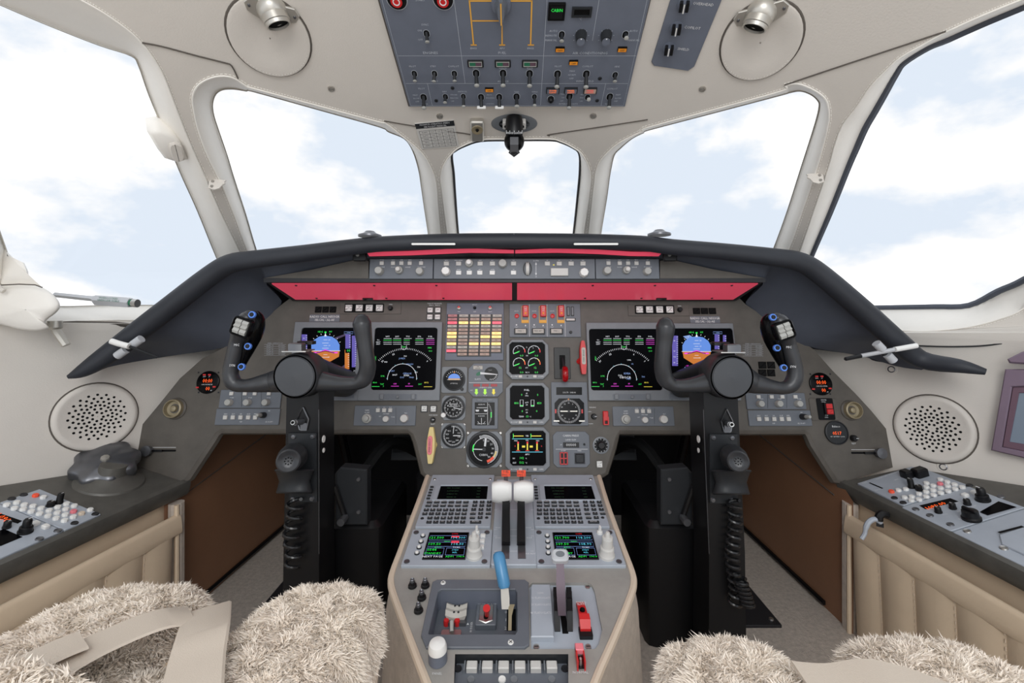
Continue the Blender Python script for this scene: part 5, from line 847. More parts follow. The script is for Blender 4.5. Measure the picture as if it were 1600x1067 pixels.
# leather dishes with eyeball reading lights
for sd, c, R, lamp, d in (('left', (421, 56), 63, (425, 14), 1), ('right', (1190, 60), 62, (1189, 19), -1)):
    F = tangent(*c); s = TH('reading_light', 'silver eyeball reading light in a round leather dish, %s side of the ceiling' % sd, 'reading light', F, c[0] - R, c[1] - R, c[0] + R, c[1] + R); k = s.k; rr_ = s.w / 2
    sy = s.h / s.w; n = 40; g = G(); ring = lambda q, zz: [(q * math.cos(a), q * sy * math.sin(a), zz) for a in [2 * math.pi * i / n for i in range(n)]]
    g.loft([ring(rr_ * 1.0, .001), ring(rr_ * .985, .006), ring(rr_ * .9, .007), ring(rr_ * .6, .0035), ring(rr_ * .3, .002), ring(rr_ * .02, .002)], 'cream', True); s.part('leather_dish', g, smooth=50)
    g = G(); g.tube(ring(rr_ * 1.012, .001), .0022, 'seam', 6, closed=True); s.part('seam', g); g = G()
    for i in range(26): a = math.pi * (1.15 + .7 * i / 25); b = a + .016; g.tube([(rr_ * .93 * math.cos(t), rr_ * .93 * sy * math.sin(t), .0068) for t in (a, b)], .0006, 'stitch', 4)
    s.part('stitching', g, kind='stuff'); X, Y = s.p(*lamp); g = G(); w = 40 * k; g.M = Matrix.Translation((X, Y, .004)) @ Matrix.Rotation(-.28 * d, 4, 'Z')
    g.prism([(-w, 4 * k), (-w * .9, -8 * k), (-w * .4, -18 * k), (w * .4, -18 * k), (w * .9, -8 * k), (w, 4 * k), (w * .8, 14 * k), (-w * .8, 14 * k)], 0, .004, 'satin', .001)
    for t in (-.82, .82): g.lathe([(2.6 * k, .004), (2 * k, .006), (0, .006)], 'darksteel', t * w, 1 * k, 10)
    s.part('flange', g); g = G(); g.M = Matrix.Translation((X, Y, 0)); g.lathe([(24 * k, .003), (23 * k, .009), (17 * k, .017), (8 * k, .021), (0, .022)], 'satin', n=26); s.part('dome', g)
    g = G(); ax = Vector((d * .22, -.55, .7)).normalized(); g.M = Matrix.Translation((X + d * 2 * k, Y - 2 * k, .012)) @ ax.to_track_quat('Z', 'Y').to_matrix().to_4x4(); g.lathe([(20 * k, 0), (21 * k, .010), (19.6 * k, .011), (19 * k, .016), (16.8 * k, .016), (16.4 * k, .010), (0, .009)], 'satin', n=26); g.lathe([(16.3 * k, .0125), (0, .0125)], 'matblack', n=22); s.part('eyeball_barrel', g)
for i, (x, y, lb) in enumerate(((517.5, 138, 'below the left reading light'), (1097.5, 138.5, 'below the dimmer panel'), (687, 181, 'above the paper placard'), (927, 180.5, 'above the right centre pillar'))):
    F = tangent(x, y); g = G(); q = 5.4 * F.o.y / FPX; g.lathe([(q, 0), (q * .95, .002), (q * .62, .0026), (q * .58, .0012), (q * .5, .0022), (0, .0026)], 'satin', n=14); single('ceiling_screw', g, 'small recessed ceiling screw ' + lb, 'screw', F.M)
# compass, spot light and placard at the windscreen top
s = TH('magnetic_compass', 'black magnetic compass hanging from an oval plate above the centre pane', 'compass', tangent(803, 192), 767, 176, 840, 208); k = s.k
g = G(); g.lathe([(s.w / 2, 0), (s.w / 2 * .98, .003), (s.w / 2 * .9, .004), (s.w * .33, .003)], 'bezel', n=32); g.lathe([(s.w * .33, .003), (0, .002)], 'matblack', n=28); [None for _ in (0,)]; g.v = [(x, y * .5, z_) for x, y, z_ in g.v]; s.part('mounting_plate', g)
inv = s.M.inverted(); Yc = s.F.o.y - .028; Q = lambda x, y, dy=0: inv @ P(x, y, Yc + dy)
for x in (790, 817): g = G(); g.M = Matrix.Translation(Q(x, 193, .012)); g.box(0, 0, 9 * k, 14 * k, -.004, .008, 'keywhite', 2 * k, .001); g.lathe([(2 * k, .008), (2 * k, .01), (0, .01)], 'black', n=10); s.part('bracket', g)
g = G(); r = 13.5 * Yc / FPX
g.tube([Q(803.5, y) for y in (183, 190, 199, 207, 211)], [r * .9, r, r, r * 1.04, r * .98], 'black', 20); s.part('neck', g); g = G(); g.M = Matrix.Translation(Q(803.5, 221)); n = 10; g.lathe([(r * 1.18 * math.sin(math.pi * i / n), -r * 1.22 * math.cos(math.pi * i / n)) for i in range(n + 1)], 'blackgloss', n=22); s.part('bowl', g)
ic = [Q(803.5 + 15 * math.sin(a), 208 + 1.5 * math.cos(a), -math.cos(a) * r * 1.12) for a in [(i - 6) * .16 for i in range(13)]]; g = G()
for i, p in enumerate(ic): up = (Q(803, 200) - Q(803, 206)).normalized(); g.tube([p, p + up * (.004 if i % 3 else .007)], .0006, 'letter', 4)
s.part('card_marks', g)
g = G(); a = Q(796, 214, -r * 1.1); b = Q(811, 238, -r * 1.1); g.loft([[Q(x, y, dy) for x in (797, 810)] for y, dy in ((214, -r * 1.18), (226, -r * 1.3), (237, -r * .7), (240, 0))], 'darksteel'); s.part('clamp', g)
g = G(); g.tube([Q(797, 236), Q(803, 242), Q(810, 236)], .005, 'black', 8); s.part('lamp', g)
s = TH('spot_light', 'small metal spot light box left of the compass', 'light', tangent(745.5, 200), 735, 184, 756, 216); k = s.k
g = G(); g.box(0, 0, s.w, s.h, 0, 9 * k, 'satin', 3 * k, 2 * k); s.part('body', g); g = G(); g.lathe([(9 * k, 0), (8.4 * k, 1 * k), (4 * k, .6 * k), (3 * k, -.1 * k)], 'khaki', 0, 5 * k, 20, 9 * k); g.lathe([(2.6 * k, 0), (1.4 * k, 3 * k), (0, 3 * k)], 'matblack', 0, 5 * k, 12, 9 * k); s.part('aperture', g)
s = TH('paper_placard', 'printed paper limits table stuck on the left centre pillar', 'placard', tangent(683, 210, -.002), 653, 190, 715, 231); k = s.k
cor = [(659, 232.5), (717.5, 228), (709, 187.5), (648, 193)]; bil = lambda a, b: s.p(*[cor[3][i] * (1 - a) * (1 - b) + cor[2][i] * a * (1 - b) + cor[0][i] * (1 - a) * b + cor[1][i] * a * b for i in (0, 1)])
g = G(); g.prism(pl(s, cor), -.001, .0012, 'keywhite'); s.part('sheet', g); g = G(); z = .0016; g.flat([bil(0, .2), bil(1, .2), bil(1, 0), bil(0, 0)], 'charcoal', z); ang = math.atan2(*(Vector(bil(1, .3)) - Vector(bil(0, .3))).yx)
g.text('MAXIMUM OPERATING SPEEDS', *bil(.5, .06), 3 * k, 'letter', z + .0003, ang, .8); g.text('SEE FLIGHT MANUAL', *bil(.5, .15), 3 * k, 'letter', z + .0003, ang, .9)
for b in (.3, .43, .56, .69, .82, .95): g.stroke([bil(.06, b), bil(.94, b)], .5 * k, 'charcoal', z)
for a in (.06, .32, .48, .64, .8, .94): g.stroke([bil(a, .3), bil(a, .95)], .5 * k, 'charcoal', z)
for i, b in enumerate((.365, .495, .625, .755, .885)):
    for a, t in ((.19, ('FLAPS', 'SLATS', 'GEAR', 'VMO', 'MMO')[i]), (.4, '%d' % (200 - 10 * i)), (.56, '%d' % (190 - 10 * i)), (.72, '%d' % (170 - 5 * i)), (.87, '%d' % (260 + 10 * i))): g.text(t, *bil(a, b), 2.4 * k, 'charcoal', z, ang)
s.part('print', g)
# brackets on the outer pillars, sensor box, window lever, rear cushion
for sd, c, d in (('left', (339, 289), 1), ('right', (1274, 279.5), -1)):
    s = TH('sun_visor_clip', 'small cream metal clip with two screws on the %s windscreen pillar' % sd, 'clip', Frame(S(*c, -.014), (1, d * .25, 0), (0, .45, 1)), c[0] - 12, c[1] - 12, c[0] + 12, c[1] + 12); k = s.k; w = s.w / 2
    g = G(); q = [(-1.0 * d, -.75), (-.2 * d, -1), (.45 * d, -.7), (.75 * d, -.1), (1.1 * d, .25), (.95 * d, .5), (1.15 * d, .85), (.6 * d, .9), (-.7 * d, .85), (-1.05 * d, .5)]; g.prism([(x * w, y * w) for x, y in (q if d > 0 else q[::-1])], 0, .003, 'cream', .0006); s.part('plate', g)
    for y in (.45, -.45): g = G(); g.lathe([(3 * k, .003), (2.4 * k, .0042), (0, .0042)], 'steel', -.55 * d * w, y * w, 10); s.part('screw', g)
s = TH('sensor_box', 'cream upholstered box on the pillar of the left side window', 'box', tangent(262, 222, .02), 236, 198, 289, 250); k = s.k
g = G(); o = [(-1.0, .85), (-.2, 1.0), (.55, .55), (.75, .2), (.95, -.85), (.2, -1.0), (-.45, -.75), (-.7, -.2)][::-1]; po = [(x * s.w / 2, y * s.h / 2) for x, y in o]; g.prism(po, -.03, .012, 'cream2', .006); s.part('cover', g, smooth=60); g = G(); g.box(.2 * s.w, -.12 * s.h, .42 * s.w, .6 * s.h, .011, .016, 'cream', .012, .003); s.part('end_cap', g)
e = empty('window_lever', 'grey latch lever with green lettering at the left side window', 'lever', Matrix.Translation(P(150, 468, 1.0))); B = P(150, 468, 1.0)
q = lambda x, y, Y=1.0: P(x, y, Y) - B
g = G(); g.tube([q(85, 460.5), q(143, 466.5), q(152, 468)], [.0052, .0058, .009], 'levergrey', 4); part('arm', g, e); g = G(); g.tube([q(147, 468), q(152, 469), q(200, 472.5), q(204, 473)], [.007, .0122, .0122, .0105], 'levergrey', 6); h_ = part('grip', g, e)
g = G(); ax = (q(200, 472.5) - q(152, 469)).normalized(); g.M = Matrix.Translation(q(177, 469) + Vector((0, -.0123, .0))) @ Matrix.Rotation(math.pi / 2, 4, 'X') @ Matrix.Rotation(-.07, 4, 'Z'); g.text('WHEN LOCKED', 0, .0042, .0042, 'greendk'); g.text('GREEN LINE VISIBLE', 0, -.0012, .004, 'greendk'); part('lettering', g, h_)
g = G(); g.tube([q(204, 473), q(208, 473.4)], .0075, 'greendk', 10); g.tube([q(208, 473.4), q(215, 474)], .009, 'steel', 12); part('end_knob', g, e)
def pad(out, Y, th, m, bulge=.012):
    """a padded cushion with the given outline, hugging the wall side"""
    n = len(out); c = Vector((sum(p[0] for p in out) / n, sum(p[1] for p in out) / n)); secs = []
    for t, dy in ((1.0, th), (1.0, .012), (.965, .004), (.9, .0), (.6, -bulge * .6), (.02, -bulge)):
        secs.append([P(c.x + (x - c.x) * t, c.y + (y - c.y) * t, Y + dy) for x, y in out])
    g = G(); g.loft(secs, m, True); return g
co = [(v.x, v.y) for v in catmull([(-60, 450, 0), (0, 445, 0), (45, 443, 0), (70, 451, 0), (88, 465, 0), (94, 479, 0), (86, 490, 0), (75, 498, 0), (71, 505, 0), (76, 513, 0), (55, 517, 0), (28, 514, 0), (0, 507, 0), (-60, 500, 0)], 3, True)]
e = empty('window_cushion', 'padded cream leather cushion at the rear of the left side window', 'cushion', Matrix()); part('pad', pad(co, .88, .05, 'cream2'), e, smooth=70)
part('upper_cover', pad([(-60, 230), (-15, 330), (0, 372), (10, 392), (22, 404), (38, 411), (44, 424), (46, 436), (58, 443), (66, 449), (0, 447), (-60, 452)], .89, .06, 'cream2', .006), e, smooth=60)
part('seam', G().tube([P(x, y, .868) for x, y in ((-20, 447), (0, 445.5), (30, 444), (55, 445), (66, 449))], .0012, 'seam', 5), e)
part('cord', G().tube([P(-10, 440, .86), P(0, 452, .86), P(6, 455, .862)], .005, 'cream', 8), e)
g = G(); g.M = Matrix.Translation(P(86, 510, .96)); g.lathe([(.012, .012), (.013, -.002), (.009, -.006), (0, -.006)], 'satin', n=16); g.tube([(0, 0, 0), (.004, 0, -.012), (.02, .004, -.04)], .008, 'satin', 8); single('track_fitting', g, 'bare metal track fitting under the left window cushion', 'fitting')
g = G(); g.tube([S(x, y, -.01) for x, y in ((60, 508), (120, 505), (180, 506), (240, 512))], .006, 'seam', 6); single('sill_channel', g, 'dark channel below the left window sill', 'channel')
# ---------------------------------------------------------------- control yokes on their columns
def yoke(sd, path1, path2, hub, grip, rings, rock, mic, labels, Y0=.86):
    mk = lambda l: (catmull([P(a, b, Y0 + c) for a, b, c, *_ in [(q[0], q[1], q[3] if len(q) > 3 else 0) for q in l]], 4), [v.x for v in catmull([(q[2] * Y0 / FPX, 0, 0) for q in l], 4)])
    e = empty('control_yoke', 'black leather control yoke with hub cap in front of the %s seat' % sd, 'control yoke', Matrix.Translation(P(*hub, Y0)))
    IN = Matrix.Translation(-P(*hub, Y0))
    def gp(): g = G(); g.M = IN; return g
    for pth, nm in ((path1, 'grip_arm'), (path2, 'grip_arm')):
        p, r = mk(pth); g = gp(); n = 18; g.tube(p, r, 'yoke', n)
        for i, (a, b) in enumerate(((p[0], p[1]), (p[-1], p[-2]))):
            d = (a - b).normalized(); rr0 = r[0] if i == 0 else r[-1]; g.tube([a, a + d * rr0 * .45, a + d * rr0 * .75], [rr0, rr0 * .8, rr0 * .35], 'yoke', n)
        part(nm, g, e, smooth=60)
    c = P(*hub, Y0); q = Y0 / FPX; rot = Matrix.Rotation(math.pi / 2, 4, 'X')
    g = G(); g.M = rot; g.lathe([(30 * q, -.045), (35 * q, -.035), (35.5 * q, .0), (34.5 * q, .012), (33 * q, .0145)], 'yoke', n=40); g.lathe([(33 * q, .0145), (31.6 * q, .0115), (31.4 * q, .007)], 'matblack', n=40); part('hub', g, e)
    g = G(); g.M = rot; g.lathe([(31 * q, .0), (31 * q, .0145), (29.5 * q, .017), (0, .019)], 'yokehi', n=40); part('hub_cap', g, e)
    g = G(); g.M = IN; g.tube([c + Vector((0, .03, -.004)), c + Vector((0, .10, -.02)), c + Vector((0, .24, -.055))], [35 * q, 31 * q, 27 * q], 'black', 24); part('shaft_boot', g, e)
    g = G(); g.M = Matrix.Translation(Vector((0, -.01, 38 * q))); g.box(0, .01, .046, .04, 0, .002, 'steel', .002); g.box(.002, 0, .026, .02, .002, .016, 'darksteel', .002, .002); g.box(.01 if sd == 'left' else -.01, .022, .03, .018, .012, .018, 'black', .002); part('chart_clip', g, e)
    # black switch housing on the outer grip with rockers and blue-ringed buttons
    g = gp(); g.tube(catmull([P(a, b, Y0 + .012) for a, b in grip], 3), [v.x for v in catmull([(x * q, 0, 0) for x in ([9, 14, 15, 12, 8, 5])], 3)], 'blackgloss', 14); hs = part('switch_housing', g, e, smooth=60)
    (rx, ry), tilt = rock; g = G(); M = IN @ Matrix.Translation(P(rx, ry, Y0 - 23 * q)) @ rot @ Matrix.Rotation(tilt, 4, 'Z'); g.M = M; g.frame(rrect(0, 0, 29 * q, 29 * q, 5 * q, 3), rrect(0, 0, 24 * q, 24 * q, 4 * q, 3), -6 * q, 3 * q, 'blackgloss', 1 * q); g.box(0, 0, 25 * q, 25 * q, -6 * q, -1 * q, 'black'); pd = part('trim_switch', g, e)
    for sx in (-1, 1):
        g = G(); g.M = M; x0 = sx * 5.2 * q; w = 4.6 * q; g.loft([[(x0 - w, y * q, zz * q), (x0 + w, y * q, zz * q), (x0 + w, y * q, -3 * q), (x0 - w, y * q, -3 * q)] for y, zz in ((-11, 2), (-7, 4), (-3, 2.2), (0, 5), (3, 2.2), (7, 4), (11, 2))], 'knobgrey', True, True); part('rocker', g, pd)
    for x, y, dy in [(x, y, dy + (10 if y < 500 else 3)) for x, y, dy in rings]:
        g = G(); g.M = IN @ Matrix.Translation(P(x, y, Y0 - dy * q)) @ rot @ Matrix.Rotation(-.2, 4, 'X'); g.lathe([(5.4 * q, -3 * q), (5.2 * q, .5 * q), (3.4 * q, .8 * q)], 'ringblue', n=18); g.lathe([(3.4 * q, .8 * q), (3 * q, 2 * q), (0, 2.2 * q)], 'black', n=16); part('blue_button', g, e)
    for t, x, y, dy, rz in labels: g = G(); g.M = IN @ Matrix.Translation(P(x, y, Y0 - dy * q)) @ rot; g.text(t, 0, 0, 3.6 * q, 'letter', .0004, rz); part('lettering', g, e)
    return e
yoke('left', [(391, 492, 9, -.01), (386, 499, 13, -.01), (379, 514, 14, -.008), (371, 533, 11.5), (366, 552, 11), (362, 570, 11), (360, 584, 11.6), (363, 595, 12), (370, 601, 11), (381, 602.5, 10), (392, 601.8, 11), (403, 600.2, 12.8, .004), (415, 598.2, 14.8, .008), (425, 596.5, 16.8, .012), (438, 594, 19, .012)],
     [(484, 592, 19, .012), (497, 595, 17, .012), (512, 597.2, 14.8, .008), (528, 598.8, 12.4, .004), (543, 599.5, 11), (556, 598.5, 10.6), (566, 594, 12.4), (572, 585, 13), (574.5, 571, 12.6, -.004), (572, 552, 11.8, -.008), (569, 530, 12.2, -.01), (566.5, 512, 13.6, -.012), (565.5, 505, 14, -.012), (565, 500, 12, -.012)],
     (466.5, 586.5), [(395, 490), (399, 500), (396, 518), (388, 540), (381, 560), (376, 575)], [(393.5, 491.5, 11), (387, 541, 9), (377, 573, 9)], ((377, 511), -.35), None, [('MIC', 370, 539, 12.4, 0), ('SYN', 363, 571, 11.8, 0)])
yoke('right', [(1122, 594, 19, .013), (1108, 597, 16.6, .012), (1094, 600, 14, .008), (1080, 602, 11.8, .004), (1066, 603, 10.4), (1053, 602, 10.2), (1044, 597, 12), (1038, 588, 13), (1035, 573, 12.6, -.004), (1036, 552, 12, -.008), (1038, 532, 12.4, -.01), (1039.4, 518, 13.6, -.012), (1039.8, 510, 14, -.012), (1040, 505, 12, -.012)],
     [(1166, 593, 19, .012), (1177, 598, 17, .012), (1189, 601, 14.4, .008), (1201, 603.5, 12, .004), (1213, 605.5, 10.2), (1224, 606, 9.8), (1235, 602, 11.4), (1242, 590, 12), (1242, 574, 11), (1237, 555, 11), (1231, 536, 11.5), (1225, 517, 14, -.008), (1217, 502, 13, -.01), (1212, 496, 9, -.01)],
     (1138, 588), [(1207, 495), (1203, 504), (1206, 522), (1213, 543), (1221, 564), (1226, 577)], [(1208, 495.5, 11), (1214.5, 543.5, 9), (1225, 574.5, 9)], ((1225.5, 516.5), .35), None, [('MIC', 1232.5, 542.5, 12.4, 0), ('SYN', 1239, 573, 11.8, 0)])
def column(sd, tl, tr, bl, br, mic, cup, stub, sc, cord, d):
    Yf = .885; e = empty('control_column', 'tall black control column carrying the %s yoke' % sd, 'control column', Matrix.Translation(P((bl + br) / 2, 1060, Yf))); IN = Matrix.Translation(-e.matrix_world.translation)
    def gp(): g = G(); g.M = IN; return g
    zt = P(0, 606, Yf).z; zb = FLOOR; k = Yf / FPX
    X = lambda px: (px - CX) * k
    def ring(t, l, r, dp): z = zt + (zb - zt) * t; return [(l, Yf, z), (r, Yf, z), (r, Yf + dp, z), (l, Yf + dp, z)]
    tt = lambda y: (P(0, y, Yf).z - zt) / (zb - zt)
    secs = [ring(0, X(tl), X(tr), .075), ring(tt(865), X(bl), X(br), .075), ring(1, X(bl - (3 if d < 0 else 0)), X(br + (3 if d > 0 else 0)), .08)]
    g = gp(); g.loft(secs, 'black', True, True); part('post', g, e)
    g = gp(); ex = X(tr if d < 0 else tl) ; ex2 = X(br if d < 0 else bl); g.tube([(ex, Yf - .0003, P(0, 640, Yf).z), (ex2, Yf - .0003, P(0, 865, Yf).z)], .0008, 'darksteel', 4); part('edge_line', g, e)  # thin steel-coloured line down the front edge of the post
    for yy, hh_ in ((691, 12), (709, 9)): g = gp(); sx = X(tr if d < 0 else tl); g.M = IN @ Matrix.Translation((sx - d * .0006, Yf + .022, P(0, yy, Yf).z)) @ Matrix.Rotation(math.pi / 2, 4, 'Y'); g.lathe([(.0075 if hh_ > 10 else .005, -.0005), (.007 if hh_ > 10 else .0045, .0006), (0, .0006)], 'white', n=14); part('white_plug', g, e)
    # map light stub and diamond bracket
    x, y = stub; g = gp(); D = [(x + 3, y - 23), (x + 12, y - 4), (x + 9, y + 12), (x - 2, y + 12), (x - 6, y - 4)]; g.tube([P(a, b, Yf - .003) for a, b in D], .0014, 'darksteel', 5, closed=True); g.loft([[P(x + 4 + w, y + b, Yf - .004) for w in (-5, 5)] for b in (2, 14)], 'darksteel'); part('bracket', g, e)
    g = gp(); c = P(x + 3, y, Yf); g.tube([c, c + Vector((-.004, -.022, .004))], .0055, 'darksteel', 12); g.tube([c + Vector((-.004, -.022, .004)), c + Vector((-.005, -.03, .006))], .0045, 'steel', 12); g.tube([c + Vector((-.005, -.0302, .006)), c + Vector((-.005, -.0306, .006))], .003, 'matblack', 10); part('chrome_stub', g, e)
    # microphone holder
    (mx, my, mr), (cx0, cy0, cx1, cy1) = mic, cup
    g = gp(); pa = [P(sc[0][0] - 7, sc[0][1] - 6, Yf - .001), P(sc[1][0] + 7, sc[0][1] - 6, Yf - .001), P(sc[1][0] + 8, cy1 + 12, Yf - .001), P(sc[0][0] - 6, cy1 + 12, Yf - .001)]; g.loft([[v + Vector((0, dy, 0)) for v in pa] for dy in (.002, -.004)], 'charcoal', True, True); part('mount_plate', g, e)
    for a, b in sc + [(sc[0][0] - 1, cy1 + 8), (sc[1][0] - 1, cy1 + 8)]: g = gp(); g.M = IN @ Matrix.Translation(P(a, b, Yf - .005)) @ Matrix.Rotation(math.pi / 2, 4, 'X'); g.lathe([(.0052, 0), (.004, .003), (0, .0035)], 'darksteel', n=10); part('bolt', g, e)
    g = gp(); secs = []; ym = Yf - .03
    for t, w, dp in ((0, 1.0, .034), (.06, 1.05, .037), (.14, .96, .033), (.5, .8, .027), (.86, .92, .03), (.94, .97, .033), (1, .93, .03)):
        yy = cy0 + (cy1 - cy0) * t; cc = (cx0 + cx1) / 2; hw = (cx1 - cx0) / 2 * w; secs.append([P(cc + hw * math.cos(a), yy, ym - dp * math.sin(a) * .8 + .01) for a in [2 * math.pi * i / 20 for i in range(20)]])
    g.loft(secs, 'charcoal', True, True); part('cup_holder', g, e, smooth=60)
    o = empty('hand_microphone', 'black round hand microphone resting in the %s column holder' % sd, 'microphone', Matrix.Translation(P(mx, my, .80)))
    g = G(); q = .8 / FPX; back = P((mx * .55 + (cx0 + cx1) / 2 * .45) - d * 6, my - 8, .87) - P(mx, my, .8); rings_ = [Vector((0, -.006, 0)) * 0, back * .25, back * .6, back]
    g.tube([Vector((0, -.004, -.001)), *rings_[1:]], [mr * q, mr * 1.18 * q, mr * 1.22 * q, mr * 1.0 * q], 'charcoal', 26); part('body', g, o)
    g = G(); nq = (-back).normalized(); g.M = Matrix.Translation((0, -.004, -.001)) @ nq.to_track_quat('Z', 'Y').to_matrix().to_4x4(); r = mr * q; g.lathe([(r, -.002), (r * .98, .003), (r * .86, .005), (r * .6, .002), (r * .42, .0005), (0, .001)], 'yoke', n=28)
    for i in range(9): a = i * 2 * math.pi / 8; rr1 = 0 if i == 8 else r * .28; g.flat(circ(rr1 * math.cos(a), rr1 * math.sin(a), r * .06, 8), 'matblack', .0025)
    part('grille_face', g, o)
    # coiled cord
    ct, cb, n, rad = cord; g = G(); pts_ = []; N_ = n * 10
    for i in range(N_ + 1):
        t = i / N_; a = 2 * math.pi * n * t; px = ct[0] + (cb[0] - ct[0]) * t + 2.5 * math.sin(t * 9); py = ct[1] + (cb[1] - ct[1]) * t
        pts_.append(P(px, py, Yf - .016) + Vector((math.cos(a) * rad, math.sin(a) * rad * .8, 0)))
    g.tube(pts_, .0034, 'cord', 7); w = single('coiled_cord', g, 'coiled black microphone cord hanging down the %s column' % sd, 'cord')
column('left', 448, 498, 443, 498.5, (452.5, 718, 18), (430, 733, 490, 771), (470, 659), [(459, 682), (488.6, 682)], ((459, 780), (456, 885), 7, .0135), -1)
column('right', 1099, 1152, 1108, 1164, (1151.5, 718.5, 16.4), (1112, 734, 1173, 773), (1133, 662), [(1114.6, 683.7), (1143.6, 683.7)], ((1146, 782), (1147, 945), 14, .0115), 1)
g = G(); pts_ = []
for i in range(61): t = i / 60; a = 2 * math.pi * 6 * t; pts_.append(P(1156 + 12 * t, 905 + 40 * t, .86) + Vector((math.cos(a) * .0115, math.sin(a) * .009, 0)))
g.tube(pts_, .0034, 'cord', 7); single('coiled_cord', g, 'short bunch of black coiled cord at the foot of the right column', 'cord')
# ---------------------------------------------------------------- pedestal units
import numpy as np
K0 = PED.at
for sd, dx in (('left', 0), ('right', .231)):
    x0, y0 = K0(652.5, 826); x1, _ = K0(768.6, 744); y1 = K0(690, 744)[1]
    s = TH.local('flight_management_keyboard', '%s keypad unit with dark screen and black letter keys on the pedestal' % sd, 'keypad', PED, -.191, y0, -.0455, y1, dx); k = s.k
    g = G(); g.prism(rrect(0, 0, s.w, s.h, .002, 2), -.002, .004, 'pedblue', .001); s.part('faceplate', g); z = .004
    a, b = s.p(683.5, 784), s.p(760.5, 762.5); cx, cy, w, h = (a[0] + b[0]) / 2 + .001, (a[1] + b[1]) / 2, b[0] - a[0] + .004, b[1] - a[1]
    g = G(); g.frame(rrect(cx, cy, w + .024, h + .010, .004, 3), rrect(cx, cy, w, h, .001, 3), z, z + .003, 'pedblue', .0012); s.part('screen_bezel', g); g = G(); g.flat(rrect(cx, cy, w, h), 'screen', z + .0008); sc2 = s.part('screen', g)
    g = G()
    for i, t in enumerate(('FMS   POS INIT', 'ACTIVE LEGS', 'DIRECT TO', 'INDEX 1/2')): g.text(t, cx - w * .22, cy + h * (.34 - .22 * i), .0032, 'e_dimgreen', z + .0012); g.text('N25', cx + w * .32, cy + h * (.34 - .22 * i), .0032, 'e_dimgreen', z + .0012)
    part('symbology', g, sc2)
    def key(px, py, t, w_=.0102, h_=.0062):
        X, Y = s.p(px, py); g = G(); g.box(X, Y, w_, h_, z, z + .003, 'charcoal', .0006, .0006); g.text(t, X, Y, min(.0042, w_ * .36 if len(t) > 1 else 1), 'letter', z + .0033, 0, 1 if len(t) < 4 else .82); s.part('key', g)
    zx, zy = lambda X: 640 + X / 6.67, lambda Y: 740 + Y / 6.67
    rows = [(208, 76, 320, ['DATA', 'NAV', 'PROG', 'VTO', 'LIST', 'PREV']), (195, 77, 357, ['FUEL', 'FPL', 'PERF', 'TUNE', 'MENU', 'NEXT']), (175, 67, 403, list('ABCDEFG')), (160, 68, 443, list('HIJKLMN')), (213, 69.6, 487, list('OPQRST')), (203, 70, 530, list('UVWXYZ'))]
    for xx, st, yy, ws in rows:
        for i, t in enumerate(ws): key(zx(xx + st * i), zy(yy), t, .0112 if len(t) > 1 else .0098)
    for xx, yy, t, w_ in ((685, 320, '1', .0095), (757, 320, '2', .0095), (830, 320, '3', .0095), (678, 357, '4', .0095), (752, 357, '5', .0095), (826, 357, '6', .0095), (668, 398, '7', .0095), (744, 398, '8', .0095), (822, 398, '9', .0095), (660, 440, 'BACK', .0112), (740, 440, '0', .0095), (820, 440, 'MSG', .0105), (655, 484, 'HOLD', .0105), (735, 483, '±', .0095), (688, 531, 'ENTER', .0215)): key(zx(xx), zy(yy), t, w_)
    for i in range(5):
        for X in (-s.w / 2 + .0085, s.w / 2 - .0065): g = G(); g.box(X, cy + h * (.42 - .21 * i), .0075, .0042, z, z + .0028, 'charcoal', .0006, .0005); s.part('line_key', g)
    for X, Y in ((-.064, .066), (-.064, -.06), (.064, -.058), (.064, .066)): g = G(); g.lathe([(.0036, z), (.003, z + .001), (0, z + .001)], 'steel' if Y > 0 else 'charcoal', X, Y * s.h / .165, 12); s.part('screw', g)
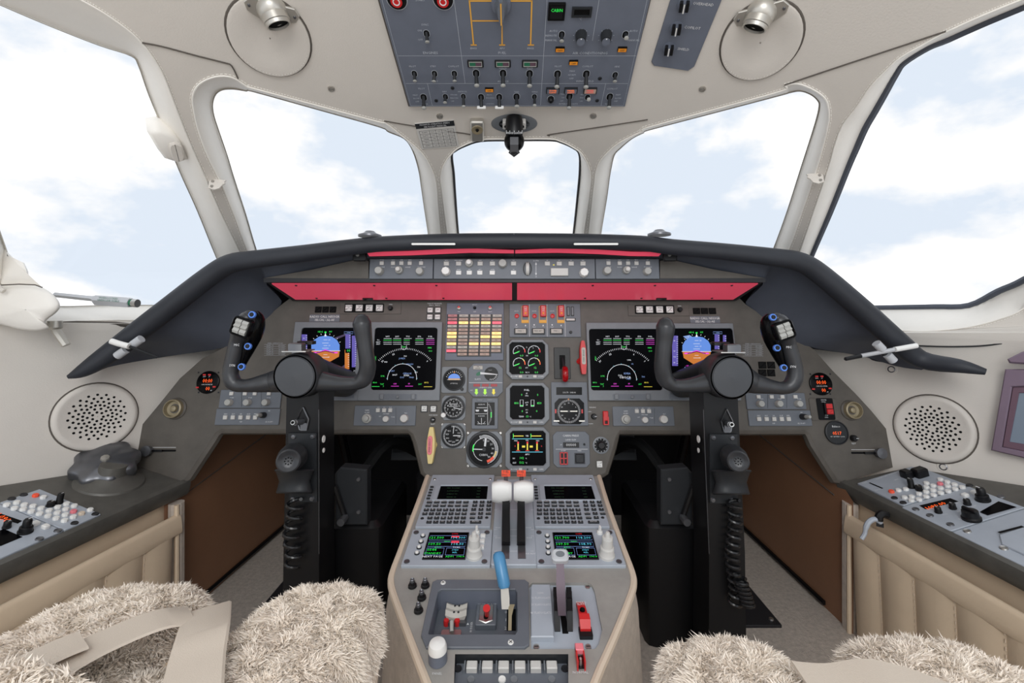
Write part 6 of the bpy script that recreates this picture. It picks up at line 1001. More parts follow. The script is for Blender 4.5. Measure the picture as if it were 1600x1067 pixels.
for sd, dx in (('left', 0), ('right', .2325)):
    x0, y0 = K0(626, 887); y1 = K0(645, 830)[1]
    s = TH.local('radio_tuning_unit', '%s radio tuning unit with square screen and tall white knob' % sd, 'radio unit', PED, -.1935, y0, -.0405, y1, dx); z = .004
    g = G(); g.prism(rrect(0, 0, s.w, s.h, .002, 2), -.002, z, 'pedblue', .001); s.part('faceplate', g)
    a, b = s.p(661, 877), s.p(731.8, 836.4); c0, c1 = s.p(672, 836.4), s.p(726, 877); xa, xb = (a[0] + c0[0]) / 2, (b[0] + c1[0]) / 2; cx, cy, w, h = (xa + xb) / 2, (a[1] + b[1]) / 2, xb - xa, b[1] - a[1]
    g = G(); g.box(cx, cy, w + .003, h + .003, z, z + .0016, 'ledge', .0006); g.flat(rrect(cx, cy, w, h), 'screen', z + .0018); sc2 = s.part('screen', g); g = G(); zt = z + .0021
    T = lambda t, u, v, hh, m: g.text(t, cx + (u - .5) * w, cy + (.5 - v) * h, hh, m, zt, 0, 1.1)
    for t, u, v, hh, m in ((('121.500' if sd == 'left' else '121.700'), .2, .22, .0058, 'e_green'), ('134.300' if sd == 'left' else '118.200', .75, .22, .0058, 'e_cyan'), ('COM1', .66, .06, .003, 'e_red'), ('NAV1', .5, .37, .003, 'e_green'), ('109.50', .19, .47, .0058, 'e_green'), ('114.30' if sd == 'left' else '108.90', .76, .47, .0058, 'e_cyan'), ('ATC1', .3, .6, .0034, 'e_green'), ('0544', .16, .69, .0056, 'e_green'), ('STANDBY', .2, .82, .0045, 'e_green'), ('TCAS', .76, .6, .0036, 'e_white'), ('STBY', .74, .7, .0036, 'e_cyan'), ('REL', .74, .79, .0036, 'e_cyan'), ('NEXT PAGE', .22, .94, .0045, 'e_white'), ('ADF1  190.0', .76, .94, .0042, 'e_green')): T(t, u, v, hh, m)
    for u0, v0, u1, v1 in ((.03, .13, .97, .31), (.03, .39, .97, .56), (.03, .62, .46, .88), (.52, .62, .97, .88)): g.stroke([(cx + (u - .5) * w, cy + (.5 - v) * h) for u, v in ((u0, v0), (u1, v0), (u1, v1), (u0, v1))], .0008, 'e_blue', zt - .0001, True)
    if sd == 'left': g.flat(rrect(cx + .2 * w, cy + .12 * h, .2 * w, .08 * h), 'e_red', zt - .0002); g.flat(rrect(cx + .18 * w, cy + .33 * h, .2 * w, .06 * h), 'e_red', zt - .0002)
    part('symbology', g, sc2)
    for q in ((661, 840.8), (658, 850), (655, 859), (651.7, 868)): X, Y = s.p(*q); g = G(); g.lathe([(.0048, z), (.0044, z + .002), (.0034, z + .002)], 'charcoal', X, Y, 14); g.lathe([(.0034, z + .001), (.003, z + .004), (0, z + .0046)], 'white', X, Y, 12); s.part('round_button', g)
    for q in ((754.7, 841.5), (753.4, 850), (752.4, 859)): X, Y = s.p(*q); g = G(); g.box(X, Y, .0095, .0085, z, z + .0045, 'white', .0012, .001); s.part('push_button', g)
    X, Y = s.p(741.5, 872); g = G(); g.lathe([(.014, 0), (.014, .004), (.0125, .006), (.0118, .016), (.0125, .0165), (.0115, .0185), (.0098, .019), (.0092, .034), (.0098, .0345), (.009, .037), (.0045, .0375), (.004, .045), (.0032, .0465), (0, .0468)], 'keywhite', X, Y, 24, z); s.part('stacked_knob', g)
    X, Y = s.p(745, 836); g = G(); g.lathe([(.0058, 0), (.0052, .004), (.003, .005), (.0028, .011)], 'white', X, Y, 14, z); g.box(X, Y, .0035, .007, z + .009, z + .014, 'white', .0006); s.part('small_knob', g)
    for X, Y in ((-.068, .043), (.066, .043), (-.068, -.043), (.066, -.043)): g = G(); g.lathe([(.0052, z), (.0048, z + .0014), (.003, z + .0008), (0, z + .0012)], 'darksteel', X, Y * s.h / .107, 12); s.part('quarter_turn_screw', g)
# thrust lever quadrant
xq0, yq0 = K0(769, 887); xq1, yq1 = K0(836, 752)
s = TH.local('thrust_quadrant', 'blue grey thrust lever quadrant with two slots between the keypads', 'quadrant', PED, -.0395, yq0, .0395, yq1); z = .006
g = G(); g.prism(rrect(0, 0, s.w, s.h, .003, 2), -.004, z, 'pedblue', .0015); s.part('cover', g)
for px in (790.5, 814.5):
    X = (px - CX) / FPX * .85; g = G(); g.box(X, -.02, .0135, s.h * .72, z, z + .0004, 'black', .003); s.part('slot', g); g = G(); a = s.p(px, 848); b = s.p(px, 878); g.box(X, (a[1] + b[1]) / 2, .0135, a[1] - b[1], z, z + .0014, 'darksteel'); s.part('slot_cover', g)
g = G()
for i, (px, py, t) in enumerate(((778, 788, 'MAX'), (826, 788, 'MAX'), (778, 829, 'IDLE'), (826, 829, 'IDLE'), (778, 845, 'IDLE'), (827, 845, 'IDLE'), (827, 870, 'MAX REV'))):
    X, Y = s.p(px, py); g.text(t, X, Y, .0038, 'letter', z + .0004)
for py in (801, 832, 842, 866): a, b = s.p(772, py), s.p(834, py); g.stroke([a, (a[0] + .006, a[1])], .0008, 'letter', z + .0004); g.stroke([b, (b[0] - .006, b[1])], .0008, 'letter', z + .0004); g.stroke([s.p(797, py), s.p(808, py)], .0008, 'letter', z + .0004)
s.part('lettering', g); s.screw(825, 884, 2.4)
for i, (hx, ax, sd) in enumerate(((784, 790.5, 'left'), (818, 814.3, 'right'))):
    o0 = PED.w(ax, 850); e = empty('thrust_lever', '%s thrust lever with white rounded grip and black arm' % sd, 'lever', Matrix.Translation(o0), 'thrust levers'); q = lambda x, y, Y: P(x, y, Y) - o0
    g = G(); g.loft([[q(ax - w, y, Y), q(ax + w, y, Y), q(ax + w * .98, y + 1, Y + .022), q(ax - w * .98, y + 1, Y + .022)] for w, y, Y in ((5.4, 779, .885), (6, 800, .862), (6.4, 822, .838), (6.6, 846, .815), (6.6, 852, .82))], 'black', True, True); part('arm', g, e)
    g = G(); secs = []
    for j in range(13):
        t = j / 12; x = hx - 15.4 + 30.8 * t; f = 1 - .05 * math.cos(2 * math.pi * t); ed = 1 - .12 * abs(2 * t - 1) ** 6
        secs.append([q(x, 768.6 - 19.5 * f * math.sin(a) * ed * (.9 if abs(math.sin(a)) > .8 else 1), .895 - .022 * math.cos(a) * ed) for a in [2 * math.pi * u / 20 + .16 for u in range(20)]])
    g.loft(secs, 'white', True, True); part('grip', g, e, smooth=50)
    g = G(); tx = 790.5 if i == 0 else 814.6; g.loft([[q(tx - w, y, Y), q(tx + w, y, Y), q(tx + w, y, Y + .01), q(tx - w, y, Y + .01)] for w, y, Y in ((6.8, 734.5, .93), (6.8, 744.5, .92))], 'orange', True, True); g2 = part('fuel_cutoff_tab', g, e, 'orange tab lettered FUEL')
    g = G(); g.tube([q(tx, 744, .926), q(tx, 753, .915)], .004, 'darksteel', 8); part('tab_stem', g, e)
    g = G(); g.M = Matrix.Translation(q(tx, 739.5, .9235)) @ Matrix.Rotation(math.radians(62), 4, 'X'); g.text('FUEL', 0, .0028, .0042, 'charcoal', .0012); g.text('ENG %d' % (i + 1), 0, -.0032, .0042, 'charcoal', .0012); part('lettering', g, g2)
# air brake and flap levers, lower pedestal panels
e = empty('airbrake_lever', 'blue gripped airbrake lever leaning over the grey recess', 'lever', Matrix.Translation(PED.w(790, 985, -.03))); o0 = e.matrix_world.translation.copy(); q = lambda x, y, Y: P(x, y, Y) - o0
g = G(); g.tube([q(778, 862, .726), q(778.6, 866, .724), q(779.5, 870, .72), q(788, 914, .70), q(788.6, 919, .698)], [.005, .0086, .0096, .0094, .007], 'blue', 18); part('grip', g, e, smooth=50)
g = G(); g.loft([[q(x - w, y, Y), q(x + w, y, Y), q(x + w, y, Y + .008), q(x - w, y, Y + .008)] for x, w, y, Y in ((788.5, 6, 919, .695), (789.5, 6.6, 935, .686), (790, 6, 952, .676))], 'label', True, True); part('stem', g, e)
g = G(); g.loft([[q(x - w, y, Y), q(x + w, y, Y), q(x + w, y, Y + .01), q(x - w, y, Y + .01)] for x, w, y, Y in ((800, 4.5, 944, .682), (798.5, 4, 950, .676), (797, 2.6, 962, .668), (796.6, 2.6, 985, .650))], 'khaki', True, True); part('catch', g, e)
e = empty('flap_lever', 'mauve metal flap lever standing in a black toothed gate', 'lever', Matrix.Translation(PED.w(877, 960, 0))); o0 = e.matrix_world.translation.copy()
g = G(); g.M = Matrix.Translation(q(875, 868, .70)) @ Matrix.Rotation(.5, 4, 'X'); g.box(0, 0, .026, .02, -.006, .004, 'levergrey', .006, .0025); g.flat([(.007 * math.cos(a), .005 * math.sin(a)) for a in [i * .4 for i in range(16)]], 'bezel', .0044); part('head', g, e)
g = G(); g.loft([[q(x - w, y, Y), q(x + w, y, Y), q(x + w, y, Y + .009), q(x - w, y, Y + .009)] for x, w, y, Y in ((875, 6.2, 871, .697), (875.4, 6, 890, .69), (876, 7, 912, .682), (877, 6.6, 940, .672), (878, 6, 962, .668))], 'lilac', True, True); part('shaft', g, e)
s = TH('flap_gate', 'sunken grey flap gate panel lettered with flap positions', 'gate panel', PED, 830, 912, 936, 1012, h=-.006); z = 0; k = s.k
po = [s.p(829.5, 1003), s.p(865.5, 1003), s.p(865, 990), s.p(861, 930), s.p(859, 920), s.p(831, 920), s.p(829.5, 925)]
g = G(); g.prism(po, 0, .009, 'pedblue', .0012); s.part('legend_plate', g); g = G()
for t, x, y, h in (('CLEAN', 845, 934.5, .0032), ('10°FLAPS+SLATS', 846, 942.4, .0040), ('20°FLAPS+SLATS', 846, 953, .0040), ('40°FLAPS+SLATS', 846, 966, .0042)): X, Y = s.p(x, y); g.text(t, X - .001, Y, h, 'letter', .0094, 0, .74)
s.part('lettering', g)
for dx in (-1, 1):
    g = G(); secs = []
    X0 = 868 if dx < 0 else 888
    for j, (y, Y_) in enumerate(((922, .0), (930, .014), (936, .012), (942, .02), (950, .018), (957, .022), (964, .019), (972, .018), (980, .012), (987, 0))): X, Y = s.p(X0 + (j * .35 if dx < 0 else j * .3), y); secs.append([(X - .0042, Y, 0), (X + .0042, Y, 0), (X + .0042, Y, Y_ + .001), (X - .0042, Y, Y_ + .001)])
    g.loft(secs, 'black', True, True); s.part('toothed_rail', g, smooth=20)
g = G(); a, b = s.p(878.4, 925), s.p(880, 990); g.box((a[0] + b[0]) / 2, (a[1] + b[1]) / 2, .0085, a[1] - b[1], 0, .0006, 'matblack'); s.part('slot', g)
for q_ in ((838, 917), (918, 917), (838, 1011), (919, 1011)): X, Y = s.p(*q_); g = G(); g.lathe([(.0046, 0), (.004, .0015), (0, .0015)], 'steel', X, Y, 12); g.stroke([(X - .003, Y), (X + .003, Y)], .001, 'black', .0018); s.part('screw', g)
s = TH('slat_guard', 'bright red EMERG SLATS switch guard beside the flap lever', 'switch guard', PED, 899, 945, 923, 1002, h=-.006); X0, Y0 = s.p(906, 949); X1, Y1 = s.p(915, 992)
g = G(); sec = lambda t, w, z0, z1: [(X0 + (X1 - X0) * t - w, Y0 + (Y1 - Y0) * t, z0), (X0 + (X1 - X0) * t + w, Y0 + (Y1 - Y0) * t, z0), (X0 + (X1 - X0) * t + w, Y0 + (Y1 - Y0) * t, z1), (X0 + (X1 - X0) * t - w, Y0 + (Y1 - Y0) * t, z1)]
g.loft([sec(0, .0062, .004, .010), sec(.25, .0062, .004, .013), sec(.6, .0066, .004, .015), sec(.66, .0076, .002, .020), sec(.85, .0078, .001, .019), sec(1, .0074, .001, .010)], 'red', True, True); s.part('guard', g)
g = G(); t_ = .42; X, Y = X0 + (X1 - X0) * t_, Y0 + (Y1 - Y0) * t_; g.lathe([(.0042, .014), (.0036, .0165), (0, .018)], 'blackgloss', X, Y, 12); s.part('toggle', g); g = G(); g.box(X1, Y1, .019, .016, 0, .006, 'black', .001); s.part('base', g); g = G(); g.text('EMERG', X0 + .001, Y0 - .003, .0036, 'letter', .0118); g.text('SLATS', X0 + .001, Y0 - .0075, .0036, 'letter', .0126); s.part('lettering', g)
s = TH('normal_guard', 'small pink red switch guard lettered NORMAL', 'switch guard', PED, 899, 1017, 913, 1047); g = G()
for sx in (-1, 1): g.box(sx * .0048, -.003, .0016, s.h * .9, 0, .014, 'red', .0004)
g.box(0, .007, .0112, .011, .008, .015, 'pink', .001, .001); s.part('guard', g); g = G(); g.lathe([(.003, 0), (.002, .01), (0, .011)], 'steel', 0, -.006, 10); g.box(0, -.003, .008, .018, 0, .001, 'black'); s.part('toggle', g); g = G(); g.text('NORMAL', *s.p(907, 1051), .0036, 'letter', .0006); s.part('lettering', g)
# recess frame with trim controls
s = TH('trim_control_recess', 'grey framed trim recess with a small rocker and red buttons', 'control box', PED, 666, 907, 824, 1014); fo = [(666, 1014), (820, 1014), (827, 1009), (826, 912), (820, 907.5), (683, 907.5), (676, 911), (658, 995)]; fi = [(670.5, 993.5), (805, 993.5), (808, 988), (808, 928), (805, 923), (690, 923), (684.5, 926.5), (669.5, 992)]
g = G(); g.frame([s.p(*p) for p in fo], [s.p(*p) for p in fi], -.0008, .003, 'bluegrey', .0008, -.001); s.part('frame', g)
for q_ in ((692.5, 913), (683.5, 1006.5), (798, 1006.5)): X, Y = s.p(*q_); g = G(); g.lathe([(.0042, .003), (.0036, .0042), (0, .0042)], 'white', X, Y, 14); g.stroke([(X - .002, Y - .002), (X + .002, Y + .002)], .0009, 'black', .0046); g.stroke([(X - .002, Y + .002), (X + .002, Y - .002)], .0009, 'black', .0046); s.part('screw', g)
D = -.034
def dp(x, y, h=D): a, b = PED.at(x, y, h); return a - s.cx, b - s.cy
X, Y = dp(713.5, 948, D + .018); w = .0165
g = G(); g.loft([[(X - w, Y + dy, D + .018 + zz), (X - w * .5, Y + dy, D + .0145 + zz), (X, Y + dy, D + .013 + zz), (X + w * .5, Y + dy, D + .0145 + zz), (X + w, Y + dy, D + .018 + zz), (X + w * .8, Y + dy, D + .006), (X - w * .8, Y + dy, D + .006)] for dy, zz in ((-.012, -.004), (-.006, .001), (0, -.001), (.006, .001), (.012, -.003))], 'label', True, True); s.part('trim_rocker', g, smooth=30)
for dy in (-.006, .006):
    for dx_ in (-.0035, .0035): g = G(); g.lathe([(.002, 0), (.0015, .0006), (0, .0006)], 'charcoal', X + dx_, Y + dy, 8, D + .0142); s.part('rivet', g)
g = G(); g.box(X, Y - .012, .032, .012, D, D + .006, 'darksteel', .001); s.part('rocker_base', g)
for x in (697.5, 714.5): X, Y = dp(x, 976); g = G(); g.lathe([(.0045, 0), (.0045, .006), (.0038, .009), (0, .0095)], 'red', X, Y, 14, D); s.part('red_button', g)
X, Y = dp(706, 985); g = G(); g.tube([(X, Y + .012, D + .004), (X, Y, D + .014), (X + .001, Y - .01, D + .008)], .0036, 'steel', 10); g.box(X, Y - .008, .03, .014, D, D + .003, 'steel', .003); s.part('selector', g)
X, Y = dp(760, 966); g = G(); g.box(X, Y, .032, .044, D, D + .010, 'bluegrey', .002, .001); g.prism([(X - .011, Y - .016), (X, Y - .021), (X + .011, Y - .016), (X + .011, Y + .014), (X - .011, Y + .014)], D + .010, D + .0125, 'steel', .001); g.box(X, Y - .002, .007, .026, D + .0125, D + .0128, 'matblack', .0034); g.text('TAILPLANE', X, Y + .0185, .0044, 'letter', D + .0104); s.part('tailplane_unit', g)
g = G(); X, Y = dp(761, 958, D + .012); a = Vector((X, Y - .004, D + .012)); bq = Vector((*dp(760.4, 952, D + .03), D + .03)); g.tube([a, bq], .0036, 'red', 12); g.tube([bq, bq + (bq - a).normalized() * .004], .0056, 'red', 14); s.part('red_toggle', g)
g = G()
for t, x, y in (('0', 790.5, 957), ('1', 790.5, 969), ('2', 790, 982)): X, Y = dp(x, y); g.text(t, X, Y, .0055, 'letter', D + .0006)
X, Y = dp(736.5, 980); g.text('RUDDER', X, Y, .0034, 'letter', D + .0006, math.pi / 2); g.flat([(X - .008, Y + .004), (X - .004, Y + .004), (X - .006, Y + .008)], 'letter', D + .0006); s.part('lettering', g)
X, Y = dp(799, 960); g = G(); g.box(X, Y, .014, .06, D, D + .0008, 'matblack'); s.part('lever_slot', g)
for i, (x, y, lb) in enumerate(((644.5, 916, 'upper left'), (664.5, 915.5, 'upper right'), (659, 934.5, 'third'), (654, 954.5, 'lowest'))):
    s = TH('breaker_button', 'small black breaker button left of the trim recess, %s of four' % lb, 'button', PED, x - 6, y - 5, x + 6, y + 5, 'breaker buttons left of the trim recess'); g = G(); g.lathe([(.0072, 0), (.0066, .003), (.0045, .004), (.0045, .008)], 'black', n=16); s.part('collar', g); g = G(); g.lathe([(.0036, .006), (.0036, .0125), (.0028, .0135), (.0016, .012), (0, .012)], 'darksteel', n=14); s.part('pin', g)
s = TH('dome_knob', 'white domed knob at the lower left of the pedestal', 'knob', PED, 672, 1010, 698, 1045); g = G(); g.lathe([(.0125, 0), (.0125, .016)], 'ovh', 0, -.004, 26); s.part('collar', g); g = G(); g.lathe([(.0125, .016), (.0122, .022), (.0105, .0265), (.006, .0285), (0, .029)], 'white', 0, -.004, 26); s.part('dome', g); g = G(); g.text('PANEL', *s.p(683, 1053), .0032, 'letter', .0006); s.part('lettering', g)
s = TH('selector_key_panel', 'sunken panel with a row of six white keys at the picture bottom', 'key panel', PED, 711, 1036, 888, 1075, h=-.02); g = G(); g.box(0, -.004, s.w, s.h * 1.15, 0, .004, 'bluegrey', .001, .001); s.part('faceplate', g)
for i, x in enumerate((737.5, 761.7, 787, 812.5, 837, 862)):
    X, Y = s.p(x, 1049); g = G(); g.box(X, Y, .0145, .012, .004, .012, 'keywhite', .001, .0012); s.part('push_button', g); g = G(); g.box(X - .0098, Y, .002, .014, .004, .010, 'bezel', .0004); s.part('divider', g); g = G(); g.text(('CALL', 'PA', 'SMK', 'MED', 'TEST', 'BLK')[i], X, Y + .0085, .0042, 'letter', .0064); s.part('lettering', g)
for x, y, m in ((716, 1049, 'ledge'), (882.5, 1049, 'ledge'), (736, 1066, 'bezel'), (784.5, 1066, 'white'), (803, 1066, 'bezel'), (862, 1066, 'bezel')): X, Y = s.p(x, y); g = G(); g.lathe([(.0052, .004), (.0048, .0056), (.003, .005), (0, .0054)], m, X, Y, 14); s.part('screw', g)
# ---------------------------------------------------------------- side console units
def round_keys(s, pts_, z, r=.0052):
    for x, y, m in pts_: X, Y = s.p(x, y); g = G(); g.lathe([(r, 0), (r, .0035), (r * .85, .0048), (0, .005)], m, X, Y, 8, z); s.part('round_key', g)
def blackknob(s, x, y, r, h, z, top=0, cap='black'):
    X, Y = s.p(x, y); g = G(); g.lathe([(r * 1.12, 0), (r * 1.12, h * .2), (r, h * .25), (r * .95, h * .9), (r * .8, h), (0, h)], 'black', X, Y, 18, z)
    if top: g.lathe([(r * .68, h), (r * .66, h + top * .8), (r * .5, h + top), (0, h + top)], cap, X, Y, 18, z)
    g.box(X, Y + r * .4, r * .16, r * .7, z + h + top, z + h + top + .0004, 'letter'); s.part('black_knob', g)
z8 = lambda X, Y: (X / 8, 720 + Y / 8)
F = CON['left']; s = TH.local('audio_control', 'grey audio panel full of white round keys on the left console', 'audio panel', F, -.148, -.246, .0, -.182); s.k = .0012; z = .004
g = G(); g.prism(rrect(0, 0, s.w, s.h, .002, 2), -.001, z, 'pedblue', .001); s.part('faceplate', g)
round_keys(s, [(*z8(a, b + 8), 'white') for a, b in ((75, 580), (200, 550), (172, 623), (295, 578), (403, 595), (503, 622), (605, 650), (712, 607), (822, 565), (920, 590), (1118, 640), (280, 635), (382, 662), (486, 690), (590, 718), (707, 677), (812, 632), (692, 747), (806, 703), (906, 730), (798, 775))] + [(*z8(910, 668), 'pink'), (*z8(1012, 693), 'trimbeige'), (*z8(533, 491), 'white'), (*z8(437, 468), 'orange')], z)
blackknob(s, *z8(622, 585), .0062, .009, z); blackknob(s, *z8(730, 552), .0055, .02, z, cap='black')
for q_ in ((1185, 690), (925, 805), (290, 450), (140, 500)): X, Y = s.p(*z8(*q_)); g = G(); g.lathe([(.006, z), (.0052, z + .002), (.003, z + .0012), (0, z + .0016)], 'ledge', X, Y, 12); s.part('quarter_turn_screw', g)
s = TH.local('radio_control', 'grey radio panel with orange digits and stacked black knob, left console', 'radio panel', F, -.148, -.345, .0, -.248); z = .004
g = G(); g.prism(rrect(0, 0, s.w, s.h, .002, 2), -.001, z, 'pedblue', .001); s.part('faceplate', g); g = G(); g.flat([s.p(*z8(*q_)) for q_ in ((-60, 735), (215, 812), (272, 778), (-60, 665))], 'screen', z + .0004); dsp = s.part('display', g); X, Y = s.p(*z8(50, 752)); g = G(); g.text('1.090', X - .006, Y, .011, 'e_orange', z + .0008, -.12); part('digits', g, dsp)
blackknob(s, *z8(308, 915), .0095, .011, z, .013); blackknob(s, *z8(75, 862), .0055, .012, z)
for q_ in ((435, 822), (560, 862)): X, Y = s.p(*z8(*q_)); g = G(); g.box(X, Y, .0105, .0095, z, z + .006, 'white', .002, .0015); s.part('push_button', g)
for q_ in ((715, 900), (485, 1005)): X, Y = s.p(*z8(*q_)); g = G(); g.lathe([(.006, z), (.0052, z + .002), (.003, z + .0012), (0, z + .0016)], 'darksteel', X, Y, 12); s.part('quarter_turn_screw', g)
g = G(); X, Y = s.p(*z8(20, 985)); g.box(X, Y, .04, .03, z, z + .0006, 'screen'); s.part('window', g)
zr = lambda X, Y: (1400 + X / 5.615, 700 + Y / 5.615)
F = CON['right']; s = TH.local('audio_control', 'grey audio panel full of white round keys on the right console', 'audio panel', F, .004, -.144, .150, -.028); z = .004
g = G(); g.prism(rrect(0, 0, s.w, s.h, .002, 2), -.001, z, 'pedblue', .001); s.part('faceplate', g)
round_keys(s, [(*zr(a, b + 6), 'white') for a, b in ((395, 293), (273, 325), (333, 348), (455, 315), (520, 338), (588, 362), (272, 362), (332, 388), (397, 370), (460, 352), (525, 378), (270, 402), (335, 430), (398, 412), (463, 397), (208, 420), (270, 445), (145, 445), (208, 470), (82, 452), (140, 478), (92, 378), (27, 387))] + [(*zr(393, 336), 'pink'), (1394, 772, 'orange')], z)
blackknob(s, *zr(143, 362), .0058, .02, z); blackknob(s, *zr(210, 385), .006, .011, z)
X, Y = s.p(*zr(175, 262)); g = G(); g.box(X - .014, Y + .006, .018, .02, z, z + .016, 'black', .003, .003); g.box(X + .008, Y - .004, .026, .02, z, z + .018, 'black', .003, .003); s.part('black_connector', g)
g = G(); [g.text(t, *s.p(*q_), .0042, 'letter', z + .0004, .05) for t, q_ in (('PASSENGER SPEAKER', (1386, 746)), ('TEST', (1352, 757)), ('MIC', (1402, 752)), ('CALL', (1372, 768)))]; a, b = s.p(1359, 757), s.p(1380, 766); g.stroke([a, b], .004, 'matblack', z + .0004); s.part('lettering', g)
for q_ in ((67, 497), (-10, 455), (650, 345)): X, Y = s.p(*zr(*q_)); g = G(); g.lathe([(.006, z), (.0052, z + .002), (.003, z + .0012), (0, z + .0016)], 'ledge', X, Y, 12); s.part('quarter_turn_screw', g)
s = TH.local('radio_control', 'grey radio panel with orange digits and big black knobs, right console', 'radio panel', F, -.004, -.246, .146, -.148); z = .004
g = G(); g.prism(rrect(0, 0, s.w, s.h, .002, 2), -.001, z, 'pedblue', .001); s.part('faceplate', g); g = G(); g.flat([s.p(*zr(*q_)) for q_ in ((260, 555), (555, 487), (480, 457), (208, 522))], 'screen', z + .0004); dsp = s.part('display', g); X, Y = s.p(*zr(352, 527)); g = G(); g.text('1080.00', X, Y, .0095, 'e_orange', z + .0008, .0); part('digits', g, dsp)
for a, b in ((378, 582), (505, 548), (632, 512)): blackknob(s, *zr(a, b), .0055, .011, z)
blackknob(s, *zr(768, 475), .0105, .012, z, .013); X, Y = s.p(*zr(668, 640)); g = G(); g.lathe([(.0145, 0), (.0145, .004), (.0125, .006), (.012, .016), (0, .017)], 'black', X, Y, 20, z); g.box(X, Y, .007, .026, z + .014, z + .021, 'black', .003, .002); s.part('black_knob', g)
for q_ in ((613, 440), (695, 415)): X, Y = s.p(*zr(*q_)); g = G(); g.box(X, Y, .0105, .0095, z, z + .006, 'white', .002, .0015); s.part('push_button', g)
g = G(); [g.text(t, *s.p(*zr(*q_)), .0038, 'letter', z + .0004) for t, q_ in (('VOL', (435, 600)), ('BFO', (550, 498)), ('ADF', (560, 572)), ('TEST', (580, 640)), ('ANT', (690, 530)))]; s.part('lettering', g)
for q_ in ((178, 555), (303, 610), (482, 690), (925, 445)): X, Y = s.p(*zr(*q_)); g = G(); g.lathe([(.006, z), (.0052, z + .002), (.003, z + .0012), (0, z + .0016)], 'darksteel', X, Y, 12); s.part('quarter_turn_screw', g)
s = TH.local('blanking_cover', 'plain grey blanking panel behind the radio panel, right console', 'panel', F, -.004, -.46, .146, -.249); z = .004
g = G(); g.prism(rrect(0, 0, s.w, s.h, .002, 2), -.001, z, 'pedblue', .001); g.prism(octa(.008, -.02, s.w * .8, s.h * .8, .02), z, z + .003, 'pedblue', .001); s.part('cover', g)
g = G(); g.flat([s.p(*zr(*q_)) for q_ in ((810, 612), (1065, 540), (905, 487), (738, 582))], 'screen', z + .0008); s.part('dark_window', g); g = G(); g.stroke([s.p(*zr(*q_)) for q_ in ((910, 778), (1123, 722))], .005, 'matblack', z + .0034); s.part('slot', g)
for q_ in ((630, 750), (950, 900)): X, Y = s.p(*zr(*q_)); g = G(); g.lathe([(.006, z), (.0052, z + .002), (.003, z + .0012), (0, z + .0016)], 'steel', X, Y, 12); s.part('quarter_turn_screw', g)
# nosewheel steering handwheel under clear plastic
F = CON['left']; x, y = F.at(172, 752); e = empty('steering_handwheel', 'grey scalloped steering handwheel on the left console', 'handwheel', F.M @ Matrix.Translation((x, y, 0)))
g = G(); g.lathe([(.062, 0), (.06, .004), (.04, .012), (.028, .02), (.024, .04)], 'console', n=28); part('base', g, e); g = G(); n = 72; ax = F.M.to_3x3().inverted() @ Vector((.30, -.42, .85)); c = F.M.inverted() @ P(165, 722, 1.005) - Vector((x, y, 0)); g.M = Matrix.Translation(c) @ ax.to_track_quat('Z', 'Y').to_matrix().to_4x4()
R = lambda a: .058 + .0042 * math.cos(8 * a); g.loft([[(R(a) * f * math.cos(a), R(a) * f * math.sin(a), zz) for a in [2 * math.pi * i / n for i in range(n)]] for f, zz in ((.55, -.028), (.96, -.02), (1.0, -.012), (.98, .002), (.9, .008), (.4, .011), (.02, .012))], 'bezel' if False else 'darksteel', True, True); part('wheel', g, e, smooth=50)
g = G(); g.M = Matrix.Translation(c) @ ax.to_track_quat('Z', 'Y').to_matrix().to_4x4(); g.lathe([(.009, .011), (.008, .015), (0, .016)], 'satin', n=8); part('centre_nut', g, e)
# ---------------------------------------------------------------- wall mounted things
for sd, c, R1, R2, rot in (('left', (146, 654.5), 68, 53, 0), ('right', (1461, 667), 64.5, 53, 0)):
    F = tangent(*c, -.001); s = TH('speaker_grille', 'round cream speaker grille with spiral holes on the %s wall' % sd, 'speaker', F, c[0] - R1, c[1] - R2, c[0] + R1, c[1] + R2); r1, r2 = s.w / 2, s.h / 2
    n = 48; ring = lambda q, zz: [(r1 * q * math.cos(a), r2 * q * math.sin(a), zz) for a in [2 * math.pi * i / n for i in range(n)]]
    g = G(); g.loft([ring(1.0, -.004), ring(.99, .004), ring(.95, .008), ring(.87, .009), ring(.82, .0075), ring(.01, .0075)], 'cream', True); s.part('plate', g, smooth=50); g = G(); g.tube(ring(1.008, -.0012), .0022, 'seam', 6, closed=True); s.part('seam', g)
    g = G()
    for arm in range(20):
        for j in range(6):
            q = .13 + .105 * j; a = 2 * math.pi * arm / 20 + j * .16
            if j == 0 and arm % 3 or j == 1 and arm % 2: continue
            g.flat([(r1 * q * math.cos(a) + .0027 * math.cos(t), r2 * q * math.sin(a) + .0027 * math.sin(t)) for t in [i * math.pi / 4 for i in range(8)]], 'matblack', .0079)
    s.part('grille_holes', g, kind='stuff')
for x, y, lb in ((1393, 577, 'under the glareshield end'), (1474, 729.5, 'below the right speaker')):
    F = tangent(x, y); q = 5.5 * F.o.y / FPX; g = G(); g.lathe([(q * 1.5, 0), (q * 1.4, .001), (q, .0012)], 'cream', n=16); g.lathe([(q, .001), (q * .7, .0022), (q * .6, .0006), (0, .001)], 'darksteel', n=14); single('wall_screw', g, 'metal wall screw ' + lb, 'screw', F.M)
F = tangent(1600, 645, -.012); s = TH('tablet_mount', 'mauve metal framed tablet on the right wall at the picture edge', 'tablet', F, 1562, 577, 1680, 720); k = s.k
g = G(); po = [s.p(*q_) for q_ in ((1551, 703), (1700, 738), (1720, 577), (1573, 577))]; pi = [s.p(*q_) for q_ in ((1579, 690), (1680, 706), (1690, 615), (1594, 614))]; mid = [s.p(*q_) for q_ in ((1568, 698), (1690, 722), (1706, 600), (1584, 605))]
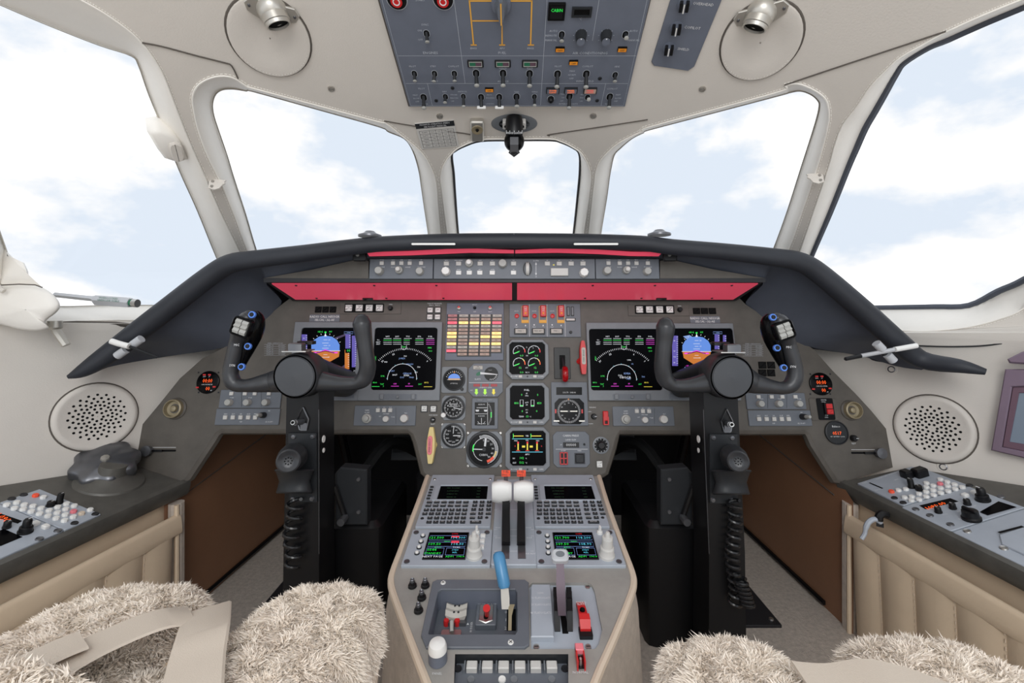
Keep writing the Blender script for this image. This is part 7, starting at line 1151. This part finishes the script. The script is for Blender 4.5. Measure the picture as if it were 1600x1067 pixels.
g.frame(po, mid, -.012, .012, 'purple', .002, .008); s.part('frame', g); g = G(); g.frame(mid, pi, .004, .008, 'purpledark', .001, .004); s.part('inner_frame', g); g = G(); g.flat(pi, 'padglass', .005); s.part('glass', g)
F = tangent(1600, 560, -.02); s = TH('tablet_bracket', 'mauve metal bracket above the tablet at the right edge', 'bracket', F, 1577, 552, 1625, 568); g = G(); g.prism([s.p(*q_) for q_ in ((1578, 562), (1581, 568), (1640, 572), (1640, 540), (1600, 551))], 0, .02, 'purple', .003); s.part('plate', g)
g = G(); g.tube(catmull([S(*q_, -.006) for q_ in ((1433, 540), (1480, 541.5), (1530, 540.5), (1570, 536), (1620, 529))], 4), .0018, 'charcoal', 6); single('charging_cable', g, 'thin black cable running along the right wall', 'cable')
# pens in clips on the hood ends
for sd, pen, clip in (('left', [(174, 533), (186, 537), (202, 541), (246, 558)], [(183, 556), (221, 529)]), ('right', [(1432, 540), (1398, 546), (1345, 556), (1321, 561)], [(1369, 536), (1396, 564)])):
    Y0 = .955 if sd == 'left' else .95; o0 = P(*pen[1], Y0); e = empty('pen', 'pale pen held in the clip on the %s end of the glareshield' % sd, 'pen', Matrix.Translation(o0)); q = lambda p_, dy=0: P(*p_, Y0 + dy) - o0
    g = G(); g.tube([q(pen[0]), q(pen[1])] + ([q(pen[2])] if sd == 'left' else []), .0062 if sd == 'left' else .0055, 'white', 12); part('cap', g, e); g = G(); g.tube([q(pen[1] if sd == 'right' else pen[2]), q(pen[2] if sd == 'right' else pen[3], .03)], .0045 if sd == 'right' else .003, 'levergrey' if sd == 'right' else 'charcoal', 10); part('barrel', g, e)
    if sd == 'right': g = G(); g.tube([q(pen[2]), q(pen[3]), q((1319, 561.5))], [.0045, .004, .001], 'black', 10); part('tip', g, e)
    c1, c2 = P(*clip[0], Y0 + .012), P(*clip[1], Y0 + .012); d = c2 - c1; e2 = empty('pen_clip', 'clear plastic pen clip stuck on the %s end of the glareshield' % sd, 'pen clip', Matrix.Translation(c1))
    for t0, t1 in ((0, .36), (.64, 1)): g = G(); g.tube([d * t0, d * t1], .0085, 'levergrey', 12); part('sleeve', g, e2)
    g = G(); g.tube([d * .3 + Vector((0, .006, 0)), d * .7 + Vector((0, .006, 0))], .006, 'charcoal', 8); part('back', g, e2)
# coat hook on the right map pocket
e = empty('headset_hook', 'grey curved hook clipped over the right map pocket', 'hook', Matrix.Translation(P(1370, 818, .94))); o0 = e.matrix_world.translation.copy(); q = lambda x, y, Y=.93: P(x, y, Y) - o0
g = G(); g.tube(catmull([q(1346, 842), q(1351, 834), q(1353, 824), q(1358, 815), q(1367, 811), q(1376, 816)], 3), [.004] * 6 + [.005] * 10, 'pedblue', 8); part('hook', g, e); g = G(); g.loft([[q(1369, y), q(1381, y + 3), q(1381, y + 3, .945), q(1369, y, .945)] for y in (815, 822)], 'charcoal', True, True); part('clamp', g, e); g = G(); g.tube(catmull([q(1373, 813), q(1374, 806), q(1379, 803), q(1386, 805)], 3), .0075, 'black', 10); part('rubber_end', g, e)
# ---------------------------------------------------------------- footwell boxes, pedals, floor plates
for s_, sd in ((-1, 'left'), (1, 'right')):
    g = G(); g.box(s_ * .375, 1.12, .17, .26, FLOOR, -.47, 'black', .02, .012); single('column_base_box', g, 'black base housing beside the %s column foot' % sd, 'housing')
    e = empty('pedal_adjuster', 'dark metal bracket with crank beside the %s column' % sd, 'bracket', Matrix.Translation((s_ * .352, .98, -.47))); g = G(); g.prism([(-.035, -.0), (.035, -.0), (.035, .12), (-.022, .125), (-.035, .11)] if s_ < 0 else [(-.035, 0), (.035, 0), (.035, .11), (.022, .125), (-.035, .12)], -.03, .0, 'charcoal', .003); o = part('plate', g, e); o.matrix_local = Matrix.Rotation(math.pi / 2, 4, 'X')
    g = G(); g.tube([(-s_ * -.01, -.004, .02), (-s_ * -.03, -.012, .09)], .006, 'black', 8); g.tube([(-s_ * -.01, -.004, .02), (-s_ * -.01, -.03, .02)], .008, 'darksteel', 10); part('crank', g, e)
    for dz in (.03, .1): g = G(); g.M = Matrix.Translation((s_ * -.018, -.001, dz)) @ Matrix.Rotation(math.pi / 2, 4, 'X'); g.lathe([(.005, 0), (.004, .003), (0, .003)], 'darksteel', n=8); part('bolt', g, e)
    for j, xx in enumerate((.30, .60)):
        e = empty('rudder_pedal', 'dark rudder pedal in the %s footwell, %s one' % (sd, ('inner', 'outer')[j]), 'pedal', Matrix.Translation((s_ * xx, 1.38, -.36))); g = G(); g.M = Matrix.Rotation(-.5, 4, 'X'); g.box(0, 0, .12, .012, -.1, .1, 'charcoal', .004, .004)
        for r_ in range(5): g.box(0, -.007, .11, .004, -.08 + .035 * r_, -.07 + .035 * r_, 'black')
        part('pad', g, e); g = G(); g.tube([(0, .02, 0), (s_ * -.03, .12, -.05), (s_ * -.05, .2, -.3)], .014, 'black', 8); part('arm', g, e)
    g = G(); g.box(s_ * .555, 1.22, .13, .34, FLOOR, FLOOR + .006, 'ledge', .004, .001); fp = single('floor_plate', g, 'black floor plate with bolts beside the %s column' % sd, 'plate')
    for dx_, dy_ in ((-.05, -.15), (.05, -.15), (.05, 0)): part('bolt', G().lathe([(.006, FLOOR + .006), (.005, FLOOR + .009), (0, FLOOR + .009)], 'steel', s_ * .555 + dx_, 1.22 + dy_, 8), fp)
    g = G(); g.tube(catmull([(s_ * .26, 1.3, -.42), (s_ * .33, 1.2, -.36), (s_ * .4, 1.12, -.46), (s_ * .42, 1.05, -.5)], 4), .016, 'matblack', 8); single('duct_hose', g, 'black hose bending through the %s footwell' % sd, 'hose')
# ---------------------------------------------------------------- sheepskin seats
rng = np.random.default_rng(5)
def superq(c, r, e1, e2, nu=40, nv=24, rz=0.0):
    u = np.linspace(-math.pi, math.pi, nu, endpoint=False); v = np.linspace(-math.pi / 2, math.pi / 2, nv); U, V = np.meshgrid(u, v)
    f = lambda t, e: np.sign(t) * np.abs(t) ** e
    x = r[0] * f(np.cos(V), e1) * f(np.cos(U), e2); y = r[1] * f(np.cos(V), e1) * f(np.sin(U), e2); z = r[2] * f(np.sin(V), e1)
    X, Y = x * math.cos(rz) - y * math.sin(rz), x * math.sin(rz) + y * math.cos(rz)
    return np.stack([X + c[0], Y + c[1], z + c[2]], -1)
def lobe(parent, c, r, rz, n=100000, e1=.55, e2=.5, zmin=-.42):
    A = superq(c, r, e1, e2, rz=rz); nv, nu, _ = A.shape; g = G(); fs = [(j * nu + i, j * nu + (i + 1) % nu, (j + 1) * nu + (i + 1) % nu, (j + 1) * nu + i) for j in range(nv - 1) for i in range(nu)]
    g.add([tuple(p) for p in A.reshape(-1, 3)], fs, 'furbase'); o = part('thigh_cushion', g, parent, smooth=80)
    # tufts sampled over the faces by area, kept where the cushion shows
    q = A.reshape(-1, 3); F4 = np.array(fs); a, b, c4, d = q[F4[:, 0]], q[F4[:, 1]], q[F4[:, 2]], q[F4[:, 3]]; nr = np.cross(c4 - a, d - b); ar = np.linalg.norm(nr, axis=1); ok = (ar > 1e-12) & ((a[:, 2] + c4[:, 2]) / 2 > zmin) & ((a[:, 1] + c4[:, 1]) / 2 > .28)
    a, b, c4, d, nr, ar = a[ok], b[ok], c4[ok], d[ok], nr[ok], ar[ok]; cen = np.array(c); flip = np.sum(nr * ((a + c4) / 2 - cen), 1) < 0; nr[flip] *= -1; nr /= np.linalg.norm(nr, axis=1)[:, None]
    idx = rng.choice(len(ar), n, p=ar / ar.sum()); s, t = rng.random(n)[:, None], rng.random(n)[:, None]
    p = (a[idx] * (1 - s) + b[idx] * s) * (1 - t) + (d[idx] * (1 - s) + c4[idx] * s) * t; nn = nr[idx]
    # locks of wool: the lean changes slowly over the fleece so neighbouring fibres lie together
    w = np.stack([np.sin(p[:, 0] * 130 + 2.2 * np.sin(p[:, 1] * 90)) + .6 * np.sin(p[:, 1] * 210), np.cos(p[:, 1] * 110 + 2.2 * np.sin(p[:, 0] * 120)) + .6 * np.sin(p[:, 0] * 190), 0 * p[:, 0]], -1)
    lean = w * .32 + rng.normal(0, .3, (n, 3)) + np.array([0, -.75, -.1]); dr = nn + lean; dr /= np.linalg.norm(dr, axis=1)[:, None]; L = (.0075 + .004 * rng.random(n))[:, None]; rad = (.0006 + .0004 * rng.random(n))[:, None]
    t1 = np.cross(dr, rng.normal(0, 1, (n, 3))); t1 /= np.linalg.norm(t1, axis=1)[:, None]
    dr2 = dr + w * .35 + rng.normal(0, .4, (n, 3)) + np.array([0, -.25, -.45]); p0 = p - nn * .002; p1 = p + dr * L * .55; p2 = p1 + dr2 * L * .5
    V = np.stack([p0 - t1 * rad, p0 + t1 * rad, p1 + t1 * rad * 1.1, p1 - t1 * rad * 1.1, p2], 1).reshape(-1, 3); base = np.arange(n)[:, None] * 5
    quads = base + np.array([0, 1, 2, 3]); tris = base + np.array([3, 2, 4])
    me = bpy.data.meshes.new('wool_pile'); me.vertices.add(len(V)); me.vertices.foreach_set('co', V.astype(np.float32).ravel()); nl = quads.size + tris.size; me.loops.add(nl); me.loops.foreach_set('vertex_index', np.concatenate([quads.ravel(), tris.ravel()]).astype(np.int32))
    npol = len(quads) + len(tris); me.polygons.add(npol); me.polygons.foreach_set('loop_start', np.concatenate([np.arange(len(quads)) * 4, len(quads) * 4 + np.arange(len(tris)) * 3]).astype(np.int32)); me.update(calc_edges=True); me.polygons.foreach_set('use_smooth', [True] * npol); me.materials.append(MT['fur'])
    o2 = link('wool_pile', me, o); tag(o2, 'curly cream sheepskin wool', None, None, 'stuff'); return o
def seatz(px, py, z): Y = -z * FPX / (py - CY); return Vector(((px - CX) / FPX * Y, Y, z))
for sd, lobes, zt in (('left', [((-.245, .31, -.425), (.078, .305, .085), -.05), ((-.452, .30, -.425), (.098, .315, .085), .06)], -.34), ('right', [((.236, .24, -.43), (.075, .285, .085), .06), ((.418, .24, -.43), (.092, .285, .085), -.05)], -.345)):
    e = empty('pilot_seat', 'cream sheepskin covered %s pilot seat with a split cushion' % sd, 'seat', Matrix())
    for c, r, rz in lobes: lobe(e, c, r, rz)
    lobe(e, (-.345, .19, -.415) if sd == 'left' else (.325, .13, -.435), (.15, .275, .078) if sd == 'left' else (.13, .275, .078), 0, 40000)
    cx = sum(l[0][0] for l in lobes) / 2; yf = lobes[0][0][1] + lobes[0][1][1]
    g = G(); g.box(cx, yf - .42, .34, .5, -.56, -.44, 'beige', .04, .02); part('seat_pan', g, e); g = G(); g.box(cx, yf - .42, .24, .36, FLOOR, -.56, 'charcoal', .02, .01); part('pedestal_base', g, e)
    g = G(); xg = (lobes[0][0][0] + lobes[1][0][0]) / 2; x_in = lobes[1][0][0] - math.copysign(lobes[1][1][0] * .93, lobes[1][0][0]); g.M = Matrix.Translation((x_in, yf - .12, -.42)); g.box(0, 0, .008, .13, -.05, .05, 'beige', .003, .003); part('leather_edge', g, e, 'bare beige leather edge')
def strap(name, label, pts_, wid, z0, m='belt', n=6):
    c = catmull([seatz(a, b, z0 + dz) for a, b, dz in pts_], n); g = G(); secs = []
    for i, p in enumerate(c):
        t = (c[min(len(c) - 1, i + 1)] - c[max(0, i - 1)]).normalized(); a = t.cross(Vector((0, 0, 1))).normalized() * wid / 2; secs.append([p - a, p - a * .9 + Vector((0, 0, .0016)), p + a * .9 + Vector((0, 0, .0016)), p + a, p + a * .9 - Vector((0, 0, .001)), p - a * .9 - Vector((0, 0, .001))])
    g.loft(secs, m, True, True); return g
zs = -.325
e = empty('seat_belt', 'beige crotch strap lying forward over the left seat cushion', 'seat belt', Matrix()); part('webbing', strap('', '', [(325, 950, -.012), (318, 985, .006), (308, 1030, .006), (300, 1085, .006), (292, 1150, .004)], .045, zs), e)
e = empty('seat_belt', 'beige lap strap with stitched tab across the left seat', 'seat belt', Matrix()); part('webbing', strap('', '', [(300, 962, -.006), (250, 968, .004), (180, 995, .006), (110, 1030, .006), (20, 1085, .006)], .043, zs), e); part('stitched_tab', strap('', '', [(130, 1000, .012), (95, 1014, .013), (50, 1035, .013), (0, 1062, .012)], .038, zs), e)
e = empty('seat_belt', 'beige lap strap crossing the right seat at the picture bottom', 'seat belt', Matrix()); part('webbing', strap('', '', [(1255, 1062, .0), (1310, 1066, .0), (1370, 1058, .008), (1430, 1072, .008), (1500, 1100, .008)], .043, zs), e)
e = empty('seat_cover_roll', 'rolled sheepskin armrest edge at the lower left corner', 'armrest', Matrix()); lobe(e, (-.42, .30, -.30), (.10, .05, .03), .3, 16000, .8, .7, -.5)
